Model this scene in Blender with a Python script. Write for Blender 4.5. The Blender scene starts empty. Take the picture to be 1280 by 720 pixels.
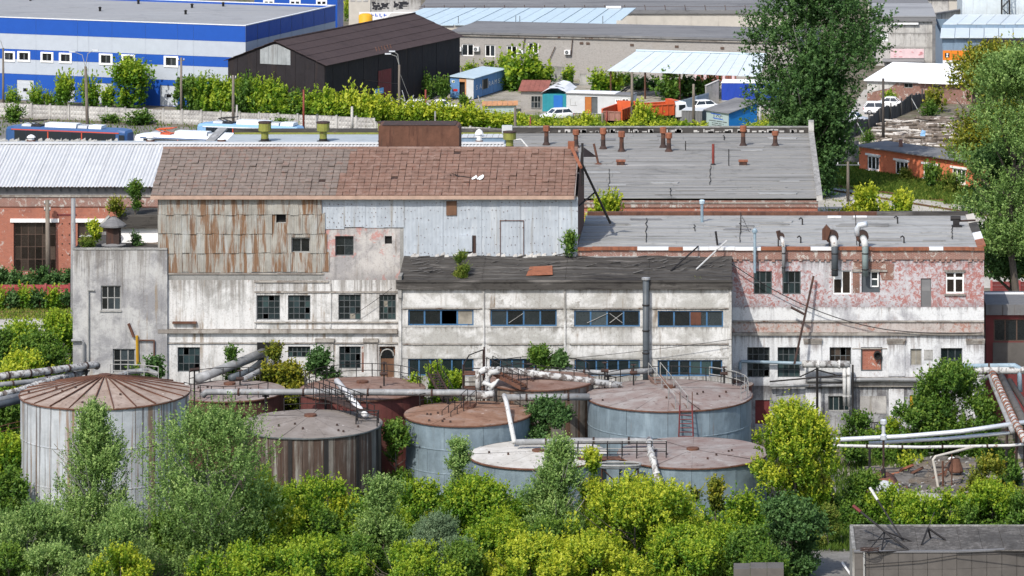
import bpy,math,random
import numpy as np
from mathutils import Vector
random.seed(7)
R=math.radians
F,PX,PY,H=5000.0,930.0,-480.0,63.0
scene=bpy.context.scene
COL=scene.collection
# ---------------------------------------------------------------- camera
cam=bpy.data.cameras.new("camera")
cam.sensor_fit='HORIZONTAL';cam.sensor_width=36.0
cam.lens=36.0*F/1280.0
cam.shift_x=(640-PX)/1280.0
cam.shift_y=-(360-PY)/1280.0
cam.clip_start=1.0;cam.clip_end=6000.0
camo=bpy.data.objects.new("camera",cam);COL.objects.link(camo)
camo.location=(0,0,H);camo.rotation_euler=(R(90),0,0)
scene.camera=camo
# ---------------------------------------------------------------- light
SUN=Vector((-0.34,-0.74,0.86)).normalized()
elev=math.asin(SUN.z);azim=math.atan2(SUN.x,SUN.y)
world=bpy.data.worlds.new("World");scene.world=world;world.use_nodes=True
wn=world.node_tree.nodes;wl=world.node_tree.links
sky=wn.new('ShaderNodeTexSky');sky.sky_type='NISHITA';sky.sun_disc=False
sky.sun_elevation=elev;sky.sun_rotation=azim
sky.air_density=1.0;sky.dust_density=2.0;sky.ozone_density=1.0
bg=wn['Background'];bg.inputs['Strength'].default_value=0.15
wl.new(sky.outputs[0],bg.inputs['Color'])
sun=bpy.data.lights.new("sun",'SUN');sun.energy=3.1;sun.angle=R(0.6);sun.color=(1.0,0.95,0.87)
suno=bpy.data.objects.new("sun",sun);COL.objects.link(suno)
suno.rotation_euler=SUN.to_track_quat('Z','Y').to_euler()
scene.view_settings.view_transform='Standard'
scene.view_settings.look='None'
scene.view_settings.exposure=0.5
scene.view_settings.gamma=1.0
scene.cycles.max_bounces=6;scene.cycles.diffuse_bounces=3;scene.cycles.glossy_bounces=2
scene.cycles.transparent_max_bounces=4;scene.cycles.transmission_bounces=3
# ---------------------------------------------------------------- where a pixel of the photograph lies in the world
def G(px,py,z=0.0):
 Y=F*(H-z)/(py-PY)
 return Vector(((px-PX)*Y/F,Y,z))
def D(px,py,Y):
 return Vector(((px-PX)*Y/F,Y,H-(py-PY)*Y/F))
def XX(px,Y):return(px-PX)*Y/F
def ZZ(py,Y):return H-(py-PY)*Y/F
# ---------------------------------------------------------------- meshes
class MB:
 def __init__(s):s.v=[];s.f=[];s.m=[]
 def add(s,vs,fs,mi=0):
  b=len(s.v);s.v.extend([tuple(p)for p in vs])
  s.f.extend([tuple(b+i for i in f)for f in fs]);s.m.extend([mi]*len(fs))
 def quad(s,a,b,c,d,mi=0):s.add([a,b,c,d],[(0,1,2,3)],mi)
 def box(s,x0,x1,y0,y1,z0,z1,mi=0):
  s.add([(x0,y0,z0),(x1,y0,z0),(x1,y1,z0),(x0,y1,z0),(x0,y0,z1),(x1,y0,z1),(x1,y1,z1),(x0,y1,z1)],[(0,3,2,1),(4,5,6,7),(0,1,5,4),(1,2,6,5),(2,3,7,6),(3,0,4,7)],mi)
 def prism(s,poly,y0,y1,mi=0):
  """outline in (x,z), counter-clockwise seen from -y, pushed from y0 to y1"""
  n=len(poly)
  s.add([(x,y0,z)for x,z in poly]+[(x,y1,z)for x,z in poly],[tuple(range(n)),tuple(range(2*n-1,n-1,-1))]+[((i+1)%n,i,i+n,(i+1)%n+n)for i in range(n)],mi)
 def prismx(s,poly,x0,x1,mi=0):
  """outline in (y,z), pushed along x"""
  n=len(poly)
  s.add([(x0,y,z)for y,z in poly]+[(x1,y,z)for y,z in poly],[tuple(range(n-1,-1,-1)),tuple(range(n,2*n))]+[(i,(i+1)%n,(i+1)%n+n,i+n)for i in range(n)],mi)
 def slab(s,a,b,c,d,t,mi=0):
  """four corners (any plane) with thickness t downwards"""
  p=[Vector(q)for q in(a,b,c,d)];q=[v-Vector((0,0,t))for v in p]
  s.add(p+q,[(0,1,2,3),(7,6,5,4),(0,4,5,1),(1,5,6,2),(2,6,7,3),(3,7,4,0)],mi)
 def tube(s,pts,r,n=8,caps=True,mi=0):
  pts=[Vector(p)for p in pts];k=len(pts)
  rs=r if isinstance(r,(list,tuple))else[r]*k
  b=len(s.v);prev=None
  for i,p in enumerate(pts):
   if i==0:t=pts[1]-p
   elif i==k-1:t=p-pts[i-1]
   else:t=(pts[i+1]-p).normalized()+(p-pts[i-1]).normalized()
   t.normalize()
   if prev is None:
    u=t.cross(Vector((0,0,1)))
    if u.length<1e-3:u=Vector((1,0,0))
   else:u=prev-t*prev.dot(t)
   u.normalize();prev=u;w=t.cross(u)
   for j in range(n):
    a=2*math.pi*j/n
    s.v.append(tuple(p+(u*math.cos(a)+w*math.sin(a))*rs[i]))
  fs=[]
  for i in range(k-1):
   for j in range(n):
    j2=(j+1)%n
    fs.append((b+i*n+j,b+i*n+j2,b+(i+1)*n+j2,b+(i+1)*n+j))
  if caps:
   fs.append(tuple(b+j for j in range(n-1,-1,-1)));fs.append(tuple(b+(k-1)*n+j for j in range(n)))
  s.f.extend(fs);s.m.extend([mi]*len(fs))
 def lathe(s,c,prof,n=16,mi=0,a0=0.0,a1=2*math.pi):
  cx,cy,cz=c;full=abs(a1-a0-2*math.pi)<1e-6
  m=n if full else n+1;b=len(s.v)
  for r,z in prof:
   for j in range(m):
    a=a0+(a1-a0)*j/n
    s.v.append((cx+r*math.cos(a),cy+r*math.sin(a),cz+z))
  fs=[]
  for i in range(len(prof)-1):
   for j in range(n):
    j2=(j+1)%m
    fs.append((b+i*m+j,b+i*m+j2,b+(i+1)*m+j2,b+(i+1)*m+j))
  s.f.extend(fs);s.m.extend([mi]*len(fs))
 def bar(s,p,q,r=0.03,n=4,mi=0):s.tube([p,q],r,n,True,mi)
 def mesh(s,name,mats,smooth=False):
  me=bpy.data.meshes.new(name);me.from_pydata(s.v,[],s.f)
  for m in(mats if isinstance(mats,(list,tuple))else[mats]):me.materials.append(m)
  if any(s.m):me.polygons.foreach_set('material_index',s.m)
  if smooth:me.polygons.foreach_set('use_smooth',[True]*len(s.f))
  me.update();return me
OFF={}
def off(o):return OFF.get(o.name,Vector((0,0,0)))if o is not None else Vector((0,0,0))
def link(name,mesh,parent=None,loc=(0,0,0),rz=0.0):
 o=bpy.data.objects.new(name,mesh);COL.objects.link(o)
 o.location=loc
 if rz:o.rotation_euler=(0,0,rz)
 if parent is not None:o.parent=parent
 return o
def obj(name,mb,mats,parent=None,smooth=False,label=None,kind=None):
 """a mesh given in the coordinates of its root; the origin goes to the middle of its underside"""
 v=np.array(mb.v,dtype=float);lo=v.min(0);hi=v.max(0)
 c=Vector(((lo[0]+hi[0])/2,(lo[1]+hi[1])/2,lo[2]))
 me=mb.mesh(name,mats,smooth)
 me.vertices.foreach_set('co',(v-np.array(c)).astype(np.float32).ravel());me.update()
 o=link(name,me,parent,c-off(parent))
 OFF[o.name]=c
 if label:o['label']=label
 if kind:o['kind']=kind
 return o
def tag(o,label=None,cat=None,group=None,kind=None):
 if label:o['label']=label
 if cat:o['category']=cat
 if group:o['group']=group
 if kind:o['kind']=kind
 return o
def thing(name,label,cat,loc=(0,0,0),rz=0.0,group=None,worldco=False):
 o=bpy.data.objects.new(name,None);COL.objects.link(o)
 o.empty_display_size=0.2
 o.location=loc;o.rotation_euler=(0,0,rz)
 tag(o,label,cat,group)
 if worldco:OFF[o.name]=Vector(loc)
 return o
def kids(o):return[c for c in KID.get(o.name,[])]
KID={}
def copy_tree(o,loc=None,rz=None,parent=None,label=None,ch=None):
 if ch is None:
  ch={}
  for x in bpy.data.objects:
   if x.parent is not None:ch.setdefault(x.parent.name,[]).append(x)
 c=o.copy();COL.objects.link(c)
 if parent is not None:c.parent=parent
 if loc is not None:c.location=loc
 if rz is not None:c.rotation_euler=(0,0,rz)
 if label:c['label']=label
 for k in ch.get(o.name,[]):copy_tree(k,parent=c,ch=ch)
 return c
class Wall:
 """a vertical plane through C along dir: turns a pixel into (t along, z)"""
 def __init__(s,C,d):
  s.C=Vector((C[0],C[1],0));s.d=Vector((d[0],d[1],0)).normalized()
  s.rz=math.atan2(s.d.y,s.d.x)
 def t(s,px):
  q=(px-PX)/F
  return(q*s.C.y-s.C.x)/(s.d.x-q*s.d.y)
 def tz(s,px,py):
  t=s.t(px);Y=s.C.y+t*s.d.y
  return t,ZZ(py,Y)
 def rect(s,x0,y0,x1,y1):
  a,b=s.t(x0),s.t(x1);m=s.C.y+(a+b)/2*s.d.y
  return a,b,ZZ(y1,m),ZZ(y0,m)
def wall_open(mb,x0,x1,z0,z1,y,holes,depth=0.25,mi=0,mr=None):
 """wall facing -y with rectangular holes (x0,x1,z0,z1) and reveals"""
 mr=mi if mr is None else mr
 hs=[(max(a,x0),min(b,x1),max(c,z0),min(d,z1))for a,b,c,d in holes]
 hs=[h for h in hs if h[1]>h[0]and h[3]>h[2]]
 xs=sorted(set([x0,x1]+[h[0]for h in hs]+[h[1]for h in hs]))
 zs=sorted(set([z0,z1]+[h[2]for h in hs]+[h[3]for h in hs]))
 for i in range(len(xs)-1):
  k=0
  while k<len(zs)-1:
   cx=(xs[i]+xs[i+1])/2
   def hole(kk):
    cz=(zs[kk]+zs[kk+1])/2
    return any(h[0]<cx<h[1]and h[2]<cz<h[3]for h in hs)
   if hole(k):k+=1;continue
   k2=k
   while k2+1<len(zs)-1 and not hole(k2+1):k2+=1
   mb.quad((xs[i],y,zs[k]),(xs[i+1],y,zs[k]),(xs[i+1],y,zs[k2+1]),(xs[i],y,zs[k2+1]),mi)
   k=k2+1
 for a,b,c,d in hs:
  e=y+depth
  mb.quad((a,y,c),(a,e,c),(b,e,c),(b,y,c),mr)
  mb.quad((a,y,d),(b,y,d),(b,e,d),(a,e,d),mr)
  mb.quad((a,y,c),(a,y,d),(a,e,d),(a,e,c),mr)
  mb.quad((b,y,c),(b,e,c),(b,e,d),(b,y,d),mr)
CACHE={}
def cached(key,fn):
 if key not in CACHE:CACHE[key]=fn()
 return CACHE[key]
def box_mesh(name,sx,sy,sz,mat,bevel=False):
 key=('box',name,round(sx,2),round(sy,3),round(sz,2),mat.name)
 def mk():
  m=MB();m.box(-sx/2,sx/2,0,sy,0,sz);return m.mesh(name,mat)
 return cached(key,mk)
def window(parent,rect,y,nx,ny,fmat,gmat,recess=0.14,fw=0.07,mw=0.045,miss=0.0,label=None,odd=None,oddp=0.0,sill=None):
 """window > frame members, pane; local coordinates of parent (root offset handled)"""
 x0,x1,z0,z1=rect;w,h=x1-x0,z1-z0
 o0=off(parent)
 key=('win',round(w,2),round(h,2),nx,ny,fmat.name,fw,mw)
 def mk():
  m=MB();a=w/2
  m.box(-a,a,0,.07,0,fw);m.box(-a,a,0,.07,h-fw,h)
  m.box(-a,-a+fw,.001,.069,fw,h-fw);m.box(a-fw,a,.001,.069,fw,h-fw)
  for i in range(1,nx):
   x=-a+w*i/nx;m.box(x-mw/2,x+mw/2,.004,.066,fw,h-fw)
  for j in range(1,ny):
   z=h*j/ny
   for i in range(nx):
    xa=-a+w*i/nx+(mw/2 if i else fw);xb=-a+w*(i+1)/nx-(mw/2 if i<nx-1 else fw)
    m.box(xa,xb,.008,.062,z-mw/2,z+mw/2)
  return m.mesh('window',fmat)
 loc=Vector(((x0+x1)/2,y+recess,z0))-o0
 win=link('window',cached(key,mk),parent,loc)
 if label:win['label']=label
 cw,ch=w/nx,h/ny
 for i in range(nx):
  for j in range(ny):
   if random.random()<miss:continue
   g=gmat
   if odd and random.random()<oddp:g=odd
   me=box_mesh('pane',cw-mw*.8,.012,ch-mw*.8,g)
   p=link('pane',me,win,(-w/2+cw*(i+.5),.03,ch*j+mw*.4))
 if sill is not None:
  m=MB();m.box(-w/2-.08,w/2+.08,-recess-.10,-recess-.003,-.09,-.002)
  link('sill',cached(('sill',round(w,2),sill.name),lambda:m.mesh('sill',sill)),win)
 return win
 # ---------------------------------------------------------------- materials
class NT:
 def __init__(s,name,rough=0.85,metal=0.0,spec=0.3):
  s.mat=bpy.data.materials.new(name);s.mat.use_nodes=True
  s.nt=s.mat.node_tree;s.n=s.nt.nodes;s.l=s.nt.links
  s.b=s.n['Principled BSDF']
  s.b.inputs['Roughness'].default_value=rough;s.b.inputs['Metallic'].default_value=metal
  s.b.inputs['Specular IOR Level'].default_value=spec
  s.geo=None
 def put(s,inp,x):
  if isinstance(x,bpy.types.NodeSocket):s.l.new(x,inp)
  elif isinstance(x,(tuple,list)):inp.default_value=(*x,1.0)if len(x)==3 and len(inp.default_value)==4 else x
  else:inp.default_value=x
 def pos(s,sc=(1,1,1),off=(0,0,0),obj=False,rot=(0,0,0)):
  if obj:
   src=s.n.new('ShaderNodeTexCoord').outputs['Object']
  else:
   if s.geo is None:s.geo=s.n.new('ShaderNodeNewGeometry')
   src=s.geo.outputs['Position']
  m=s.n.new('ShaderNodeMapping');s.l.new(src,m.inputs['Vector'])
  m.inputs['Scale'].default_value=sc;m.inputs['Location'].default_value=off;m.inputs['Rotation'].default_value=rot
  return m.outputs[0]
 def noise(s,vec,scale=1.0,detail=4,rough=0.6,dist=0.0):
  t=s.n.new('ShaderNodeTexNoise');s.l.new(vec,t.inputs['Vector'])
  t.inputs['Scale'].default_value=scale;t.inputs['Detail'].default_value=detail
  t.inputs['Roughness'].default_value=rough;t.inputs['Distortion'].default_value=dist
  return t.outputs['Fac']
 def voro(s,vec,scale=1.0,feat='F1',out='Distance'):
  t=s.n.new('ShaderNodeTexVoronoi');s.l.new(vec,t.inputs['Vector']);t.feature=feat
  t.inputs['Scale'].default_value=scale;return t.outputs[out]
 def ramp(s,fac,stops):
  r=s.n.new('ShaderNodeValToRGB');s.put(r.inputs['Fac'],fac);e=r.color_ramp.elements
  while len(e)<len(stops):e.new(0.5)
  for i,(p,c)in enumerate(stops):
   e[i].position=p;c=(c,c,c)if isinstance(c,(int,float))else c
   e[i].color=(*c,1.0)
  return r.outputs['Color']
 def step(s,fac,a,b):
  m=s.n.new('ShaderNodeMapRange');s.put(m.inputs['Value'],fac)
  m.inputs['From Min'].default_value=a;m.inputs['From Max'].default_value=b
  m.interpolation_type='SMOOTHSTEP';return m.outputs['Result']
 def mix(s,fac,a,b,mode='MIX'):
  m=s.n.new('ShaderNodeMix');m.data_type='RGBA';m.blend_type=mode
  s.put(m.inputs[0],fac);s.put(m.inputs[6],a);s.put(m.inputs[7],b);return m.outputs[2]
 def math(s,op,a,b=0.0):
  m=s.n.new('ShaderNodeMath');m.operation=op;s.put(m.inputs[0],a);s.put(m.inputs[1],b);return m.outputs[0]
 def rand(s):return s.n.new('ShaderNodeObjectInfo').outputs['Random']
 def attr(s,name):
  a=s.n.new('ShaderNodeAttribute');a.attribute_name=name;return a.outputs['Fac']
 def bump(s,h,strength=0.3,dist=0.05):
  b=s.n.new('ShaderNodeBump');s.put(b.inputs['Height'],h)
  b.inputs['Strength'].default_value=strength;b.inputs['Distance'].default_value=dist
  s.l.new(b.outputs[0],s.b.inputs['Normal'])
 def color(s,c):s.put(s.b.inputs['Base Color'],c);return s.mat
def flat(name,col,rough=0.6,var=0.25,metal=0.0,scale=1.2,spec=0.3):
 t=NT(name,rough,metal,spec);f=t.noise(t.pos(),scale,5,0.65)
 d=tuple(c*(1-var)for c in col);u=tuple(min(1,c*(1+var*.6))for c in col)
 c=t.ramp(f,[(0.3,d),(0.7,u)])
 r=t.rand();c=t.mix(t.math('MULTIPLY',r,var*.6),c,tuple(x*.55 for x in col))
 return t.color(c)
def plaster(name,base,grey,brown,peel=None,g=(0.48,0.6),b=(0.56,0.7),p=(0.6,0.64),patch=None,seed=0.0,pale=None,psc=2.6,grime=.78):
 """old whitewash: grey damp patches, brown runs, flaked places showing what is under it"""
 t=NT(name,0.9,0,0.2)
 P=t.pos(off=(seed,seed*.7,0))
 n1=t.noise(P,0.42,7,0.68,0.4)
 n2=t.noise(t.pos((2.2,2.2,0.16),(seed,0,3)),1.0,5,0.62)
 n3=t.noise(P,psc,6,0.75,0.6)
 c=t.mix(t.step(n1,*g),base,grey)
 c=t.mix(t.math('MULTIPLY',t.step(n2,*b),t.step(t.noise(t.pos(off=(9,seed,1)),0.3,4),0.42,0.62)),c,brown)
 n4=t.noise(t.pos((1,1,.8),(seed+21,4,2)),1.3,8,0.8,1.2)
 c=t.mix(t.math('MULTIPLY',t.step(n4,0.52,0.66),0.45),c,tuple(x*.55 for x in grey))
 if peel is not None:
  big=t.noise(t.pos(off=(seed,5,7)),0.22,4,0.55)
  pl=t.math('ADD',t.math('MULTIPLY',n3,0.6),t.math('MULTIPLY',big,0.4))
  c=t.mix(t.step(pl,*p),c,peel)
  if pale is not None:
   c=t.mix(t.step(t.noise(t.pos(off=(seed+3,1,1)),3.3,7,0.8,.8),0.46,0.56),c,pale)
   # run-off grime under the top edge of each wall piece, splash dirt along its foot
 gz=t.n.new('ShaderNodeSeparateXYZ');t.l.new(t.n.new('ShaderNodeTexCoord').outputs['Generated'],gz.inputs[0])
 gd=t.noise(t.pos((3.0,3.0,.12),(seed,4,0)),1.0,6,.75)
 gt=t.math('ADD',gz.outputs[2],t.math('MULTIPLY',t.math('SUBTRACT',gd,.5),1.5))
 c=t.mix(t.math('MULTIPLY',t.step(gt,.78,1.15),grime),c,tuple(a*.3+b*.25 for a,b in zip(brown,grey)))
 c=t.mix(t.math('MULTIPLY',t.step(t.math('ADD',gz.outputs[2],t.math('MULTIPLY',n1,.5)),.42,.2),grime*.7),c,tuple(x*.6 for x in grey))
 # drips and grain
 dr=t.noise(t.pos((1.1,1.1,0.10),(seed,8,2)),1.0,7,0.72,.2)
 c=t.mix(t.math('MULTIPLY',t.step(dr,0.50,0.70),0.55),c,tuple(x*.6 for x in grey))
 gr=t.noise(P,9.0,3,0.7)
 c=t.mix(t.step(gr,0.5,0.75),c,t.mix(1.0,c,(0.72,0.7,0.68),'MULTIPLY'))
 t.bump(t.math('ADD',n3,t.math('MULTIPLY',gr,.5)),0.35,0.06)
 return t.color(c)
def brick(name,col,col2,mortar,dirt,white=0.0,sc=1.0):
 t=NT(name,0.9,0,0.2)
 # bricks laid along x (or y on side walls) and z
 g=t.n.new('ShaderNodeTexCoord').outputs['Object']
 sp=t.n.new('ShaderNodeSeparateXYZ');t.l.new(g,sp.inputs[0])
 cb=t.n.new('ShaderNodeCombineXYZ');t.l.new(t.math('ADD',sp.outputs[0],sp.outputs[1]),cb.inputs[0]);t.l.new(sp.outputs[2],cb.inputs[1])
 bt=t.n.new('ShaderNodeTexBrick');t.l.new(cb.outputs[0],bt.inputs['Vector'])
 bt.inputs['Scale'].default_value=sc;bt.inputs['Brick Width'].default_value=0.27;bt.inputs['Row Height'].default_value=0.085
 bt.inputs['Mortar Size'].default_value=0.012;bt.inputs['Bias'].default_value=-0.1
 t.put(bt.inputs['Color1'],col);t.put(bt.inputs['Color2'],col2);t.put(bt.inputs['Mortar'],mortar)
 c=bt.outputs['Color']
 n=t.noise(t.pos(),0.5,6,0.7,.4);c=t.mix(t.step(n,0.5,0.68),c,dirt)
 n2=t.noise(t.pos((1,1,.7),(4,9,2)),1.6,7,0.8,.6)
 if white:c=t.mix(t.step(n2,0.66-white,0.70-white),c,(0.42,0.39,0.36))
 c=t.mix(t.step(t.noise(t.pos(),4,4,.8),.5,.75),c,t.mix(1.0,c,(.7,.68,.66),'MULTIPLY'))
 t.bump(n2,.3,.05)
 return t.color(c)
def worn(name,base,rust=(0.16,0.065,0.03),amt=(0.55,0.68),streak=0.15,rough=0.6,metal=0.0,dark=(0.05,0.035,0.028),var=0.5,pale=None,dk=(0.62,0.75)):
 """painted sheet metal with rust runs"""
 t=NT(name,rough,metal,0.35)
 n=t.noise(t.pos((1.3,1.3,0.9)),0.8,6,0.65,.3)
 c=t.ramp(n,[(0.3,tuple(x*(1-var*.5)for x in base)),(0.7,tuple(min(1,x*(1+var*.35))for x in base))])
 if pale is not None:c=t.mix(t.step(t.noise(t.pos((1.5,1.5,.3),(3,3,3)),1.1,5,.6),.5,.7),c,pale)
 s=t.noise(t.pos((2.2,2.2,streak),(11,7,0)),1.0,6,0.68,.15)
 c=t.mix(t.step(s,*amt),c,rust)
 s2=t.noise(t.pos((3.1,3.1,streak*.8),(31,17,5)),1.0,4,0.6)
 c=t.mix(t.math('MULTIPLY',t.step(s2,*dk),.8),c,dark)
 r=t.rand();c=t.mix(t.math('MULTIPLY',r,.16),c,tuple(x*.6 for x in base))
 t.bump(t.noise(t.pos(),1.1,3,.5),.4,.15)
 return t.color(c)
def felt(name,base,dark,light,sc=(0.09,1.1,1),rough=0.95):
 """rolled roofing laid along x, with patched seams"""
 t=NT(name,rough,0,0.15)
 a=t.noise(t.pos(sc),1.0,6,0.7,.3)
 c=t.ramp(a,[(0.33,dark),(0.46,base),(0.56,base),(0.70,light)])
 b=t.noise(t.pos((.25,.25,.25)),1.0,6,.7,.6);c=t.mix(t.math('MULTIPLY',t.step(b,.52,.7),.6),c,dark)
 g=t.noise(t.pos((.5,3.0,1),(2,2,2)),1.0,5,.75);c=t.mix(t.math('MULTIPLY',t.step(g,.56,.66),.5),c,tuple(x*.6 for x in dark))
 t.bump(t.math('ADD',a,g),.5,.08)
 return t.color(c)
def glass(name,col=(0.012,0.016,0.018),rough=0.12,spec=0.5,var=None):
 t=NT(name,rough,0,spec)
 r=t.rand()
 c=t.ramp(r,[(0.0,tuple(x*.4 for x in col)),(0.55,col),(0.8,tuple(x*2.2 for x in col)),(0.97,var or tuple(x*4 for x in col))])
 t.l.new(t.math('ADD',rough,t.math('MULTIPLY',t.noise(t.pos(),2.0,3),.3)),t.b.inputs['Roughness'])
 return t.color(c)
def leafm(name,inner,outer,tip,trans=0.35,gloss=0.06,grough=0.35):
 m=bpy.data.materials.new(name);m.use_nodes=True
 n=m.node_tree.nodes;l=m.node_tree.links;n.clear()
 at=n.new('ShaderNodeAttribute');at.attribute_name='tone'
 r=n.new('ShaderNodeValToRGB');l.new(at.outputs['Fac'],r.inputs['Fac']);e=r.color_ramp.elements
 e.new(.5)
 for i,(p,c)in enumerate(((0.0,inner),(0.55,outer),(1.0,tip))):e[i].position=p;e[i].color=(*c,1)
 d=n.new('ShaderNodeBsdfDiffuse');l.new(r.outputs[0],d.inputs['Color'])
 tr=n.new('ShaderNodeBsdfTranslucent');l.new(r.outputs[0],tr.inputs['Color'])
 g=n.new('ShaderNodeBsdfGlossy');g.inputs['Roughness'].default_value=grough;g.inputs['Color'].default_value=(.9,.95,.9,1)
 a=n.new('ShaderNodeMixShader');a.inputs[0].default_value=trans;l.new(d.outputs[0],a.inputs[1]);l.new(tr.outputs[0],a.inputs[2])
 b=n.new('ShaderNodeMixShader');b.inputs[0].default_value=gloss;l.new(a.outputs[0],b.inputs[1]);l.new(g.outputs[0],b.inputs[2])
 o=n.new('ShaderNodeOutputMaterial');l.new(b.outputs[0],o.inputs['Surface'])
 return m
Mt={}
W=(0.58,0.58,0.575)
Mt['white_plaster']=plaster('white_plaster',W,(0.36,0.36,0.35),(0.24,0.19,0.14),(0.36,0.25,0.20),g=(.48,.64),b=(.50,.66),p=(.60,.68),seed=2)
Mt['grey_plaster']=plaster('grey_plaster',(0.42,0.42,0.415),(0.24,0.24,0.25),(0.24,0.19,0.13),g=(.42,.62),seed=5)
Mt['mid_plaster']=plaster('mid_plaster',(0.58,0.58,0.57),(0.36,0.355,0.335),(0.20,0.16,0.12),(0.29,0.28,0.26),g=(.40,.58),p=(.55,.62),seed=11)
Mt['pink_plaster']=plaster('pink_plaster',(0.50,0.50,0.52),(0.34,0.32,0.34),(0.16,0.11,0.09),(0.33,0.145,0.13),g=(.5,.65),p=(.47,.50),seed=17,pale=(0.44,0.42,0.44))
Mt['pinkband_plaster']=plaster('pinkband_plaster',(0.44,0.40,0.38),(0.30,0.25,0.23),(0.16,0.11,0.09),(0.33,0.17,0.13),g=(.5,.65),p=(.49,.55),seed=23,pale=(0.40,0.36,0.34))
Mt['low_plaster']=plaster('low_plaster',(0.60,0.61,0.62),(0.36,0.36,0.38),(0.22,0.14,0.10),(0.34,0.22,0.18),g=(.5,.66),p=(.61,.69),seed=31)
Mt['base_plaster']=plaster('base_plaster',(0.36,0.37,0.38),(0.15,0.15,0.16),(0.12,0.09,0.07),(0.20,0.12,0.09),g=(.42,.58),p=(.58,.66),seed=37)
Mt['patch_plaster']=plaster('patch_plaster',(0.46,0.44,0.42),(0.29,0.28,0.28),(0.2,0.16,0.13),(0.42,0.23,0.21),g=(.42,.6),p=(.52,.56),seed=43,psc=.55)
Mt['ledge']=plaster('ledge',(0.35,0.33,0.30),(0.22,0.20,0.18),(0.12,0.08,0.06),g=(.42,.58),b=(.5,.64),seed=47)
Mt['concrete']=plaster('concrete',(0.36,0.355,0.34),(0.25,0.25,0.24),(0.17,0.15,0.12),g=(.42,.62),seed=53)
Mt['pale_concrete']=plaster('pale_concrete',(0.46,0.45,0.43),(0.33,0.32,0.31),(0.22,0.20,0.17),g=(.45,.62),seed=59)
Mt['red_brick']=brick('red_brick',(0.36,0.105,0.06),(0.28,0.08,0.05),(0.30,0.20,0.16),(0.24,0.10,0.075),0.07)
Mt['bright_brick']=brick('bright_brick',(0.62,0.16,0.07),(0.54,0.135,0.06),(0.5,0.22,0.13),(0.52,0.14,0.075),0.0)
Mt['old_brick']=brick('old_brick',(0.22,0.09,0.06),(0.17,0.07,0.05),(0.24,0.2,0.18),(0.12,0.075,0.06),0.10)
Mt['grey_brick']=brick('grey_brick',(0.36,0.34,0.32),(0.30,0.285,0.27),(0.24,0.23,0.22),(0.30,0.28,0.26),0.02)
Mt['brick_top']=brick('brick_top',(0.25,0.11,0.085),(0.19,0.085,0.065),(0.3,0.25,0.22),(0.22,0.15,0.13),0.12)
Mt['felt']=felt('felt',(0.30,0.30,0.295),(0.17,0.17,0.165),(0.42,0.42,0.41))
Mt['felt_back']=felt('felt_back',(0.235,0.23,0.22),(0.10,0.10,0.097),(0.35,0.34,0.33),(0.05,1.1,1))
Mt['tar']=felt('tar',(0.062,0.058,0.054),(0.022,0.02,0.02),(0.16,0.15,0.14),(.16,1.4,1.4))
Mt['grey_roof']=felt('grey_roof',(0.27,0.275,0.285),(0.20,0.205,0.215),(0.32,0.325,0.335),(.03,.3,1))
Mt['darkgrey_roof']=felt('darkgrey_roof',(0.17,0.17,0.175),(0.11,0.11,0.115),(0.23,0.23,0.23),(.04,.4,1))
Mt['slate_pink']=worn('slate_pink',(0.185,0.15,0.13),(0.20,0.13,0.105),(.52,.66),.6,.9,var=.6,dark=(.09,.07,.06),dk=(.6,.72))
Mt['slate_red']=worn('slate_red',(0.19,0.115,0.088),(0.18,0.09,0.065),(.54,.68),.6,.9,var=.6,dark=(.10,.06,.05),pale=(.24,.16,.13),dk=(.62,.75))
Mt['rusty_sheet']=worn('rusty_sheet',(0.30,0.29,0.26),(0.175,0.095,0.05),(.46,.58),.22,.85,pale=(.36,.37,.36),dark=(.085,.045,.028),dk=(.54,.68))
Mt['blue_sheet']=worn('blue_sheet',(0.37,0.41,0.455),(0.25,0.24,0.22),(.56,.72),.10,.6,pale=(.44,.475,.51),dark=(.16,.14,.12),var=.3,dk=(.66,.8))
Mt['white_sheet']=worn('white_sheet',(0.50,0.51,0.52),(0.42,0.42,0.41),(.58,.75),.3,.5,var=.15,dark=(.45,.44,.43))
Mt['lightblue_roof']=worn('lightblue_roof',(0.44,0.54,0.60),(0.36,0.43,0.48),(.55,.7),.3,.5,var=.2,dark=(.3,.33,.36))
Mt['pale_roof']=worn('pale_roof',(0.54,0.60,0.63),(0.45,0.48,0.5),(.58,.7),.3,.5,var=.2,dark=(.36,.38,.4))
Mt['white_roof']=flat('white_roof',(0.88,0.88,0.88),.5,.04)
Mt['tank_white']=worn('tank_white',(0.38,0.405,0.43),(0.20,0.13,0.085),(.52,.61),.05,.5,pale=(.47,.49,.51),var=.35,dark=(.05,.035,.03),dk=(.55,.63))
Mt['tank_blue']=worn('tank_blue',(0.165,0.215,0.25),(0.17,0.10,0.06),(.62,.72),.10,.5,pale=(.22,.28,.32),var=.6,dark=(.10,.11,.12),dk=(.66,.8))
Mt['tank_red']=worn('tank_red',(0.135,0.042,0.036),(0.085,0.035,0.027),(.5,.65),.2,.7,var=.4)
Mt['tank_dark']=worn('tank_dark',(0.10,0.045,0.035),(0.06,0.03,0.022),(.5,.65),.2,.8,var=.5)
Mt['tank_panel']=worn('tank_panel',(0.175,0.16,0.142),(0.062,0.036,0.026),(.40,.54),.07,.75,pale=(.33,.33,.31),dark=(.03,.02,.016),dk=(.52,.66))
Mt['tank_rustgrey']=worn('tank_rustgrey',(0.17,0.15,0.13),(0.12,0.065,0.04),(.5,.6),.1,.8,pale=(.24,.22,.2),dk=(.6,.72))
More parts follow.
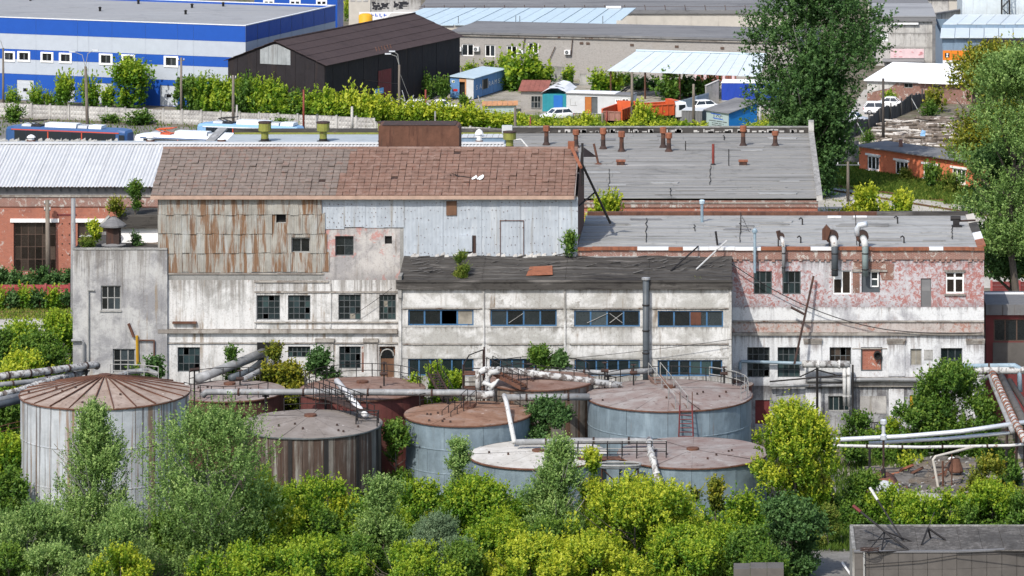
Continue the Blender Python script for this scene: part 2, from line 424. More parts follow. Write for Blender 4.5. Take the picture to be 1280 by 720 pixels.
def tanktop(name,a,b,c):
 t=NT(name,.8,0,.25)
 n=t.noise(t.pos(),.55,6,.7,.5);col=t.ramp(n,[(.3,a),(.5,b),(.68,c)])
 s=t.noise(t.pos(off=(3,1,8)),2.2,6,.75,.6);col=t.mix(t.step(s,.56,.68),col,tuple(x*.5 for x in a))
 q=t.noise(t.pos(off=(13,5,8)),1.3,5,.7);col=t.mix(t.step(q,.66,.72),col,tuple(min(1,x*1.7+.05)for x in c))
 col=t.mix(t.math('MULTIPLY',t.rand(),.3),col,tuple(x*.7 for x in b));t.bump(s,.3,.05)
 return t.color(col)
Mt['top_brown']=tanktop('top_brown',(.19,.13,.10),(.31,.245,.205),(.40,.34,.295))
Mt['top_grey']=tanktop('top_grey',(.17,.145,.125),(.22,.192,.172),(.28,.255,.235))
Mt['top_rust']=tanktop('top_rust',(.14,.07,.045),(.235,.135,.09),(.27,.205,.175))
Mt['top_pink']=tanktop('top_pink',(.19,.125,.108),(.245,.203,.188),(.32,.30,.285))
Mt['top_red']=tanktop('top_red',(.14,.07,.05),(.20,.13,.105),(.26,.19,.165))
Mt['top_pale']=tanktop('top_pale',(.36,.33,.29),(.50,.48,.44),(.60,.58,.55))
Mt['rust']=worn('rust',(0.12,0.055,0.035),(0.07,0.03,0.02),(.5,.64),.3,.85,var=.7)
Mt['orange_rust']=worn('orange_rust',(0.26,0.095,0.05),(0.16,0.06,0.035),(.5,.64),.3,.8,var=.5)
Mt['dark_rust']=worn('dark_rust',(0.045,0.028,0.024),(0.075,0.035,0.024),(.5,.64),.3,.85,var=.6)
Mt['brown_panel']=worn('brown_panel',(0.10,0.04,0.025),(0.055,0.028,0.02),(.5,.64),.1,.85,var=.6)
Mt['black_steel']=flat('black_steel',(0.022,0.02,0.02),.7,.3)
Mt['pipe_grey']=worn('pipe_grey',(0.22,0.225,0.23),(0.13,0.08,0.05),(.58,.72),.9,.55,pale=(.36,.37,.38),var=.4)
Mt['pipe_white']=worn('pipe_white',(0.50,0.50,0.49),(0.20,0.15,0.12),(.60,.66),1.6,.6,var=.25,dark=(.10,.09,.08),dk=(.60,.66))
Mt['pipe_lag']=worn('pipe_lag',(0.46,0.46,0.45),(0.13,0.11,0.1),(.50,.57),2.2,.8,var=.4,dark=(.07,.06,.055),dk=(.54,.62))
Mt['pipe_silver']=flat('pipe_silver',(0.62,0.65,0.69),.38,.15,.35,spec=.5)
Mt['pipe_blue']=worn('pipe_blue',(0.22,0.30,0.36),(0.2,0.13,0.09),(.66,.76),.5,.5,pale=(.3,.38,.44))
Mt['pipe_green']=worn('pipe_green',(0.20,0.25,0.25),(0.3,0.3,0.29),(.6,.7),.3,.5)
Mt['downpipe']=flat('downpipe',(0.075,0.088,0.10),.5,.3)
Mt['glass']=glass('glass');Mt['glass_teal']=glass('glass_teal',(0.011,0.019,0.021),.15,.4,(.03,.055,.055))
Mt['glass_far']=glass('glass_far',(0.01,0.012,0.014),.1,.4)
Mt['glass_brown']=glass('glass_brown',(0.02,0.015,0.012),.12,.4)
Mt['board']=flat('board',(0.26,0.24,0.2),.8,.4)
Mt['brown_board']=flat('brown_board',(0.14,0.075,0.045),.8,.4)
Mt['frame_blue']=worn('frame_blue',(0.045,0.125,0.24),(0.06,0.07,0.09),(.58,.7),.5,.6)
Mt['frame_dark']=flat('frame_dark',(0.10,0.11,0.115),.7,.4)
Mt['frame_grey']=flat('frame_grey',(0.30,0.30,0.29),.7,.35)
Mt['frame_white']=flat('frame_white',(0.78,0.78,0.77),.5,.08)
Mt['frame_brown']=flat('frame_brown',(0.10,0.065,0.05),.7,.3)
Mt['dark_inside']=flat('dark_inside',(0.012,0.012,0.012),.9,.2)
Mt['white_paint']=flat('white_paint',(0.68,0.68,0.68),.45,.06)
Mt['royal_blue']=flat('royal_blue',(0.012,0.075,0.36),.45,.06)
Mt['panel_grey']=flat('panel_grey',(0.40,0.44,0.50),.5,.06)
Mt['door_grey']=flat('door_grey',(0.46,0.49,0.53),.5,.08)
Mt['barn_black']=worn('barn_black',(0.016,0.013,0.016),(0.028,0.018,0.016),(.5,.7),.2,.8,var=.5,dark=(.01,.008,.01))
Mt['barn_roof']=felt('barn_roof',(0.058,0.042,0.042),(0.046,0.034,0.034),(0.07,0.052,0.05),(.4,.4,.4))
Mt['grey_wood']=worn('grey_wood',(0.30,0.32,0.33),(0.2,0.2,0.2),(.5,.7),.15,.8)
Mt['dark_wood']=worn('dark_wood',(0.085,0.082,0.08),(0.05,0.045,0.04),(.5,.65),.3,.9,var=.6)
Mt['pole_wood']=worn('pole_wood',(0.17,0.145,0.12),(0.10,0.085,0.07),(.5,.65),.2,.9)
Mt['pole_dark']=worn('pole_dark',(0.07,0.06,0.055),(0.04,0.035,0.03),(.5,.65),.2,.9)
Mt['bark']=worn('bark',(0.10,0.085,0.07),(0.06,0.05,0.04),(.5,.65),.3,.95)
Mt['pale_bark']=worn('pale_bark',(0.30,0.29,0.26),(0.12,0.11,0.09),(.55,.65),.5,.9)
Mt['maroon']=worn('maroon',(0.15,0.03,0.03),(0.11,0.03,0.025),(.5,.7),.2,.7)
Mt['red_fence']=worn('red_fence',(0.30,0.055,0.055),(0.22,0.05,0.05),(.5,.7),.3,.85,pale=(.38,.14,.13))
Mt['red_pipe']=flat('red_pipe',(0.20,0.04,0.03),.6,.3)
Mt['orange']=worn('orange',(0.56,0.10,0.03),(0.38,0.07,0.03),(.55,.7),.4,.6,var=.3)
Mt['truck_floor']=worn('truck_floor',(0.22,0.13,0.10),(0.14,0.08,0.06),(.5,.65),.5,.8)
Mt['tailgate']=worn('tailgate',(0.30,0.15,0.12),(0.24,0.11,0.08),(.5,.65),.5,.8)
Mt['tyre']=flat('tyre',(0.015,0.015,0.016),.85,.2)
Mt['car_white']=flat('car_white',(0.80,0.81,0.82),.2,.03,spec=.6)
Mt['car_silver']=flat('car_silver',(0.55,0.57,0.60),.3,.05,.3,spec=.6)
Mt['car_glass']=flat('car_glass',(0.018,0.024,0.03),.06,.1,spec=.7)
Mt['rim']=flat('rim',(0.45,0.46,0.47),.35,.1,.5)
Mt['container_blue']=worn('container_blue',(0.10,0.22,0.42),(0.09,0.16,0.28),(.5,.7),.3,.6,var=.3,pale=(.14,.27,.48))
Mt['turquoise']=worn('turquoise',(0.02,0.22,0.27),(0.02,0.17,0.21),(.5,.7),.3,.6,var=.2)
Mt['door_blue']=flat('door_blue',(0.02,0.14,0.46),.5,.1)
Mt['kiosk_blue']=flat('kiosk_blue',(0.015,0.17,0.50),.5,.1)
Mt['kiosk_grey']=flat('kiosk_grey',(0.34,0.42,0.42),.6,.1)
Mt['tarp_blue']=flat('tarp_blue',(0.015,0.05,0.33),.55,.15)
Mt['fence_metal']=worn('fence_metal',(0.30,0.36,0.41),(0.24,0.28,0.31),(.55,.7),.3,.6,var=.2)
Mt['grey_metal']=worn('grey_metal',(0.15,0.15,0.155),(0.12,0.11,0.105),(.55,.7),.2,.7,var=.3)
Mt['wood_orange']=flat('wood_orange',(0.50,0.25,0.12),.8,.25)
Mt['door_orange']=flat('door_orange',(0.38,0.13,0.03),.6,.15)
Mt['red_roof']=worn('red_roof',(0.24,0.085,0.065),(0.18,0.07,0.05),(.5,.7),.3,.85)
Mt['olive']=worn('olive',(0.19,0.20,0.04),(0.16,0.10,0.04),(.56,.68),.3,.7)
Mt['tram_blue']=flat('tram_blue',(0.03,0.085,0.22),.35,.08,spec=.5)
Mt['tram_sky']=flat('tram_sky',(0.20,0.36,0.56),.35,.1,spec=.5)
Mt['tram_red']=flat('tram_red',(0.52,0.07,0.03),.4,.1,spec=.5)
Mt['tram_white']=flat('tram_white',(0.70,0.72,0.75),.35,.08,spec=.5)
Mt['tram_grey']=flat('tram_grey',(0.40,0.42,0.44),.4,.15)
Mt['billboard_orange']=flat('billboard_orange',(0.66,0.20,0.02),.5,.05)
Mt['print_dark']=flat('print_dark',(0.02,0.02,0.025),.6,.05)
Mt['print_brown']=flat('print_brown',(0.22,0.07,0.015),.6,.05)
Mt['print_blue']=flat('print_blue',(0.01,0.09,0.50),.6,.05)
Mt['print_pink']=flat('print_pink',(0.60,0.28,0.30),.6,.2)
Mt['print_skin']=flat('print_skin',(0.60,0.40,0.32),.6,.05)
Mt['banner_pink']=flat('banner_pink',(0.66,0.50,0.52),.6,.15)
Mt['cream']=flat('cream',(0.47,0.44,0.39),.8,.1)
Mt['blue_siding']=worn('blue_siding',(0.17,0.24,0.32),(0.14,0.19,0.25),(.5,.7),.3,.6,var=.2)
Mt['sign_red']=flat('sign_red',(0.45,0.02,0.02),.6,.05)
Mt['sign_sky']=flat('sign_sky',(0.12,0.35,0.62),.5,.1)
Mt['yellow']=flat('yellow',(0.62,0.33,0.02),.6,.15)
Mt['ochre']=flat('ochre',(0.42,0.24,0.015),.8,.2)
Mt['log_bark']=worn('log_bark',(0.15,0.122,0.10),(0.07,0.055,0.043),(.48,.6),1.0,.95,var=.7,pale=(.34,.31,.28))
Mt['log_end']=flat('log_end',(0.42,0.34,0.25),.9,.35)
Mt['birch']=worn('birch',(0.50,0.47,0.43),(0.10,0.08,0.07),(.54,.6),1.5,.9)
Mt['plywood_grey']=flat('plywood_grey',(0.105,0.096,0.088),.8,.2)
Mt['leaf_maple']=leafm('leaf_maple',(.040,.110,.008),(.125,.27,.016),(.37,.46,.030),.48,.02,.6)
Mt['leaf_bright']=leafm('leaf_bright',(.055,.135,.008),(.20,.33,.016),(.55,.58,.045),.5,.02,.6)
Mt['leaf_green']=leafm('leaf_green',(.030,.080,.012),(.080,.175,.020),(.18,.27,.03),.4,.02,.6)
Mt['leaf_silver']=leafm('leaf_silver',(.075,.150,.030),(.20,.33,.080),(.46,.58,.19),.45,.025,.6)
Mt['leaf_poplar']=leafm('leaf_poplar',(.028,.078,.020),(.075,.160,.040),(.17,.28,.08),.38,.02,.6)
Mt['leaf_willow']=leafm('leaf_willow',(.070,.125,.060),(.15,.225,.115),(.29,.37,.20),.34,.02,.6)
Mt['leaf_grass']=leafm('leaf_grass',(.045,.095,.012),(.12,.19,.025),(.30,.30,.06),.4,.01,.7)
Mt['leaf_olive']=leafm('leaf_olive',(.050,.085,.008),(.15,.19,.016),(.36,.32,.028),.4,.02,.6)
Mt['hall_back']=felt('hall_back',(.33,.37,.40),(.25,.28,.30),(.38,.42,.45))
Mt['slab_dark']=plaster('slab_dark',(.155,.145,.135),(.09,.085,.08),(.06,.05,.04),seed=71)
def groundmat(name,a,b,c,sc=.25,sc2=3.0,gr=None):
 t=NT(name,.95,0,.15)
 n=t.noise(t.pos(),sc,7,.7,.5);col=t.ramp(n,[(.32,a),(.5,b),(.66,c)])
 m=t.noise(t.pos(),sc2,5,.75);col=t.mix(t.step(m,.5,.72),col,t.mix(1.0,col,(.6,.58,.55),'MULTIPLY'))
 if gr is not None:col=t.mix(t.step(t.noise(t.pos(off=(7,3,0)),.35,7,.75,.8),.54,.62),col,gr)
 t.bump(m,.5,.06)
 return t.color(col)
Mt['soil']=groundmat('soil',(.085,.075,.055),(.15,.13,.10),(.20,.18,.145),gr=(.06,.085,.02))
Mt['asphalt']=groundmat('asphalt',(.13,.125,.12),(.18,.175,.165),(.23,.22,.21),.2)
Mt['pale_road']=groundmat('pale_road',(.30,.285,.26),(.40,.38,.345),(.46,.44,.40),.2)
Mt['yard']=groundmat('yard',(.20,.18,.15),(.30,.275,.235),(.38,.355,.31),.25,gr=(.12,.13,.04))
Mt['grass_ground']=groundmat('grass_ground',(.06,.11,.015),(.12,.19,.028),(.20,.24,.05),.4)
Mt['dry_grass']=groundmat('dry_grass',(.14,.13,.05),(.22,.20,.07),(.30,.27,.11),.4)
Mt['rubble']=groundmat('rubble',(.10,.083,.068),(.165,.14,.115),(.23,.205,.175),.5,4.0)
# ---------------------------------------------------------------- ground and paved areas
def sheet(name,pts,z,mat,label=None,sub=0):
 m=MB();m.add([(p[0],p[1],z)for p in pts],[tuple(range(len(pts)))])
 # wind counter-clockwise
 a=sum(pts[i][0]*pts[(i+1)%len(pts)][1]-pts[(i+1)%len(pts)][0]*pts[i][1]for i in range(len(pts)))
 if a<0:m.f=[tuple(reversed(m.f[0]))]
 o=link(name,m.mesh(name,mat));tag(o,label,None,None,'structure');return o
sheet('ground',[(-2500,60),(2500,60),(2500,4500),(-2500,4500)],0,Mt['soil'],'bare brown soil and weeds of the whole industrial site')
gp=lambda*p:[G(x,y)for x,y in p]
sheet('yard',gp((470,172),(470,108),(570,96),(640,92),(1000,92),(1000,172)),.004,Mt['yard'],'dusty yard with containers and trucks beyond the concrete fence')
sheet('road',gp((1035,176),(1080,112),(1180,106),(1150,128),(1085,150),(1060,176)),.008,Mt['pale_road'],'pale dirt road beside the dark board fence')
sheet('grass_verge',gp((470,172),(430,150),(560,141),(640,142),(760,150),(1000,150),(1000,172)),.008,Mt['grass_ground'],'weedy strip behind the low concrete fence')
sheet('tram_street',gp((-40,190),(-40,148),(330,163),(660,174),(660,190)),.004,Mt['asphalt'],'street with parked trams along the concrete fence')
sheet('courtyard',gp((930,300),(1015,232),(1060,226),(1250,262),(1400,300),(1400,360),(930,360)),.004,Mt['pale_road'],'pale concrete courtyard crossed by overgrown rails')
for k,(a,b)in enumerate((((1026,236),(1260,274)),((1040,232),(1262,262)),((1180,333),(1400,335)),((1180,343),(1400,346)))):
 p,q=G(*a),G(*b);n=Vector((0,.55,0))
 sheet('grass_strip',[p-n,q-n,q+n,p+n],.012,Mt['dry_grass'])
 for s in(-.35,.35):
  m=MB();m.bar(p+Vector((0,s,.05)),q+Vector((0,s,.05)),.05);o=obj('rail',m,Mt['rust'],kind='structure')
sheet('grass_bank',gp((1020,232),(1024,190),(1075,185),(1080,215),(1240,240),(1240,262),(1130,246)),.008,Mt['grass_ground'],'green grass bank below the orange brick cottage')
sheet('street',gp((-60,425),(-60,398),(95,398),(95,425)),.006,Mt['pale_road'],'pale street left of the grey plaster annex')
sheet('grass_verge',gp((-60,398),(-60,376),(95,376),(95,398)),.004,Mt['dry_grass'],'dry grass along the tram rails by the red fence')
for y in(391,396):
 p,q=G(-60,y),G(95,y);m=MB();m.bar(p+Vector((0,0,.06)),q+Vector((0,0,.06)),.06);obj('rail',m,Mt['rust'],kind='structure')
sheet('path',gp((990,740),(1010,660),(1040,600),(1030,582),(1120,582),(1110,600),(1075,640),(1068,740)),.004,Mt['asphalt'],'cracked asphalt path between the maples and the grey roof')
sheet('path',gp((1060,600),(1040,586),(1270,566),(1300,574),(1300,600)),.008,Mt['yard'],'grey bare track behind the ruined bunker roof')
def root_wall(name,label,C,d,group=None,cat='building'):
 w=Wall(C,d);r=thing(name,label,cat,(C[0],C[1],0),w.rz,group);return r,w
def closed_box(r,x0,x1,y0,y1,z0,z1,mat,front=False,name='wall'):
 m=MB()
 if front:m.quad((x0,y0,z0),(x1,y0,z0),(x1,y0,z1),(x0,y0,z1))
 m.quad((x1,y0,z0),(x1,y1,z0),(x1,y1,z1),(x1,y0,z1))
 m.quad((x1,y1,z0),(x0,y1,z0),(x0,y1,z1),(x1,y1,z1))
 m.quad((x0,y1,z0),(x0,y0,z0),(x0,y0,z1),(x0,y1,z1))
 return obj(name,m,mat,r)
def strips(r,x0,x1,y0,y1,z,nrow,ncol,mat,name='roof_strip',rise=0.0):
 """rolls of roofing felt laid along x, each lapping over the next lower one"""
 dy=(y1-y0)/nrow
 for i in range(nrow):
  cuts=[x0]+sorted(x0+(x1-x0)*(k+random.uniform(-.3,.3))/ncol for k in range(1,ncol))+[x1]
  for k in range(ncol):
   a,b=cuts[k],cuts[k+1]-.03;za=z+rise*i/nrow;zb=z+rise*(i+1)/nrow
   ya,yb=y0+i*dy-.06,y0+(i+1)*dy
   h=.05+random.uniform(0,.03)
   m=MB();m.add([(a,ya,za),(b,ya,za),(b,yb,zb),(a,yb,zb),(a,ya,za+h),(b,ya,za+h),(b,yb,zb+.015),(a,yb,zb+.015)],[(4,5,6,7),(0,1,5,4),(1,2,6,5),(2,3,7,6),(3,0,4,7)])
   obj(name,m,mat,r)
Y0=307.3;Y1=302.1
# ================================================================= tall building with the tiled roof
r,w=root_wall('factory_building','tall whitewashed factory with a tiled brown roof and half rusty, half blue sheet cladding',(XX(198,Y0),Y0),(1,0))
z=lambda py:ZZ(py,Y0)
RW=lambda a,b,c,d:w.rect(a,b,c,d)
tw=w.t(722)
upw=[(321,369,350,400),(360,369,388,400),(423,368,451,400),(474,368,495,400)]
loww=[(222,434,250,465),(360,433,388,447),(424,433,451,461)]
holes=[RW(*q)for q in upw+loww+[(474,433,494,472)]]
m=MB();wall_open(m,0,tw,0,z(350),0,holes);obj('wall',m,Mt['white_plaster'],r)
m=MB();ph=[RW(419,295,442,320),RW(481,295,490,305)]
wall_open(m,w.t(404),w.t(500),z(350),z(250),0,ph);obj('wall',m,Mt['patch_plaster'],r,label='bare plaster wall with pink flaked patches')
m=MB();ph2=[RW(364,297,388,316),RW(345,268,358,278)]
wall_open(m,0,w.t(404),z(350),z(245),0,ph2);wall_open(m,w.t(500),tw,z(350),z(245),0,[])
obj('wall',m,Mt['concrete'],r)
m=MB()
m.quad((tw,0,0),(tw,12.6,0),(tw,12.6,z(245)),(tw,0,z(245)))
m.add([(tw,0,z(245)),(tw,12.6,z(245)),(tw,6.3,ZZ(189,Y0+6.3))],[(0,1,2)])
obj('side_wall',m,Mt['brown_panel'],r)
m=MB();m.quad((0,12.6,0),(0,0,0),(0,0,z(245)),(0,12.6,z(245)));m.add([(0,12.6,z(245)),(0,0,z(245)),(0,6.3,ZZ(189,Y0+6.3))],[(0,1,2)])
m.quad((tw,12.6,0),(0,12.6,0),(0,12.6,z(245)),(tw,12.6,z(245)));obj('wall',m,Mt['concrete'],r)
for q in upw:
 window(r,RW(*q),0,4,4,Mt['frame_dark'],Mt['glass_teal'],miss=.05,odd=Mt['board'],oddp=.03)
for q,nx,ny in zip(loww,(4,5,4),(3,2,3)):
 window(r,RW(*q),0,nx,ny,Mt['frame_dark'],Mt['glass_teal'],miss=.04)
window(r,RW(*(364,297,388,316)),0,2,1,Mt['frame_grey'],Mt['glass'],fw=.1)
window(r,RW(419,295,442,320),0,2,2,Mt['frame_dark'],Mt['glass'],recess=.22,mw=.03)
for q in((481,295,490,305),(345,268,358,278)):
 a,b,c,d=RW(*q);m=MB();m.box(a,b,.2,.24,c,d);obj('hole_shade_or_board',m,Mt['dark_inside'],r)  # near-black panels fill two small holes, their inner shade put into the colour
 # arched door
a,b,c,d=RW(474,433,494,472)
m=MB();m.box(a,b,.2,.26,c,d);dr=obj('door',m,Mt['brown_board'],r)
m=MB()
n=8;cx=(a+b)/2;rr=(b-a)/2-.12;zc=d-.25-rr
for k in range(n):
 a0,a1=math.pi*k/n,math.pi*(k+1)/n
 m.bar((cx+rr*math.cos(a0),.14,zc+rr*math.sin(a0)),(cx+rr*math.cos(a1),.14,zc+rr*math.sin(a1)),.06)
m.box(a,a+.1,.1,.19,c,zc);m.box(b-.1,b,.1,.19,c,zc)
obj('door_arch',m,Mt['frame_grey'],dr)
m=MB();m.box(a+.14,b-.14,.185,.198,zc-.2,d-.12);obj('dark_pane',m,Mt['glass'],dr)
# ledges, pilasters
def ledge(r,w,x0,x1,y0,y1,out,mat,name='ledge',Y=Y0):
 a,b=w.t(x0),w.t(x1);m=MB();m.box(a,b,-out,-.003,ZZ(y1,Y),ZZ(y0,Y));return obj(name,m,mat,r)
ledge(r,w,198,497,411,416,.28,Mt['ledge']);ledge(r,w,198,497,428,429.5,.10,Mt['ledge'])
ledge(r,w,318,497,402,403.6,.12,Mt['ledge']);ledge(r,w,318,497,364,366,.08,Mt['ledge'])
ledge(r,w,198,405,341,343,.08,Mt['ledge']);ledge(r,w,318,411,350.5,353,.1,Mt['ledge'])
for a,b in((395,417),(455,472)):
 ledge(r,w,a,b,430,545,.12,Mt['white_plaster'],'pilaster');ledge(r,w,a-1,b+1,423,427.5,.2,Mt['ledge'])
for a in(318,412,208):ledge(r,w,a,a+2,354 if a>300 else 342,410,.07,Mt['white_plaster'],'pilaster')
m=MB();m.box(w.t(216),w.t(246),-.3,-.05,z(404),z(401.5));obj('beam',m,Mt['rust'],r)
ledge(r,w,452,473,433,465,.015,Mt['old_brick'],'brick_infill')
# rusty corrugated sheets, four courses
def corr_mesh(name,wd,ht,pitch,amp,mat,ang=1.0):
 def mk():
  m=MB();n=max(2,int(round(wd/pitch)))*4;vs=[]
  for i in range(n+1):
   x=-wd/2+wd*i/n;y=-amp*(0.5+0.5*math.cos(2*math.pi*i/4))
   vs+=[(x,y,0),(x,y,ht)]
  m.add(vs,[(2*i,2*i+2,2*i+3,2*i+1)for i in range(n)])
  m.add([(-wd/2,.02,0),(wd/2,.02,0),(wd/2,.02,ht),(-wd/2,.02,ht)],[(3,2,1,0)])
  return m.mesh(name,mat)
 return cached(('corr',name,round(wd,2),round(ht,2),mat.name),mk)
rows=[(246,268),(267,292),(291,316),(315.5,340)]
for j,(ya,yb)in enumerate(rows):
 right=(402,406,408,411)[j];n=21+(j%2);cut=0
 for i in range(n):
  xa,xb=198+(right-198)*i/n,198+(right-198)*(i+1)/n
  if any(min(xb,h[2])-max(xa,h[0])>2 and min(yb,h[3])-max(ya,h[1])>6 for h in((364,297,388,316),(345,268,358,278))):continue
  wd=(xb-xa)/16.27+.05;ht=(yb-ya)/16.27
  me=corr_mesh('cladding_sheet',wd,ht,.16,.014,Mt['rusty_sheet'])
  o=link('cladding_sheet',me,r,(w.t((xa+xb)/2),-.05-.03*((i+j)%2)-.05*(3-j),z(yb)+random.uniform(-.05,.05)))
  o.rotation_euler=(random.uniform(-.01,.004),random.uniform(-.012,.012),0)
  # sheets round the two openings
for xa,xb,ya,yb in((356,364,291,316),(388,397,291,316),(364,388,291,296.5),(338,345,267,292),(358,366,267,292),(345,358,278.5,292)):
 me=corr_mesh('cladding_sheet',(xb-xa)/16.27+.05,(yb-ya)/16.27,.16,.028,Mt['rusty_sheet'])
 link('cladding_sheet',me,r,(w.t((xa+xb)/2),-.085,z(yb)))
 # blue-grey trapezoid sheets
spans=[(402,430,286),(430,456,284),(456,480,284.5),(480,505,284)]+[(505+i*24.1,505+(i+1)*24.1,321+(i%3))for i in range(9)]
bm=MB()
for i,(xa,xb,yb)in enumerate(spans):
 wd,ht=(xb-xa)/16.27+.06,(yb-247)/16.27
 me=corr_mesh('cladding_sheet',wd,ht,.30,.014,Mt['blue_sheet'])
 o=link('cladding_sheet',me,r,(w.t((xa+xb)/2),-.05-.03*(i%2),z(yb)+random.uniform(-.04,.04)))
 o.rotation_euler=(0,random.uniform(-.004,.004),0)
 for a in range(5):
  for b in range(7):
   if random.random()<.3:continue
   x=w.t(xa+2+(xb-xa)*a/5+(b%2)*2.2);zz=z(247+(yb-247)*(b+.5+random.uniform(-.15,.15))/7)
   y=-.095-.03*(i%2);s=random.choice((.025,.035,.045))
   bm.add([(x-s,y,zz),(x,y,zz-s),(x+s,y,zz),(x,y,zz+s),(x,y-.015,zz)],[(0,1,4),(1,2,4),(2,3,4),(3,0,4)])
obj('bolts',bm,Mt['rust'],r,kind='stuff')
m=MB();a,b,c,d=RW(558,251,571,269);m.box(a,b,-.14,-.1,c,d);obj('hole_shade_or_board',m,Mt['brown_board'],r)
a,b,c,d=RW(574,294,595,316);m=MB();m.box(a,b,-.125,-.11,c,d);hb=obj('hatch_shadow',m,Mt['dark_rust'],r)  # dark plate showing right of and below the cover, its cast shadow painted in
m=MB();m.box(a,b-.28,-.30,-.13,c+.14,d);obj('hatch_cover',m,Mt['blue_sheet'],hb)
m=MB();a,b,c,d=RW(625,275,655,323)
for p in((a,a+.05,c,d),(b-.05,b,c,d),(a+.05,b-.05,d-.05,d)):m.box(p[0],p[1],-.15,-.11,p[2],p[3])
obj('door_frame',m,Mt['rust'],r)
# tiles
EY,RY=-.55,6.25
EZ,RZ=ZZ(245,Y0+EY),ZZ(186,Y0+RY)
pit=math.atan2(RZ-EZ,RY-EY);SL=math.hypot(RZ-EZ,RY-EY)
xa,xb=XX(188,Y0+EY)-XX(198,Y0),XX(717.5,Y0+EY)-XX(198,Y0)
def on_roof(x,s,h=0):return(x,EY+s*math.cos(pit)-h*math.sin(pit),EZ+s*math.sin(pit)+h*math.cos(pit))
m=MB();m.quad(on_roof(xa,.05),on_roof(xb,.05),on_roof(xb,SL),on_roof(xa,SL))
m.quad((xa,6.25,RZ),(xb,6.25,RZ),(xb,13.2,z(246)),(xa,13.2,z(246)))
roof=obj('roof',m,Mt['dark_rust'],r)
NR,NC=15,64
tl=SL/NR*1.16;tww=(xb-xa)/NC
def tile_mesh(mat,k):
 def mk():
  m=MB();a=tww/2-.014;t=.06
  bow=(.0,.02,.012)[k]
  m.add([(-a,0,.06),(0,0,.06+bow),(a,0,.06),(-a,tl,0),(0,tl,bow),(a,tl,0),(-a,0,.035-t),(0,0,.035-t),(a,0,.035-t)],[(0,1,4,3),(1,2,5,4),(6,7,1,0),(7,8,2,1),(6,0,3),(8,5,2)])
  return m.mesh('roof_tile',mat)
 return cached(('tile',mat.name,k),mk)
rest=MB();cnt=0
for row in range(NR):
 s=SL*row/NR
 for c_ in range(NC):
  x=xa+(c_+.5)*tww
  edge=.425+.018*row/NR*1.6
  red=(c_/NC)>edge+.004*math.sin(row)
  mat=Mt['slate_red']if red else Mt['slate_pink']
  if random.random()<.012:continue
  dx,rz_=random.uniform(-.02,.02),random.gauss(0,.014)
  lift=random.uniform(0,.03)+(.06 if random.random()<.04 else 0)
  if cnt<300:
   o=link('roof_tile',tile_mesh(mat,random.randrange(3)),r,on_roof(x+dx,s,.02+lift));o.rotation_euler=(pit,0,rz_);cnt+=1
  else:
   a=tww/2-.014;P=[on_roof(x+dx+u,s+v,.02+lift+hh)for u,v,hh in((-a,0,.06),(a,0,.06),(a,tl,0),(-a,tl,0),(-a,0,-.01),(a,0,-.01))]
   rest.add(P,[(0,1,2,3),(4,5,1,0)],1 if red else 0)
obj('roof_tiles',rest,[Mt['slate_pink'],Mt['slate_red']],r,kind='stuff')
m=MB();m.tube([(xa,6.25,RZ+.03),(xb,6.25,RZ+.03)],.16,6);obj('ridge_cap',m,Mt['top_red'],r)
m=MB();m.box(xa,xb,EY-.06,EY-.005,EZ-.26,EZ+.02);obj('fascia',m,flat('fascia_board',(.40,.28,.22),.8,.25),r)
m=MB();m.slab((xb,EY,EZ-.02),(xb+.09,EY,EZ-.02),(xb+.09,RY,RZ+.04),(xb,RY,RZ+.04),.22);obj('verge_board',m,Mt['top_pink'],r)
# fallen aerial and rag on the roof
o_=Vector(r.location)
m=MB();p0=Vector(on_roof(w.t(566),3.0,.1));p1=Vector(on_roof(w.t(594),2.5,.1))
m.bar(p0,p1,.03)
for k in range(5):m.bar(p0+Vector((random.uniform(-.5,.1),random.uniform(-.2,.3),random.uniform(-.1,.4))),p0+Vector((random.uniform(-.1,.5),random.uniform(-.2,.2),random.uniform(-.3,.1))),.022)
for v in range(len(m.v)):m.v[v]=tuple(Vector(m.v[v])+o_)
tag(obj('aerial',m,Mt['black_steel']),'fallen black aerial lying on the red tiles','aerial')
m=MB();c=Vector(on_roof(w.t(594),2.45,.12))+o_
for k in range(9):
 a,b=random.uniform(-.5,.5),random.uniform(-.2,.25)
 m.add([c+Vector((a,b,b*.45)),c+Vector((a+.25,b+.03,b*.45+.1)),c+Vector((a+.15,b+.2,b*.45+.2)),c+Vector((a-.1,b+.1,b*.45+.05))],[(0,1,2,3)])
tag(obj('rag',m,Mt['white_paint']),'crumpled white rag beside the aerial on the red tiles','rag')
# ================================================================= grey annex on the left
YA=Y0-.25
r,w=root_wall('factory_annex','grey plaster annex at the left end of the factory with two windows',(XX(91,YA),YA),(1,0))
z=lambda py:ZZ(py,YA)
ta=w.t(209);qs=[(126,357,151,388),(141,436,169,466)]
m=MB();wall_open(m,0,ta,0,z(312),0,[w.rect(*q)for q in qs]);obj('wall',m,Mt['grey_plaster'],r)
closed_box(r,0,ta,0,9,0,z(312),Mt['grey_plaster'])
for q in qs:window(r,w.rect(*q),0,3,2,Mt['frame_grey'],Mt['glass'],fw=.09,mw=.07,sill=Mt['concrete'])
m=MB();m.box(.02,ta-.02,.3,9,z(312)-.3,z(312)-.25);obj('roof',m,Mt['tar'],r)
m=MB();m.box(-.06,ta,-.06,.3,z(312),z(310));obj('parapet_cap',m,Mt['concrete'],r)
m=MB();m.tube([(w.t(118.5),-.12,z(362.5)),(w.t(111),-.12,z(362.5)),(w.t(111),-.12,z(455))],.07,6);obj('drain_pipe',m,Mt['frame_grey'],r)
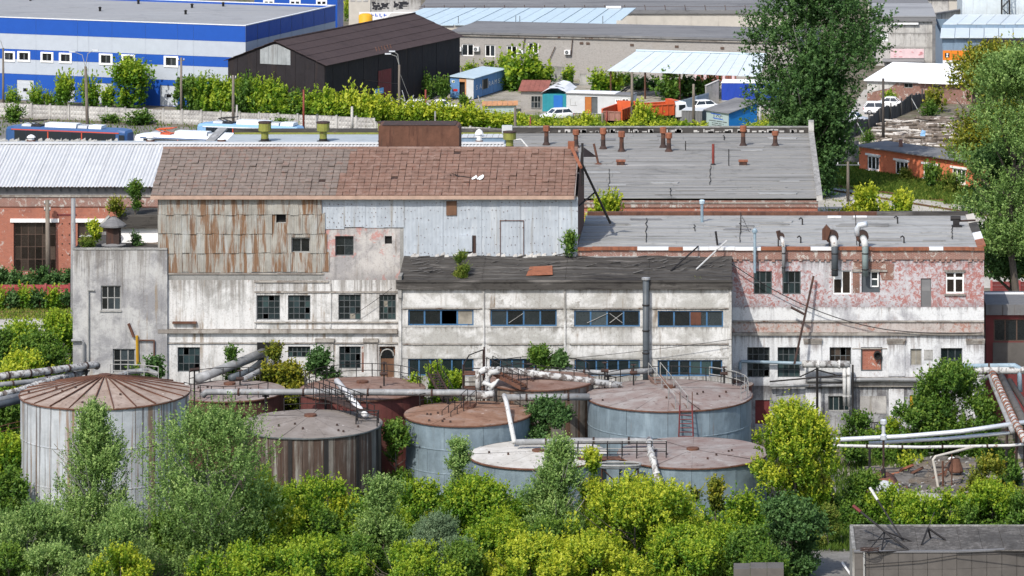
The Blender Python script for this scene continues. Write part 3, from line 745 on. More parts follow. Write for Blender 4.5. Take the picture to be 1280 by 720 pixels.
m=MB();m.tube([(w.t(90),-.2,z(425)),(w.t(103),-.2,z(425)),(w.t(105),-.2,z(428)),(w.t(105),-.2,z(460))],.11,6);obj('drain_pipe',m,Mt['pipe_grey'],r)
m=MB();m.tube([(w.t(171.5),-.15,z(419)),(w.t(172.5),-.15,z(462))],.11,6);obj('gas_pipe',m,Mt['ochre'],r)
m=MB();m.tube([(w.t(172),-.15,z(425)),(w.t(193),-.15,z(425)),(w.t(193),-.15,z(445))],.07,6);obj('drain_pipe',m,Mt['rust'],r)
m=MB()
for k in range(5):m.tube([(w.t(161+k*1.3),-.14,z(404+k*3.2)),(w.t(162.5+k*1.2),-.14,z(408+k*3.2))],.11,6)
obj('drain_pipe',m,Mt['rust'],r)
# roof hut behind the parapet
Yh=YA+5
r,w=root_wall('roof_hut','white roof hut with black band behind the chimney hood on the annex',(XX(148,Yh),Yh),(1,0),cat='hut')
z=lambda py:ZZ(py,Yh)
m=MB();m.box(0,w.t(199),0,3.5,z(316),z(285));obj('wall',m,Mt['white_roof'],r)
m=MB();m.box(-.05,w.t(199),-.35,3.6,z(285)+.01,z(268));obj('roof',m,Mt['tar'],r)
rb=MB()
for k in range(40):
 x=w.t(random.uniform(158,197));hh=(x/w.t(199))*1.0
 rb.add([(x,-1.2,z(313)),(x+.9,-1.25,z(313)+.2),(x+1.0,-.6,z(313)+hh*random.uniform(.4,1.2)),(x-.2,-.5,z(313)+hh*random.random())],[(0,1,2,3)])
o=obj('rubble',rb,Mt['rubble'],kind='stuff');o.location=Vector(o.location)+Vector(r.location);tag(o,'heap of broken slate against the white roof hut')
# chimney hood
c=D(142,311,YA+2.2)
r=thing('chimney','square dark chimney with wide slate hood on the annex roof','chimney',c)
m=MB();m.box(-.5,.5,-.5,.5,-.4,1.7);obj('shaft',m,Mt['dark_rust'],r)
m=MB();m.lathe((0,0,1.75),[(.15,.75),(1.0,.12),(1.0,0),(.5,.02)],12);obj('hood',m,Mt['darkgrey_roof'],r)
m=MB();m.lathe((0,0,.35),[(.5,.12),(.95,0),(.95,-.06),(.5,.0)],12);obj('collar',m,Mt['darkgrey_roof'],r)
c=D(103,311,YA+1.8)
r=thing('chimney','small twin-pipe stub chimney left of the slate-hooded one','chimney',c)
for k in(0,.5):
 m=MB();m.tube([(k,0,-.3),(k,0,.95)],.15,8);pp=obj('pipe',m,Mt['dark_rust'],r);m=MB();m.lathe((k,0,.95),[(.02,.14),(.26,.02),(.26,0)],8);obj('cap',m,Mt['concrete'],pp)
m=MB();p=D(108,302,YA+3);q=D(137,270,YA+3.4);m.bar(p,q,.16,5);tag(obj('fallen_beam',m,Mt['concrete']),'weathered grey beam leaning up to the slate chimney hood','beam')
# ================================================================= middle workshop
r,w=root_wall('workshop_building','low workshop of pale concrete panels with blue ribbon windows and a black tar roof',(XX(498,Y1),Y1),(1,0))
z=lambda py:ZZ(py,Y1)
tm=w.t(915);bays=[498,605,706.5,809.5,915]
lvl=[(545+16,471),(471,448.5),(448.5,430),(430,409),(409,386.5),(386.5,361)]
up=[(510,387,592,407),(613,387,696,408),(717.5,388,800,408.5),(822,388.5,904,409)]
lo=[(510,448.5,592,470),(612,448.5,696,470),(718,449.5,800,470),(822,450,903,470.5)]
m=MB();wall_open(m,0,tm,0,z(361),.09,[w.rect(*q)for q in up+lo],.2);obj('wall',m,Mt['ledge'],r)
closed_box(r,0,tm,.09,5.2,0,z(361),Mt['concrete'])
for b in range(4):
 xa,xb=w.t(bays[b])+.015,w.t(bays[b+1])-.015
 for j,(ya,yb)in enumerate(lvl):
  za,zb=max(0,z(ya))+.012,z(yb)-.012
  hs=[]
  if j==1:hs=[w.rect(*lo[b])]
  if j==4:hs=[w.rect(*up[b])]
  hs=[(h[0],h[1],max(za,h[2]),min(zb,h[3]))for h in hs]
  m=MB();wall_open(m,xa,xb,za,zb,random.uniform(-.01,.012),hs,.088)
  m.quad((xa,0,zb),(xb,0,zb),(xb,.088,zb),(xa,.088,zb));m.quad((xa,0,za),(xa,0,zb),(xa,.088,zb),(xa,.088,za));m.quad((xb,0,za),(xb,.088,za),(xb,.088,zb),(xb,0,zb))
  obj('wall_panel',m,Mt['mid_plaster'],r)
for b in range(4):
 window(r,w.rect(*up[b]),0,4,1,Mt['frame_blue'],Mt['glass'],.12,.10,.12,miss=.08,odd=Mt['board'],oddp=.06)
 window(r,w.rect(*lo[b]),0,6,1,Mt['frame_blue'],Mt['glass_teal'],.12,.10,.11,miss=.04)
 # brick and boards behind one broken window
a,b,c,d=w.rect(863,389,882,408);m=MB();m.box(a,a+.7*(b-a),.11,.13,c+.1,d-.1);obj('window_board',m,Mt['brown_panel'],r);m=MB();m.box(a+.7*(b-a)+.01,b,.2,.26,c,d);obj('brick_infill',m,Mt['red_brick'],r)
m=MB()
for x0,x1,s in((734,760,1),(762,778,1),(762,778,-1),(636,654,1)):
 qa,qb=(404,392)if s>0 else(392,404);m.bar((w.t(x0),.10,z(qa)),(w.t(x1),.10,z(qb)),.025)
obj('window_brace',m,Mt['frame_grey'],r)
for x in(498.5,603.5,705,810,911):
 ww=3.4 if x in(498.5,911)else 2.2
 m=MB();m.box(w.t(x),w.t(x+ww),-.11,-.014,0,z(361.5));obj('pilaster',m,Mt['mid_plaster'],r)
for y0_,y1_ in((429.3,430.8),(384.6,386)):
 for b in range(4):
  m=MB();m.box(w.t(bays[b]+5.6),w.t(bays[b+1]-3),-.08,-.014,z(y1_),z(y0_));obj('ledge',m,Mt['ledge'],r)
m=MB();m.box(-.15,tm+.05,-.28,.02,z(361),z(350));m.box(-.15,tm+.05,-.36,-.285,z(352),z(349.2));obj('parapet',m,Mt['tar'],r)
# sagging tar roof: a lumpy sheet and its felt strips
def tarz(x,y):
 za,zb=ZZ(350,Y1)-.12,ZZ(320,Y0);return za+(zb-za)*y+.04*math.sin(x*.9+3*y)+.025*math.sin(x*2.3-5*y)
nrow=7
for i in range(nrow):
 for k in range(4):
  m=MB();n=10;x0,x1=tm*k/4,tm*(k+1)/4-.02
  v=[]
  for j in range(n+1):
   x=x0+(x1-x0)*j/n
   ya,yb=i/nrow,min(1,(i+1.12)/nrow);h=.05+.05*random.random()
   v+=[(x,.02+5.1*ya,tarz(x,ya)-.01),(x,.02+5.1*ya,tarz(x,ya)+h),(x,.02+5.1*yb,tarz(x,yb)+.004)]
  f=[]
  for j in range(n):f+=[(3*j,3*j+3,3*j+4,3*j+1),(3*j+1,3*j+4,3*j+5,3*j+2)]
  m.add(v,f);obj('roof_strip',m,Mt['tar'],r)
m=MB();m.box(-.02,.25,-.2,5.1,z(372),z(345));obj('parapet',m,Mt['concrete'],r)
# loose things on the tar roof
def tarpt(px,v,w=w,r=r):
 x=w.t(px);return Vector((x,.02+5.1*v,tarz(x,v)))+Vector(r.location)
m=MB();a=[tarpt(p,v)+Vector((0,0,.12+h))for p,v,h in((657,.16,0),(690,.2,.06),(688,.58,.02),(660,.5,.05))]
m.slab(*a,.03);tag(obj('rusty_sheet',m,Mt['orange_rust']),'orange rusty metal sheet lying on the black tar roof','metal sheet')
m=MB()
for k in range(70):
 p=tarpt(random.choice((random.uniform(505,545),random.uniform(780,905),random.uniform(550,780))),random.uniform(.25,.98));a=random.uniform(-.5,.5);l=random.uniform(.3,1.1)
 m.bar(p+Vector((0,0,.08)),p+Vector((l*math.cos(a),l*math.sin(a)*.6,.12+random.uniform(0,.2))),random.uniform(.02,.06))
tag(obj('roof_debris',m,Mt['dark_wood'],kind='stuff'),'splintered boards and felt scraps strewn over the tar roof')
m=MB()
for k in range(32):
 p=tarpt(random.uniform(505,722),random.uniform(.93,.99));m.add([p+Vector((-.15,0,.05)),p+Vector((.2,.02,.06)),p+Vector((.15,.1,.25+.1*random.random())),p+Vector((-.1,.1,.2))],[(0,1,2,3)])
tag(obj('mortar_crumbs',m,Mt['pale_concrete'],kind='stuff'),'white mortar crumbs along the top edge of the tar roof')
for k,(pa,va,ha,pb,vb,hb,lb)in enumerate(((838,.35,.1,872,.95,.9,'thin dark pole lying across the tar roof'),(870,.4,.15,908,.98,1.2,'white-tipped pole propped against the red roof edge'))):
 m=MB();m.bar(tarpt(pa,va)+Vector((0,0,ha)),tarpt(pb,vb)+Vector((0,0,hb)),.06,6);tag(obj('pole',m,Mt['black_steel']if k==0 else Mt['pipe_white']),lb,'pole')
 # big grey downpipe on the front
m=MB();m.tube([(w.t(807.5),-.42,3),(w.t(807.5),-.42,z(347))],.24,12);p=obj('drain_pipe',m,Mt['downpipe'],r,True)
m=MB();m.lathe((w.t(807.5),-.42,z(347)),[(.33,-.08),(.33,.06),(.05,.1)],12);obj('pipe_cap',m,Mt['pipe_grey'],p)
for yy in(380,412,440):
 m=MB();m.lathe((w.t(807.5),-.42,z(yy)),[(.27,-.06),(.29,0),(.27,.06)],12);obj('pipe_clamp',m,Mt['black_steel'],p)
 # ================================================================= right block, peeling pink
r,w=root_wall('office_building','long flat-roofed block with peeling pink and white plaster on the right',(XX(722,Y0),Y0),(1,0))
z=lambda py:ZZ(py,Y0)
tr=w.t(1230);tl0=w.t(915)
ZR=z(310.5)
upq=[(942,339,965,368),(978,339,1001,368),(1041,338,1064,368),(1077,338,1100,366),(1151,348,1164,384),(1182,340,1205,367)]
mdq=[(934,434,962,472),(972,434,1000,472),(1037,434,1064,456),(1076,434,1103,464),(1138,436,1152,457),(1176,435,1203,466)]
lwq=[(1035,495,1062,514),(1137,494,1165,521),(944,500,962,530)]
bands=[(545,482,'base_plaster',0,lwq),(482,419,'low_plaster',.02,mdq),(419,402,'pinkband_plaster',.0,[]),(402,384,'low_plaster',.015,[]),(384,324,'pink_plaster',.0,upq)]
for ya,yb,mt,y,q in bands:
 m=MB();hs=[w.rect(*k)for k in q]
 zb,zt=max(0,z(ya)),z(yb);hs=[(h[0],h[1],max(h[2],zb),min(h[3],zt))for h in hs]
 if ya==482:hs=[w.rect(*k)for k in q]
 wall_open(m,tl0,tr,zb,zt,-y,hs,.25+y)
 if y:m.quad((tl0,-y,zt),(tr,-y,zt),(tr,0,zt),(tl0,0,zt))
 obj('wall',m,Mt[mt],r)
m=MB();m.box(0,tr+.02,-.12,.1,z(324),ZR);obj('cornice',m,Mt['brick_top'],r)
mm=MB()
x=tl0+.1
while x<tr-.2:
 if random.random()<.75:mm.box(x,x+.26,-.10,-.004,z(326.5)+random.uniform(-.03,.02),z(324)-.003)
 x+=.42
obj('cornice_teeth',mm,Mt['brick_top'],r,kind='stuff')
closed_box(r,0,tr,0,17.2,0,ZR-.01,Mt['old_brick'])
m=MB();m.quad((0,0,z(345)),(tl0,0,z(345)),(tl0,0,z(324)),(0,0,z(324)));obj('wall',m,Mt['brick_top'],r)
m=MB();m.box(0,w.t(875),-.3,-.01,z(323.5),z(320));obj('flashing',m,Mt['pipe_grey'],r)
# windows
window(r,w.rect(*upq[0]),0,3,2,Mt['frame_dark'],Mt['glass_teal'],.1,.08,.07)
window(r,w.rect(*upq[1]),0,3,2,Mt['frame_dark'],Mt['glass_teal'],.1,.08,.07)
a,b,c,d=w.rect(*upq[2]);window(r,(a,b,c,d),0,2,1,Mt['frame_white'],Mt['glass_brown'],.1,.10,.12,label='white plastic window under the middle vent pipe')
m=MB();m.box(a+.1,(a+b)/2-.06,.095,.14,c+.62*(d-c),d-.1);obj('vent_panel',m,Mt['frame_white'],r)
a,b,c,d=w.rect(*upq[3]);m=MB();m.box(a,b,.16,.2,c,d);obj('window_board',m,Mt['downpipe'],r)
window(r,(a+(b-a)*.48,b-.1,c+.25*(d-c),d-.08),-.02,1,2,Mt['frame_white'],Mt['glass'],.1,.10,.10)
a,b,c,d=w.rect(*upq[4]);m=MB();m.box(a,b,.1,.16,c,d);dr=obj('door',m,Mt['grey_metal'],r);m=MB();m.box(a+.08,b-.08,.085,.098,c+.55*(d-c),d-.1);obj('door_panel',m,Mt['darkgrey_roof'],dr)
a,b,c,d=w.rect(*upq[5]);window(r,(a,b,c,c+(d-c)*.72),0,2,1,Mt['frame_white'],Mt['glass_brown'],.1,.12,.14);window(r,(a,b,c+(d-c)*.72-.04,d),-.002,2,1,Mt['frame_white'],Mt['glass_brown'],.1,.10,.14)
m=MB();m.box(a-.1,b+.1,-.1,-.01,d+.02,d+.16);m.box(a-.1,b+.1,-.14,-.01,c-.14,c-.02);obj('lintel',m,Mt['ledge'],r)
window(r,w.rect(*mdq[0]),-.02,4,4,Mt['frame_dark'],Mt['glass'],.2,miss=.1);window(r,w.rect(*mdq[1]),-.02,4,4,Mt['frame_dark'],Mt['glass_teal'],.2)
window(r,w.rect(*mdq[2]),-.02,4,2,Mt['frame_dark'],Mt['glass_brown'],.2,miss=.1)
a,b,c,d=w.rect(*mdq[3]);m=MB();m.box(a+.1,b-.1,.12,.2,c+.1,d-.1);bi=obj('brick_infill',m,Mt['red_brick'],r)
m=MB();m.box(a,a+.1,.03,.2,c,d);m.box(b-.1,b,.03,.2,c,d);m.box(a+.1,b-.1,.03,.2,c,c+.1);m.box(a+.1,b-.1,.03,.2,d-.1,d);obj('window_frame',m,Mt['frame_dark'],r)
m=MB();cx,cz=w.t(1097),z(444);m.lathe((0,0,0),[(.32,.12),(.32,.5),(.24,.5),(.24,.12)],14);m.v=[(cx+x,.25-zz,cz+y)for x,y,zz in m.v];m.f=[tuple(reversed(f))for f in m.f];obj('flue_collar',m,Mt['black_steel'],bi)
m=MB();m.lathe((0,0,0),[(.001,.3),(.25,.3)],14);m.v=[(cx+x,.25-zz,cz+y)for x,y,zz in m.v];obj('flue_opening',m,Mt['dark_inside'],bi)
window(r,w.rect(*mdq[4]),-.02,2,1,Mt['frame_grey'],Mt['board'],.12)
m=MB();a,b,c,d=w.rect(1155,437,1166,450);m.box(a,b,-.05,-.022,c,d);obj('wall_patch',m,Mt['concrete'],r)
window(r,w.rect(*mdq[5]),-.02,3,2,Mt['frame_dark'],Mt['glass_teal'],.2)
window(r,w.rect(*lwq[0]),0,4,1,Mt['frame_grey'],Mt['glass_teal'],.12)
a,b,c,d=w.rect(*lwq[1]);m=MB();m.box(a,b,.1,.16,c,d);obj('door',m,Mt['ochre'],r)
a,b,c,d=w.rect(*lwq[2]);m=MB();m.box(a,b,.1,.16,c,d);obj('door',m,Mt['maroon'],r)
a,b,c,d=w.rect(1075,495,1108,517);m=MB();m.box(a,b,-.04,-.004,c,d);obj('blocked_window',m,Mt['pale_concrete'],r)
# pilasters and ledges
for a,b in((1006,1027),(1110,1131),(1209,1230.3)):
 ledge(r,w,a,b,430.3,470,.10,Mt['low_plaster'],'pilaster')
 for k,(yy,o)in enumerate(((429.9,.14),(427.6,.19),(425.3,.24))):ledge(r,w,a-1-.4*k,b+.3+.2*k,yy-2.2,yy,o,Mt['ledge'],'capital')
 ledge(r,w,a+1,b-1,486,523,.08,Mt['low_plaster'],'pilaster')
ledge(r,w,916,1230,415.2,419,.2,Mt['ledge']);ledge(r,w,916,1230,400.5,402.5,.1,Mt['ledge']);ledge(r,w,1008,1206,471,483,.22,Mt['ledge']);ledge(r,w,918,934,471,483,.22,Mt['ledge'])
ledge(r,w,1065,1109,435,436.2,.06,Mt['ledge']);ledge(r,w,1065,1109,337,339.5,.12,Mt['ledge'],'lintel')
ledge(r,w,1066,1074.5,341,366,.02,Mt['old_brick'],'brick_patch');ledge(r,w,1101,1117,330,350,.034,Mt['old_brick'],'brick_patch');ledge(r,w,1066,1112,326.5,336.5,.02,Mt['old_brick'],'brick_patch')
m=MB();m.tube([(w.t(1008),-.45,z(474)),(w.t(1100),-.45,z(473)),(w.t(1172),-.45,z(474))],.16,8);obj('wall_pipe',m,Mt['pipe_grey'],r)
m=MB();m.tube([(w.t(962),-.45,z(481)),(w.t(1060),-.45,z(480))],.13,8);obj('wall_pipe',m,Mt['pipe_grey'],r)
m=MB();m.tube([(w.t(925),-.4,5.2),(w.t(925),-.4,z(453)),(w.t(927),-.4,z(450.5)),(w.t(1002),-.4,z(453))],.13,8);obj('wall_pipe',m,Mt['pipe_blue'],r)
# roof
m=MB();m.box(0,tr,0,17.2,ZR-.35,ZR-.012);obj('roof',m,Mt['felt'],r)
strips(r,0.0,tr-.02,.25,17.0,ZR-.005,9,3,Mt['felt'])
x=0;k=0
while x<tr-.1:
 l=random.choice((1.6,2.4,1.1,2.0));l=min(l,tr-x)
 red=(x<w.t(800)and random.random()<.8)or(x>w.t(1030)and x<w.t(1110))or random.random()<.4
 m=MB();dz=random.uniform(-.02,.03);m.box(x,x+l-.02,-.28,.12,ZR+.03+dz,ZR+.11+dz);m.box(x,x+l-.02,-.28,-.24,ZR-.12+dz,ZR+.028+dz)
 obj('edge_flashing',m,Mt['orange_rust']if red else Mt['white_paint'],r);x+=l
m=MB();m.box(.1,w.t(1105),16.7,17.3,ZR+.03,ZR+.28);obj('back_parapet',m,Mt['rust'],r);m=MB();m.box(w.t(1105)+.01,tr-.3,16.7,17.3,ZR+.03,ZR+.3);obj('back_parapet',m,Mt['tar'],r)
for ya,yb,mt in((0.3,3.5,'orange_rust'),(3.6,7,'white_paint'),(7.2,12,'tar'),(12.2,16.5,'cream')):
 m=MB();m.slab((tr-.5,ya,ZR+.1),(tr+.15,ya,ZR+.25),(tr+.15,yb,ZR+.25),(tr-.5,yb,ZR+.12),.12);obj('edge_flashing',m,Mt[mt],r)
OFFICE=r;ZROOF=ZR
# ================================================================= long brick hall with the white corrugated roof
YH=378.0
r,w=root_wall('brick_hall','long red brick hall under a white corrugated roof',(XX(-60,YH),YH),(1,0))
z=lambda py:ZZ(py,YH)
th=w.t(622)
bq=[(17,278,70,340),(97,278,150,340),(-62+4,278,-10,340)]
m=MB();wall_open(m,0,th,0,z(258),0,[w.rect(*q)for q in bq],.35);obj('wall',m,Mt['red_brick'],r)
m=MB();m.box(0,th,-.12,.05,z(258),z(246));obj('frieze',m,Mt['brick_top'],r)
m=MB();m.box(0,th,-.22,.05,z(246),z(243.5));obj('cornice',m,Mt['ledge'],r)
m=MB();m.box(0,th,-.05,.3,z(243.5),z(234));obj('attic_band',m,Mt['darkgrey_roof'],r)
m=MB()
for k in range(60):m.box(k*.85,k*.85+.12,-.28,-.06,z(239),z(235.5))
obj('rafter_ends',m,Mt['frame_dark'],r,kind='stuff')
closed_box(r,0,th,0,20,0,z(235),Mt['red_brick'])
for q in bq:
 a,b,c,d=w.rect(*q);window(r,(a,b,c,d),0,6,4,Mt['frame_brown'],Mt['glass_brown'],.25,.12,.05)
 m=MB();m.box(a-.3,b+.3,-.12,-.005,d+.01,d+.36);obj('lintel',m,Mt['frame_white'],r)
m=MB();m.box(w.t(70)+.1,w.t(97)-.1,-.06,-.004,z(269.5),z(267.5));obj('ledge',m,Mt['maroon'],r)
m=MB()
for x_ in(77,86):
 for y_ in(279,293,304,318):
  m.box(w.t(x_),w.t(x_+1.6),-.02,-.004,z(y_+1.5),z(y_))
obj('anchor_plates',m,Mt['dark_inside'],r,kind='stuff')
ey,ez=-.7,ZZ(234.5,YH-.7);ry_,rz2=10.0,ZZ(180.5,YH+10)
ps=math.hypot(ry_-ey,rz2-ez);pa=math.atan2(rz2-ez,ry_-ey)
sheets=26;sw=(th+.6)/sheets
def wave_mesh():
 m=MB();n=int(sw/.30)*6;v=[]
 for i in range(n+1):
  x=(sw+.06)*i/n;h=.05*math.cos(2*math.pi*i/6)+.05
  v+=[(x,0,h),(x,ps/2+.1,h)]
 m.add(v,[(2*i,2*i+2,2*i+3,2*i+1)for i in range(n)]);return m.mesh('roof_sheet',Mt['white_sheet'])
wm=wave_mesh()
for i in range(sheets):
 for k in range(2):
  o=link('roof_sheet',wm,r,(-.3+i*sw,ey+k*ps/2*math.cos(pa),ez+k*ps/2*math.sin(pa)+.02-.025*k+.012*(i%2)));o.rotation_euler=(pa,0,0)
m=MB();m.box(-.3,th,ry_-.25,ry_+.35,rz2+.06,rz2+.22);obj('ridge_cap',m,Mt['white_sheet'],r)
yb_=395.5-YH
m=MB();m.box(-.3,w.t(262),ry_+.36,ry_+2.4,rz2-.1,rz2+.04);m.box(w.t(262)+.01,th,ry_+.36,yb_,rz2-.1,rz2+.04);obj('back_roof',m,Mt['hall_back'],r)
m=MB();m.box(w.t(263),th,yb_-.2,yb_+.4,rz2+.05,rz2+.55);obj('back_parapet',m,Mt['tar'],r)
m=MB();m.box(w.t(263)+.1,th,yb_-.32,yb_-.21,rz2+.05,rz2+.22);obj('parapet_trim',m,Mt['olive'],r)
m=MB()
for k in range(70):
 x=random.uniform(1,w.t(118));y=ry_+random.uniform(.6,2.2);a=random.uniform(.15,.6);hh=random.uniform(.05,.4);m.add([(x,y,rz2+.05),(x+a,y-.05,rz2+.05),(x+a*.8,y+.1,rz2+.05+hh),(x+.1,y+.15,rz2+.05+hh*.6)],[(0,1,2,3)])
o=obj('rubble',m,Mt['concrete'],kind='stuff');o.location=Vector(o.location)+Vector(r.location);tag(o,'pale rubble heaped along the hall ridge before the tram')
HALL_Z=rz2+.04;HALL=(YH+ry_+.4,YH+yb_)
# ================================================================= flat-roofed brick block behind, right
YB=371.0;ZB=9.0
r,w=root_wall('brick_block','wide flat-roofed red brick block with rusty roof vents',(XX(600,YB),YB),(1,0))
tb=w.t(1022)
m=MB();m.quad((0,0,0),(tb,0,0),(tb,0,ZB-.02),(0,0,ZB-.02));obj('wall',m,Mt['red_brick'],r)
closed_box(r,0,tb,0,47,0,ZB-.02,Mt['red_brick'])
m=MB();m.box(0,tb+.05,-.12,-.003,ZZ(259,YB),ZZ(250.5,YB));obj('cornice',m,Mt['brick_top'],r)
m=MB();m.box(0,tb+.05,-.2,-.125,ZZ(254,YB),ZZ(252.5,YB));obj('ledge',m,Mt['ledge'],r)
m=MB();m.box(0,tb,0,47,ZB-.3,ZB-.012);obj('roof',m,Mt['felt_back'],r)
strips(r,0,tb-.05,-.15,46.5,ZB-.005,17,3,Mt['felt_back'])
m=MB();m.box(0,tb,46.6,47.2,ZB+.02,ZB+.6);obj('back_parapet',m,Mt['tar'],r)
m=MB()
for k in range(70):
 x=random.uniform(w.t(650),tb-1);m.box(x,x+random.uniform(.1,.6),46.5,46.59,ZB+.1,ZB+random.uniform(.2,.5))
obj('parapet_flakes',m,Mt['pale_concrete'],r,kind='stuff')
m=MB();m.box(0,tb,46.55,47.25,ZB+.605,ZB+.68);obj('parapet_cap',m,Mt['concrete'],r)
m=MB();m.box(tb-.1,tb+.45,-.25,47.3,ZB-.25,ZB+.30);obj('verge',m,Mt['pale_concrete'],r)
m=MB();m.box(tb-.1,tb+.45,45.6,47.32,ZB+.31,ZB+1.3);obj('corner_post',m,Mt['pale_concrete'],r)
# felt patches and cracks on the two flat roofs
def patches(r,x0,x1,y0,y1,zz_,n,mats):
 for k in range(n):
  x,y=random.uniform(x0,x1),random.uniform(y0,y1);a,b=random.uniform(.5,2.6),random.uniform(.25,.8)
  m=MB();p=[(x+a*random.uniform(.8,1)*sx,y+b*random.uniform(.7,1)*sy)for sx,sy in((-1,-1),(1,-1),(1,1),(-1,1))]
  m.slab(*[(u,v,zz_+.1)for u,v in p],.06);obj('felt_patch',m,Mt[random.choice(mats)],r)
def crack(r,w,px,ya,yb,zz_):
 m=MB();o=Vector(r.location);ys=[ya+(yb-ya)*k/9 for k in range(10)];q=[G(px+random.uniform(-1.2,1.2),y,zz_)-o for y in ys]
 for a,b in zip(q,q[1:]):m.slab(a+Vector((-.03,0,.1)),a+Vector((.03,0,.1)),b+Vector((.04,0,.1)),b+Vector((-.02,0,.1)),.05)
 obj('crack',m,Mt['dark_inside'],r)
patches(r,8,tb-2,2,44,ZB,18,('felt','felt_back','darkgrey_roof'))
for px,ya,yb in((761,238,212),(888,232,208),(838,246,236),(905,170,176)):crack(r,w,px,ya,yb,ZB)
patches(OFFICE,1,tr-2,1.2,15.5,ZROOF,16,('felt','felt','felt_back','darkgrey_roof'))
for px,ya,yb in((808,304,274),(868,290,282),(925,304,280),(1190,300,284)):crack(OFFICE,w,px,ya,yb,ZROOF)
# ================================================================= blue and grey warehouse, top left
C=G(307,137);Cl=G(0,124);dW=(C-Cl);dW.normalize()
r,w=root_wall('warehouse','royal blue and grey panel warehouse with white windows and a flat grey roof',C,(dW.x,dW.y))
hz=10.7;L=66.0
zz=[0,3.4,5.3,6.6,8.6,hz]
mats=['royal_blue','panel_grey','royal_blue','panel_grey','royal_blue']
wq=[(4,64,19,77),(22,64,38,77),(51,65,67,78),(74,66,90,79),(124,67,141,81),(152,68,169,82),(205,70,223,84)]
dq=[(21,100,42,124),(72,102,93,126),(119,104,140,128),(200,107,222,131)]
wh=[w.rect(*q)for q in wq];dh=[w.rect(*q)for q in dq];dh=[(a,b,.05,d)for a,b,c,d in dh]
m=MB();wall_open(m,-L,0,0,hz-.05,.06,wh+dh,.3);obj('wall',m,Mt['panel_grey'],r)
cuts=sorted([w.t(p)for p in(45,97,111,140,182,222,242)]+[-L,0]+[-40,-44.5,-50,-56])
for j in range(5):
 for i in range(len(cuts)-1):
  a,b=cuts[i]+.012,cuts[i+1]-.012;za,zb=zz[j]+.012,zz[j+1]-.012
  hs=[h for h in wh+dh if h[1]>a and h[0]<b and h[3]>za and h[2]<zb]
  m=MB();wall_open(m,a,b,za,zb,0,hs,.06)
  m.quad((a,0,zb),(b,0,zb),(b,.06,zb),(a,.06,zb));obj('wall_panel',m,Mt[mats[j]],r)
for k in range(8):
 m=MB();a,b=k*3.5+.07,k*3.5+3.48
 for j in range(5):
  m=MB();za,zb=zz[j]+.012,zz[j+1]-.012
  m.quad((.004,a,za),(.004,b,za),(.004,b,zb),(.004,a,zb));m.quad((.004,a,zb),(.004,b,zb),(-.06,b,zb),(-.06,a,zb));obj('wall_panel',m,Mt[mats[j]],r)
closed_box(r,-L,-.06,.36,28,0,hz-.05,Mt['panel_grey'])
for h in wh:
 a,b,c,d=h;window(r,(a+.22,b-.22,c+.2,d-.15),-.06,2,1,Mt['frame_dark'],Mt['glass_far'],.1,.07,.2)
 m=MB();y0=-.10
 m.box(a,a+.28,y0,.08,c,d);m.box(b-.28,b,y0,.08,c,d);m.box(a+.28,b-.28,y0,.08,c,c+.24);m.box(a+.28,b-.28,y0,.08,d-.2,d);obj('window_trim',m,Mt['frame_white'],r)
for h in dh:
 m=MB();m.box(h[0]+.02,h[1]-.02,.05,.12,h[2],h[3]-.02);dr=obj('roller_door',m,Mt['door_grey'],r)
 for k in range(1,5):
  m=MB();zc=h[2]+(h[3]-h[2])*k/5;m.box(h[0]+.05,h[1]-.05,.035,.048,zc-.02,zc+.02);obj('door_rib',m,Mt['panel_grey'],dr)
 mx=(h[0]+h[1])/2;m=MB();m.box(mx-.32,mx+.32,.03,.047,h[2]+1.1,h[2]+1.5);obj('door_window',m,Mt['glass_far'],dr)
m=MB();m.box(-L,-.1,.2,27.8,hz-.4,hz-.3);obj('roof',m,Mt['grey_roof'],r)
for k in range(5):
 m=MB();m.box(-L+.3,-.5,.4+k*5.4,.4+k*5.4+5.3,hz-.298,hz-.24+.012*(k%2));obj('roof_strip',m,Mt['grey_roof'],r)
m=MB();m.box(-L,.06,-.06,.25,hz-.03,hz+.07);m.box(-.3,.062,.255,28,hz-.03,hz+.07);m.box(-L,-.3,27.7,28,hz-.03,hz+.07);obj('parapet_cap',m,Mt['white_paint'],r)
m=MB();m.quad((-.35,27.7,hz-.3),(-L,27.7,hz-.3),(-L,27.7,hz-.04),(-.35,27.7,hz-.04));m.quad((-.31,.3,hz-.3),(-.31,.3,hz-.04),(-.31,27.7,hz-.04),(-.31,27.7,hz-.3));obj('parapet_lining',m,Mt['royal_blue'],r)
for px,py in((38,1),(125,14),(173,5),(232,18),(240,10),(279,8)):
 p=G(px,py,hz-.24);m=MB();m.tube([p,p+Vector((0,0,.45))],.16,6);m.tube([p+Vector((0,0,.45)),p+Vector((0,0,.6))],[.28,.1],6)
 tag(obj('roof_vent',m,Mt['dark_inside']),None,'roof vent','small vents on the grey warehouse roof')['label']='tiny dark vent on the flat grey warehouse roof'
 # second blue building beyond
p=D(318,5,545);r,w=root_wall('warehouse_annex','low blue building with white window tops behind the blue warehouse',(p.x,p.y),(1,0))
m=MB();m.box(0,11.3,0,8,0,ZZ(-4,545));obj('wall',m,Mt['royal_blue'],r)
for k in range(3):
 a=1.0+k*3.6;window(r,(a+.2,a+1.7,ZZ(7,545),ZZ(0,545)),-.12,2,1,Mt['frame_white'],Mt['glass_far'],.05,.2,.2)
m=MB();m.box(-.1,11.4,-.1,8.1,ZZ(-4,545),ZZ(-4,545)+.2);obj('roof',m,Mt['grey_roof'],r)
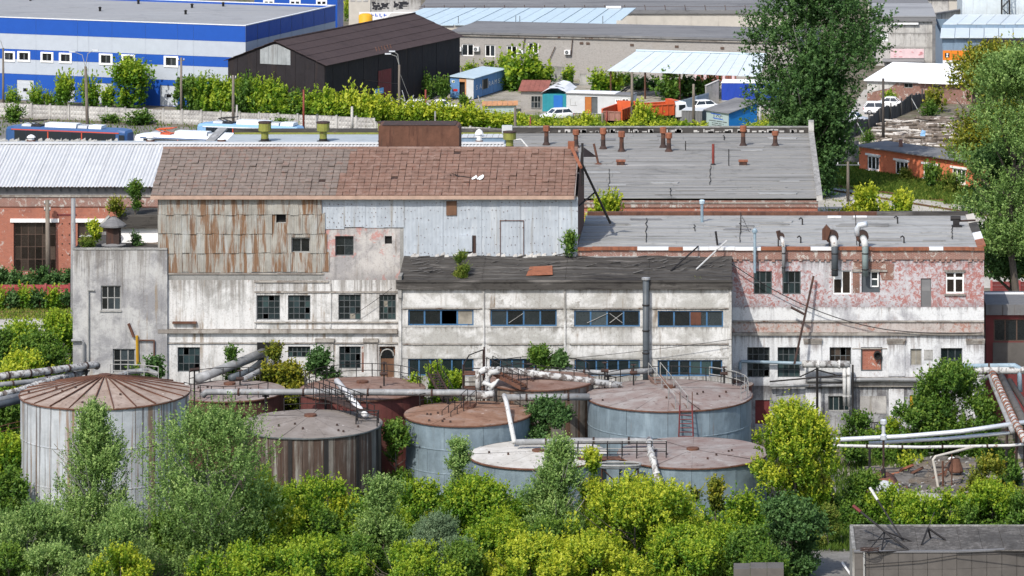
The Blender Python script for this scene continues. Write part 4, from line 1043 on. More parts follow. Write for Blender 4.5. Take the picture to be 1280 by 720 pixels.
# ================================================================= black barn
C=Vector((-52.1,497.0,0));dB=Vector((14.4,34.0,0)).normalized()
r,w=root_wall('barn','big black shed with a brown gabled roof and a grey gable patch',C,(dB.x,dB.y))
Lb,Wb,he,hp=36.9,13.8,7.3,9.9
m=MB();m.quad((0,0,0),(Lb,0,0),(Lb,0,he),(0,0,he));m.quad((Lb,Wb,0),(0,Wb,0),(0,Wb,he),(Lb,Wb,he))
m.add([(0,Wb,0),(0,0,0),(0,0,he),(0,Wb/2,hp),(0,Wb,he)],[(0,1,2,3,4)]);m.add([(Lb,0,0),(Lb,Wb,0),(Lb,Wb,he),(Lb,Wb/2,hp),(Lb,0,he)],[(0,1,2,3,4)])
obj('wall',m,Mt['barn_black'],r)
for k in range(16):
 a=k*2.0;m=MB();m.box(a+.02,a+1.98,-.05-.02*(k%2),-.004,.1,he-.1);obj('wall_panel',m,Mt['barn_black'],r)
for k in range(10):
 a=.02+k*(Wb-.04)/10;b=a+(Wb-.04)/10-.03
 f=lambda y:he+(hp-he)*(1-abs(y-Wb/2)/(Wb/2))-.25
 m=MB();m.prismx([(a,.1),(b,.1),(b,f(b)),(a,f(a))],-.05-.02*(k%2),-.004);obj('wall_panel',m,Mt['barn_black'],r)
for k in range(7):
 a=Wb*.5-2.1+k*.62;a2=a+.6
 f=lambda y:he+(hp-he)*(1-abs(y-Wb/2)/(Wb/2))-.3
 m=MB();m.prismx([(a,7.0),(a2,7.0),(a2,f(a2)),(a,f(a))],-.12-.02*(k%2),-.075);obj('gable_board',m,Mt['grey_wood'],r)
ov=.45;sl=(hp-he)/(Wb/2)
for side in(0,1):
 for i in range(8):
  for j in range(5):
   y0,y1=-ov+(Wb/2+ov)*j/5-(.08 if j else 0),-ov+(Wb/2+ov)*(j+1)/5
   x0,x1=-.35+(Lb+.7)*i/8+.015,-.35+(Lb+.7)*(i+1)/8-.015
   h=.09 if j else .07
   f0,f1=he+sl*y0+h,he+sl*y1+.04
   q=[(x0,y0,f0),(x1,y0,f0),(x1,y1,f1),(x0,y1,f1)]
   if side:q=[(x1,Wb-y0,f0),(x0,Wb-y0,f0),(x0,Wb-y1,f1),(x1,Wb-y1,f1)]
   m=MB();m.slab(*q,.06);obj('roof_panel',m,Mt['barn_roof'],r)
m=MB();m.bar((-.4,Wb/2,hp+.1),(Lb+.4,Wb/2,hp+.1),.12,6);obj('ridge_cap',m,Mt['barn_roof'],r)
a,b,c,d=w.rect(472,87,488,123);m=MB();m.box(a,b,-.14,-.08,c,d);dr=obj('door',m,Mt['maroon'],r)
for k in range(1,6):m=MB();x=a+(b-a)*k/6;m.box(x-.03,x+.03,-.16,-.142,c+.05,d-.05);obj('door_rib',m,Mt['maroon'],dr)
a,b,c,d=w.rect(460,110,470,117);m=MB();m.box(a,b,-1.1,-1.04,c,d);sg=obj('sign',m,Mt['sign_sky'],r,label='small sky blue sign beside the maroon door');
m=MB();m.bar(((a+b)/2,-1.07,0),((a+b)/2,-1.07,c),.05);m.box(a+.3,b-.3,-1.12,-1.105,c+.25,c+.33);obj('sign_post',m,Mt['white_paint'],sg)
m=MB()
for k in range(6):x=w.t(474+k*3.6);m.bar((x,.3,he+.1),(x+.3,.7,he+.65),.05)
obj('snow_guard',m,Mt['rust'],r)
# ================================================================= long grey brick building behind the yard
A=G(562,95);B=G(1000,106)
r,w=root_wall('brick_building','long grey brick building with white windows and a flat grey roof',A,((B-A).x,(B-A).y))
Lg=(B-A).length;hg=w.tz(570,42)[1]
gq=[(577,55,592,70),(606,56,619,71),(633,57,646,72),(639-3,57,646,72),(660,53,673,67)]
gq=[gq[0],gq[1],gq[2],gq[4]]
m=MB();wall_open(m,0,Lg,0,hg,0,[w.rect(*q)for q in gq],.2);obj('wall',m,Mt['grey_brick'],r)
closed_box(r,0,Lg,0,15,0,hg,Mt['grey_brick'])
for q in gq:
 wn_=window(r,w.rect(*q),0,2,1,Mt['frame_white'],Mt['glass_far'],.1,.13,.14)
m=MB();m.box(-.3,Lg,-.4,15,hg,hg+.22);obj('roof',m,Mt['darkgrey_roof'],r)
for k in range(3):m=MB();m.box(-.25,Lg,-.35+k*5,4.6+k*5,hg+.222,hg+.27+.01*(k%2));obj('roof_strip',m,Mt['darkgrey_roof'],r)
m=MB();m.box(-.1,Lg,-.25,-.005,hg-.3,hg-.003);obj('cornice',m,Mt['ledge'],r)
for px,py in((574,61),(596,61),(651,64),(710,65)):
 t,zc=w.tz(px,py);m=MB();m.box(t-.42,t+.42,-.5,-.02,zc-.3,zc+.3);ac=obj('air_conditioner',m,Mt['white_paint'],r)
 m=MB();m.lathe((0,0,0),[(.24,.0),(.24,.03),(.05,.03)],12);m.v=[(t-.05+x,-.5-q,zc+y)for x,y,q in m.v];m.f=[tuple(reversed(f))for f in m.f];obj('fan_grille',m,Mt['frame_dark'],ac)
for px in(727,735,790,846,903):
 t,zc=w.tz(px,54+(px-727)*.035);m=MB();m.box(t-.25,t+.25,-.08,-.003,zc-.15,zc+.15);obj('vent_grille',m,Mt['frame_brown'],r)
for px,ya,yb,lean in((654,47,75,.3),(715,49,70,.1),(690,58,78,.5)):
 t,za=w.tz(px,ya);_,zb=w.tz(px,yb);m=MB();m.bar((t+lean,-.2,za),(t-lean,-.2,zb),.06);obj('drain_pipe',m,Mt['frame_brown'],r)
 # light blue metal roof behind it
p=D(476,31,563);r,w=root_wall('workshop_hall','light blue metal roofed hall behind the long grey brick building',(p.x,p.y),(1,0))
tt=w.t(770);z0=ZZ(31,563)
m=MB();m.box(0,tt,.3,22,0,z0-.02);obj('wall',m,Mt['cream'],r)
pl=[w.t(476),w.t(755)]
nb=16
for i in range(nb):
 f0,f1=i/nb,(i+1)/nb-.004
 a,b=tt*f0,tt*f1;
 zr=ZZ(10,585);a2=XX(530,585)-p.x+(XX(796,585)-XX(530,585))*f0;b2=XX(530,585)-p.x+(XX(796,585)-XX(530,585))*f1
 m=MB();m.slab((a,0,z0+.03*(i%2)),(b,0,z0+.03*(i%2)),(b2,22,zr+.03*(i%2)),(a2,22,zr+.03*(i%2)),.12);obj('roof_sheet',m,Mt['lightblue_roof'],r)
m=MB();m.box(tt+.02,tt+1.6,1.2,1.3,3.0,z0+.5);obj('poster_wall',m,Mt['cream'],r)
for k in range(4):
 m=MB();px=(644,649,753,572)[k];x=w.t(px);m.bar((x,1.5,z0),(x,1.5,z0+1.1),.05);obj('vent_pipe',m,Mt['frame_dark'],r)
m=MB();x=w.t(751);m.box(x,x+2.2,21,21.6,ZZ(10,585)+.05,ZZ(10,585)+.35);obj('skylight',m,Mt['white_paint'],r)
# big dark roof at the very back
p=D(524,33,592);r,w=root_wall('factory_hall','wide hall with a dark flat roof and railing posts at the top of the view',(p.x,p.y),(1,0))
tt=w.t(1000);z0=ZZ(17,592)
m=MB();m.box(0,tt,0,40,-.5,z0);obj('wall',m,Mt['cream'],r)
for k in range(14):
 a=tt*k/14;m=MB();m.box(a+.03,a+tt/14-.03,-.08,-.004,.1,z0-.35);obj('wall_panel',m,Mt['cream'],r)
m=MB();m.box(-.2,tt+.2,-.3,40,z0+.003,z0+.5);obj('roof',m,Mt['darkgrey_roof'],r)
for k in range(5):m=MB();m.box(-.2,tt+.2,-.2+8*k,7.7+8*k,z0+.503,z0+.56+.012*(k%2));obj('roof_strip',m,Mt['darkgrey_roof'],r)
m=MB()
for k in range(19):x=tt*(k+.3)/19;m.bar((x,-.2,z0+.4),(x-.15,-.2,z0+1.3),.05)
m.bar((0,-.2,z0+1.05),(tt,-.2,z0+1.05),.025);obj('railing',m,Mt['frame_brown'],r)
m=MB();m.box(w.t(800),w.t(880),-.15,-.085,0.0,.5);obj('window_band',m,Mt['dark_inside'],r)
# white building and graffiti wall, top centre
p=D(430,20,600);r,w=root_wall('white_building','cream building corner above the black barn roof',(p.x,p.y),(1,0))
m=MB();m.box(w.t(436),w.t(463),0,10,0,ZZ(-6,600));obj('wall',m,Mt['cream'],r)
for k in range(3):m=MB();m.box(w.t(438+8*k),w.t(444+8*k),-.05,-.003,ZZ(2,600),ZZ(-2,600));obj('wall_panel',m,Mt['pale_concrete'],r)
m=MB();m.box(w.t(435),w.t(464),-.2,10,ZZ(-6,600)+.01,ZZ(-6,600)+.3);obj('roof',m,Mt['grey_roof'],r)
p=D(464,22,596);r,w=root_wall('graffiti_wall','pale wall with two dark grey graffiti panels at the top centre',(p.x,p.y),(1,0),cat='wall')
m=MB();m.box(0,w.t(526),0,.3,0,ZZ(0,596));obj('wall',m,Mt['pale_concrete'],r)
for xa,xb in((464.5,489),(491,512)):
 m=MB();
 for k in range(26):
  x=random.uniform(w.t(xa),w.t(xb)-.5);zc=random.uniform(ZZ(12.5,596),ZZ(3.5,596));m.box(x,x+random.uniform(.2,.7),-.02-.0006*k,-.004,zc,zc+random.uniform(.1,.35))
 obj('graffiti',m,Mt['print_dark'],r)
p=D(449,25,580);r=thing('banner_fence','white banner fence with blue marks beyond the barn ridge','fence',(p.x,p.y,0))
m=MB();m.box(0,9,0,.1,0,ZZ(15,580));obj('banner',m,Mt['white_paint'],r)
m=MB()
for k in range(7):x=1.7+k*.62+(0.5 if k>3 else 0);m.box(x,x+.14,-.02,-.003,ZZ(20.5,580),ZZ(17,580));m.box(x+.15,x+.4,-.02,-.003,ZZ(18.5+(k%3),580)-.12,ZZ(18.5+(k%3),580))
obj('banner_print',m,Mt['print_blue'],r)
p=D(457,23,575);m=MB();m.lathe((p.x,p.y,0),[(1.0,0),(1.0,ZZ(19,575)),(.6,ZZ(17,575)),(.01,ZZ(16.5,575))],14);tag(obj('barrel',m,Mt['yellow'],None,True),'round yellow tank top beyond the black barn roof','tank')
# ================================================================= top right
p=D(1095,100,560);r,w=root_wall('concrete_building','grey concrete panel building with a pink banner and a dark roof edge',(p.x,p.y),(1,0))
te=w.t(1168);zt=ZZ(24,560);zf=lambda y:ZZ(y,560)
for k,(ya,yb)in enumerate(((112,78),(78,60),(60,42),(42,27))):
 for i in range(3):
  a,b=te*i/3+.02,te*(i+1)/3-.02;m=MB();m.box(a,b,.012*((i+k)%2),.2,max(0,zf(ya))+.02,zf(yb)-.02);obj('wall_panel',m,Mt['pale_concrete'],r)
closed_box(r,0,te,.1,30,0,zt,Mt['pale_concrete'],True)
m=MB();m.box(-.2,te+.2,-.4,30,zt-.3,zt+.3);obj('roof',m,Mt['darkgrey_roof'],r)
m=MB();m.slab((-.2,-.4,zt+.5),(te+.2,-.4,zt+.5),(te+.2,14,zt+.9),(-.2,14,zt+.9),.15);obj('upper_roof',m,Mt['grey_roof'],r)
m=MB();m.box(te-.3,te+.3,-.5,.0,0,zt-.31);obj('corner_column',m,Mt['darkgrey_roof'],r)
m=MB();m.box(w.t(1112),w.t(1148),-.4,-.2,zf(30.5),zf(28));obj('gutter',m,Mt['white_paint'],r)
a,b,c,d=w.rect(1113,61,1155,72.5);m=MB();m.box(a,b,-.12,-.03,c,d);bn=obj('banner',m,Mt['banner_pink'],r,label='faded pink advertising banner')
m=MB()
for k in range(14):x=random.uniform(a+.1,b-.5);zc=random.uniform(c+.1,d-.25);m.box(x,x+random.uniform(.15,.5),-.14-.0007*k,-.123,zc,zc+.1)
obj('banner_print',m,Mt['print_pink'],bn)
m=MB();m.slab((w.t(1103),-1.6,zf(73.5)-.2),(w.t(1155),-1.6,zf(73.5)-.2),(w.t(1155),-.03,zf(73.5)+.05),(w.t(1103),-.03,zf(73.5)+.05),.1);obj('canopy',m,Mt['darkgrey_roof'],r)
m=MB();m.box(w.t(1095),w.t(1110),-.06,-.004,zf(52),zf(41));obj('glass_block_window',m,Mt['white_paint'],r)
# stepped wall behind
p=D(1170,80,566);r,w=root_wall('stepped_wall','pale stepped firewall running back beside the concrete building',(p.x,p.y),(.55,.83),cat='wall')
for k in range(3):m=MB();m.box(k*10,k*10+9.9,0,.4,0,6.6+k*1.3);obj('wall_section',m,Mt['pale_concrete'],r);m=MB();m.box(k*10,k*10+9.95,-.1,.5,6.603+k*1.3,6.8+k*1.3);obj('wall_cap',m,Mt['darkgrey_roof'],r)
# blue-grey sheds with the orange poster
p=D(1175,80,540);r,w=root_wall('blue_shed','blue-grey metal shed with light roof and an orange poster on its front',(p.x,p.y),(1,0))
te=w.t(1340);z=lambda y:ZZ(y,540);t0=w.t(1178);t1=w.t(1232)
for k in range(4):m=MB();a=t0+(t1-t0)*k/4;m.box(a+.015,a+(t1-t0)/4-.015,0,.2,0,z(46.5));obj('wall_panel',m,Mt['blue_siding'],r)
closed_box(r,t0,te,.1,25,0,z(47),Mt['blue_siding'],True)
for i in range(9):
 f0,f1=i/9,(i+1)/9-.004;a,b=te*f0,te*f1
 m=MB();m.slab((a,-.6,z(46)+.02*(i%2)),(b,-.6,z(46)+.02*(i%2)),(b+.6,9,ZZ(35,549)+.02*(i%2)),(a+.6,9,ZZ(35,549)+.02*(i%2)),.12);obj('roof_sheet',m,Mt['pale_roof'],r)
 m=MB();m.slab((a+.9,9.3,ZZ(30,549)+.02*(i%2)),(b+.9,9.3,ZZ(30,549)+.02*(i%2)),(b+3.2,24,ZZ(18,564)+.02*(i%2)),(a+3.2,24,ZZ(18,564)+.02*(i%2)),.12);obj('roof_sheet',m,Mt['pale_roof'],r)
m=MB();m.box(.7,te,9.0,9.2,ZZ(36,549),ZZ(30,549)-.15);obj('clerestory',m,Mt['blue_siding'],r)
a,b,c,d=w.rect(1178.5,63,1231,79);zm=c+(d-c)*.24
m=MB();m.box(a,b,-.12,-.03,zm,d);po=obj('poster',m,Mt['billboard_orange'],r,label='orange advertising poster with a dark logo and a portrait')
m=MB();m.box(a,b,-.12,-.03,zm-.9,zm-.004);obj('poster_strip',m,Mt['white_paint'],r)
lx,lz=a+.28,d-.95
m=MB();m.box(lx,lx+.62,-.14,-.123,lz,lz+.62);obj('logo_field',m,Mt['print_dark'],po)
m=MB();m.prism([(lx+.16,lz+.05),(lx+.44,lz+.05),(lx+.44,lz+.16),(lx+.32,lz+.3),(lx+.46,lz+.46),(lx+.46,lz+.57),(lx+.18,lz+.57),(lx+.18,lz+.44),(lx+.3,lz+.3),(lx+.16,lz+.18)],-.16,-.142);obj('logo_mark',m,Mt['white_paint'],po)
m=MB()
for x0,x1,z_ in((0,.18,.42),(.2,.75,.40),(0,.5,.16),(.52,1.05,.16)):m.box(lx+.88+x0,lx+.88+x1,-.135,-.123,lz+z_,lz+z_+.09)
obj('poster_lettering',m,Mt['print_brown'],po)
hx,hz_=a+(b-a)*.70,zm+.35
m=MB();m.lathe((0,0,0),[(.001,.02),(.27,.0)],14);m.v=[(hx+x,-.125-q,hz_+.22+y*1.35)for x,y,q in m.v];m.f=[tuple(reversed(f))for f in m.f];obj('portrait_face',m,Mt['print_skin'],po)
m=MB();m.prism([(hx-.3,hz_+.25),(hx-.22,hz_+.28),(hx+.22,hz_+.28),(hx+.3,hz_+.25),(hx+.28,hz_+.58),(hx,hz_+.72),(hx-.28,hz_+.58)],-.1225,-.121);m.v=[(x,y-.003,q+.12)for x,y,q in m.v];obj('portrait_hair',m,Mt['print_brown'],po)
m=MB();m.prism([(hx-.6,zm-.55),(hx+.6,zm-.55),(hx+.5,zm-.05),(hx+.2,zm+.1),(hx-.2,zm+.1),(hx-.5,zm-.05)],-.15,-.13);obj('portrait_coat',m,Mt['print_dark'],po)
m=MB();m.box(a+.3,a+1.4,-.135,-.123,zm-.35,zm-.28);obj('poster_lettering',m,Mt['print_dark'],po)
m=MB();m.box(w.t(1233),w.t(1300),-2.5,-.02,0,z(52));m.box(w.t(1232),w.t(1300),-2.7,0,z(52)+.01,z(46.6)-.15);obj('porch',m,Mt['barn_black'],r)
m=MB();m.box(w.t(1216),te,26,40,0,ZZ(-8,567));obj('rear_wall',m,Mt['pale_roof'],r)
p=D(1085,20,612);r,w=root_wall('pale_hall','pale flat hall filling the top edge behind the concrete building',(p.x,p.y),(1,0))
for k in range(9):m=MB();m.box(k*3.1,k*3.1+3.06,0,.3,0,ZZ(-1,612));obj('wall_panel',m,Mt['pale_concrete' if k%2 else 'cream'],r)
m=MB();m.box(-.3,28.2,-.3,30,ZZ(-1,612)+.01,ZZ(-1,612)+.4);obj('roof',m,Mt['lightblue_roof'],r)
# white-roofed old brick shed
A=G(1080,133);A=Vector((XX(1084,520),520,0));B=Vector((XX(1215,516),516,0))
r,w=root_wall('old_brick_shed','old dark brick shed under a bright white sheet roof',A,((B-A).x,(B-A).y))
tl_=w.t(1215);he=w.tz(1100,101)[1];hr=ZZ(77,532)
m=MB();hq=[w.rect(1130,104,1141,110),w.rect(1166,107,1177,112)];wall_open(m,0,tl_,0,he,0,hq,.2);obj('wall',m,Mt['old_brick'],r)
closed_box(r,0,tl_,0,11,0,he,Mt['old_brick'])
for q in hq:window(r,q,0,2,1,Mt['frame_grey'],Mt['glass_far'],.1)
m=MB();m.prism([(0,1.0),(3.0,he-.9),(4.2,he-.05),(0,he-.05)],-.04,-.004);obj('plaster_remnant',m,Mt['pale_concrete'],r)
ws=6
for i in range(ws):
 a,b=-.4+(tl_+.8)*i/ws+.01,-.4+(tl_+.8)*(i+1)/ws;dy=-.7 if i>=3 else-.3
 x2=XX(1101,532)-XX(1084,520)
 sl_=(hr-he)/11.3
 m=MB();m.slab((a,dy,he+sl_*dy+.1),(b,dy,he+sl_*dy+.1),(b+.9,11.3,hr+.1),(a+.9,11.3,hr+.1),.1);obj('roof_sheet',m,Mt['white_roof'],r)
m=MB();m.box(-.3,tl_*.5,-.35,-.2,he-.15,he-.005);obj('gutter',m,Mt['darkgrey_roof'],r)
# lattice tower, top right
p=G(1257,78);r=thing('lattice_tower','thin dark lattice mast rising past the top right edge','tower',p)
m=MB();s=.55
for sx,sy in((-s,-s),(s,-s),(s,s),(-s,s)):m.bar((sx,sy,0),(sx,sy,22),.09)
obj('legs',m,Mt['black_steel'],r)
m=MB()
for k in range(20):
 z0,z1=k*1.1,(k+1)*1.1;f=1 if k%2 else-1
 m.bar((-s*f,-s,z0),(s*f,-s,z1),.05);m.bar((-s*f,s,z0),(s*f,s,z1),.05);m.bar((-s,-s*f,z0),(-s,s*f,z1),.05);m.bar((s,-s*f,z0),(s,s*f,z1),.05)
obj('lattice',m,Mt['black_steel'],r)
# ================================================================= orange brick cottage on the right
A=G(1074,214);B=G(1206,234)
r,w=root_wall('cottage','orange brick cottage with four white windows and a flat grey roof',A,((B-A).x,(B-A).y))
tc=w.t(1216);hc=w.tz(1076,183)[1]
cq=[(1084,195,1099,212.5),(1119,201.5,1135,219),(1154,206,1171,223),(1190,211,1207,229)]
hs=[w.rect(*q)for q in cq]
m=MB();wall_open(m,0,tc,-.6,hc,0,hs,.2);obj('wall',m,Mt['bright_brick'],r)
closed_box(r,0,tc,0,4.4,-.6,hc,Mt['bright_brick'])
for q in hs:
 a,b,c,d=q;window(r,q,0,3,1,Mt['frame_white'],Mt['glass_far'],.08,.14,.13)
 m=MB();m.box(a-.25,b+.25,-.10,-.004,d+.01,d+.24);obj('lintel',m,Mt['frame_white'],r);m=MB();m.box(a-.1,b+.1,-.08,-.004,c-.12,c-.01);obj('sill',m,Mt['frame_white'],r)
for k in range(5):
 a,b=-.4+(tc+.8)*k/5,-.4+(tc+.8)*(k+1)/5-.02
 m=MB();m.slab((a,-.5,hc+.12+.01*(k%2)),(b,-.5,hc+.12+.01*(k%2)),(b,4.6,hc+.2+.01*(k%2)),(a,4.6,hc+.2+.01*(k%2)),.12);obj('roof_strip',m,Mt['darkgrey_roof'],r)
p=r.matrix_basis@Vector((4.3,2.4,hc+.2));m=MB();m.box(p.x-.22,p.x+.22,p.y-.22,p.y+.22,hc-.1,hc+1.0);tag(obj('chimney',m,Mt['old_brick']),'small brick chimney on the orange cottage roof','chimney')
# ================================================================= right edge, low buildings by the pink block
YR=312.0
r,w=root_wall('boiler_house','dark red low building with a wide dirty window at the right edge',(XX(1232,YR),YR),(1,0))
te=w.t(1330);z=lambda y:ZZ(y,YR);q=w.rect(1242,399,1300,427)
m=MB();wall_open(m,0,te,0,z(393),0,[q],.2);obj('wall',m,Mt['maroon'],r)
m=MB();m.box(0,te,-.3,6,z(393),z(380));obj('roof',m,Mt['grey_metal'],r)
m=MB();m.box(w.t(1241),te,-.06,-.004,z(458),z(428));obj('wall_panel',m,Mt['plywood_grey'],r)
window(r,q,0,4,1,Mt['frame_brown'],Mt['glass'],.1,.1,.1)
YW=316.5;x0=XX(1231,YW)
r=thing('white_wall','white rendered wall behind the dark red boiler house roof','wall',(x0,YW,0))
for k in range(4):m=MB();m.box(k*1.55,k*1.55+1.52,0,.25,ZZ(380,YW),ZZ(366,YW));obj('wall_panel',m,Mt['white_roof'],r)
m=MB();m.box(-.1,6.4,.03,.22,0,ZZ(380.2,YW));obj('wall_base',m,Mt['concrete'],r)
YF=370;
r=thing('red_fence','dark red slatted fence below the trunk of the right tree','fence',(XX(1238,YF),YF,0))
for k in range(4):
 a=k*2.6;m=MB();m.box(a,a+.2,-.08,.12,0,ZZ(350.5,YF));obj('post',m,Mt['red_fence'],r)
 for j in range(3):zt=ZZ(352,YF)-j*.34;m=MB();m.box(a+.2,a+2.58,0,.06,max(0,zt-.32),zt);obj('slat',m,Mt['maroon'],r)
 # left: long red concrete fence
YF=367.0;zt=ZZ(356,YF)
r=thing('concrete_fence','faded red concrete panel fence in front of the brick hall','fence',(XX(-60,YF),YF,0))
for k in range(7):
 a=k*2.15;m=MB();m.box(a-.09,a+.09,-.14,.1,0,zt+.12);obj('post',m,Mt['red_fence'],r)
 m=MB();m.box(a+.09,a+2.06,-.05,.05,0,zt);
 for j in range(2):m.box(a+.25,a+1.9,-.09,-.051,.3+j*1.0,1.15+j*1.0 if j<1 else zt-.2)
 obj('fence_panel',m,Mt['red_fence'],r)
 # foreground grey building, bottom right
A=D(1068,690,254);zr=A.z
r,w=root_wall('panel_building','grey panel building corner with a flat cracked roof in the lower right',(A.x,A.y),(1,0))
tB=w.t(1196);te=w.t(1310)
m=MB()
npn=7
Zr2=zr+.15
for k in range(npn):
 a,b=tB*k/npn+.012,tB*(k+1)/npn-.012
 for j in range(4):m=MB();zt=zr-.05-j*1.05;m.box(a,b,random.uniform(0,.012),.2,zt-1.035,zt);obj('wall_panel',m,Mt['plywood_grey'],r)
for k in range(6):
 a,b=tB+(te-tB)*k/6+.012,tB+(te-tB)*(k+1)/6-.012;y0=.05+.16*k
 for j in range(4):m=MB();zt=zr-.05-j*1.05;m.slab((a,y0,zt),(b,y0+.16,zt),(b,y0+.36,zt),(a,y0+.2,zt),1.035);obj('wall_panel',m,Mt['plywood_grey'],r)
m=MB();m.box(.02,tB,.25,6.9,0,zr-.02);m.box(tB+.002,te,1.35,6.9,0,zr-.021);obj('wall',m,Mt['concrete'],r)
m=MB();m.box(-.05,tB+.1,-.06,.3,zr-.03,zr+.06);m.slab((tB+.1,-.06,zr+.06),(te,.9,zr+.06),(te,1.2,zr+.06),(tB+.1,.3,zr+.06),.09);obj('roof_edge',m,Mt['darkgrey_roof'],r)
for k in range(9):
 a,b=te*k/9,te*(k+1)/9-.025;dz=random.uniform(0,.04);m=MB();m.box(a,b,.32,6.95,zr-.018,zr+.03+dz);obj('roof_slab',m,Mt['slab_dark'],r)
m=MB();m.box(-.08,te,6.96,7.15,0,zr+.12);m.box(-.12,.1,.3,6.95,0,zr+.14);obj('parapet',m,Mt['concrete'],r)
m=MB();m.box(w.t(1080)-.06,w.t(1080)+.06,-.12,-.003,zr-4,zr+.3);obj('drain_pipe',m,Mt['frame_grey'],r)
FG=(r,zr,A)
A=D(917,711,250);r,w=root_wall('concrete_wall','low weathered concrete wall at the bottom edge under the maples',(A.x,A.y),(1,0),cat='wall')
for k in range(3):m=MB();m.box(k*1.05,k*1.05+1.03,0,1.6,0,A.z+random.uniform(-.03,.03));obj('block',m,Mt['plywood_grey'],r)
# ================================================================= vehicles
def loft(m,secs,mi=0):
 """closed sections [(x, [(y,z)...])] of equal length"""
 n=len(secs[0][1]);b=len(m.v)
 for x,ring in secs:
  for y,z in ring:m.v.append((x,y,z))
 fs=[]
 for i in range(len(secs)-1):
  for j in range(n):j2=(j+1)%n;fs.append((b+i*n+j,b+i*n+j2,b+(i+1)*n+j2,b+(i+1)*n+j))
 fs.append(tuple(b+j for j in range(n-1,-1,-1)));fs.append(tuple(b+(len(secs)-1)*n+j for j in range(n)))
 m.f.extend(fs);m.m.extend([mi]*len(fs))
def wheel(parent,x,y,rad,wid,side):
 m=MB();m.lathe((0,0,0),[(rad*.6,-wid/2),(rad*.93,-wid/2),(rad,-wid/4),(rad,wid/4),(rad*.93,wid/2),(rad*.6,wid/2)],16)
 m.v=[(x+a,y+c,rad+b)for a,b,c in m.v];m.f=[tuple(reversed(f))for f in m.f]
 o=obj('wheel',m,Mt['tyre'],parent,True)
 m=MB();m.lathe((0,0,0),[(.001,wid*.5),(rad*.5,wid*.42),(rad*.62,wid*.46)],12)
 m.v=[(x+a,y+side*c,rad+b)for a,b,c in m.v]
 obj('rim',m,Mt['rim'],o)
def car(label,loc,rz,paint='car_white',L=4.1,Wd=1.7,Ht=1.47,kind='hatch',group='cars parked in the yards'):
 r=thing('parked_car',label,'car',loc,rz,group)
 h=Wd/2;a=L/2
 def ring(w,zb,zs,zt):return[(-w*.92,zb),(w*.92,zb),(w,zb+.12),(w,zs),(w*.93,zt),(-w*.93,zt),(-w,zs),(-w,zb+.12)]
 m=MB()
 loft(m,[(-a,ring(h*.80,.42,.62,.74)),(-a+.12,ring(h*.93,.30,.72,.90 if kind=='hatch' else .86)),(-a+.7,ring(h,.24,.80,.95)),(0,ring(h,.22,.80,.93)),(a-1.2,ring(h,.22,.78,.92)),(a-.6,ring(h*.98,.24,.70,.82)),(a-.15,ring(h*.90,.28,.58,.68)),(a,ring(h*.76,.36,.50,.56))])
 obj('body',m,Mt[paint],r,True)
 b0,b1,t0,t1=((-a+.12,a-1.15,-a+.55,.25)if kind=='hatch' else(-a+.55,a-1.25,-a+1.25,.25))
 def q(x0,x1,w,z):return[(x0,-w,z),(x1,-w,z),(x1,w,z),(x0,w,z)]
 m=MB();lo,hi=q(b0,b1,h*.90,.90),q(t0,t1,h*.74,Ht-.06)
 m.add(lo+hi,[(0,1,5,4),(1,2,6,5),(2,3,7,6),(3,0,4,7),(4,5,6,7)]);obj('window',m,Mt['car_glass'],r)
 m=MB();loft(m,[(t0-.12,[(-h*.70,Ht-.10),(h*.70,Ht-.10),(h*.66,Ht-.05),(-h*.66,Ht-.05)]),(t0+.2,[(-h*.77,Ht-.10),(h*.77,Ht-.10),(h*.68,Ht),(-h*.68,Ht)]),(t1-.2,[(-h*.77,Ht-.10),(h*.77,Ht-.10),(h*.68,Ht),(-h*.68,Ht)]),(t1+.12,[(-h*.72,Ht-.13),(h*.72,Ht-.13),(h*.68,Ht-.08),(-h*.68,Ht-.08)])])
 for s in(-1,1):
  for(xa,xb)in((b0,t0),(b1,t1),((b0+b1)/2,(t0+t1)/2)):
   m.bar((xa,s*h*.90,.90),(xb,s*h*.75,Ht-.08),.045)
 obj('roof',m,Mt[paint],r)
 for s in(-1,1):
  for x in(-a+.75,a-.78):wheel(r,x,s*(h-.09),.31,.20,s)
  m=MB();m.box(a-.33,a-.05,s*h*.62-.17,s*h*.62+.17,.58,.70);obj('headlight',m,Mt['rim'],r)
  m=MB();m.box(-a-.01,-a+.16,s*h*.70-.13,s*h*.70+.13,.62,.80);obj('tail_light',m,Mt['sign_red'],r)
  m=MB();m.box(b1-.35,b1-.2,s*(h+.01),s*(h+.14),.90,1.02);obj('mirror',m,Mt[paint],r)
 m=MB();m.box(a-.06,a+.02,-h*.5,h*.5,.36,.46);obj('bumper_grille',m,Mt['tyre'],r)
 return r
p=G(695,151);car('white hatchback parked by the weeds before the white cabin',(p.x,p.y+.9,.004),R(205))
p=G(553,140);car('small white car parked left of the blue container, facing right',(p.x,p.y+.9,.004),R(12),kind='sedan')
p=G(514,141);car('white van-like car half hidden beside the scrap wood pile',(p.x,p.y+.9,.004),R(170),Ht=1.6)
p=G(884,140);car('white car nosed against the grey metal fence near the blue trailer',(p.x,p.y+1.0,.004),R(25))
p=G(1099,143.5);car('white hatchback on the pale road by the dark board fence',(p.x,p.y+.9,.012),R(0),L=4.0,Ht=1.55)
p=G(1068,156);car('silver-white car half behind the big dark tree',(p.x,p.y+.6,.012),R(-25),'car_silver',kind='sedan')
p=G(1114,138);car('white sedan behind the white hatchback on the pale road',(p.x+.3,p.y+2.2,.012),R(-6),kind='sedan')
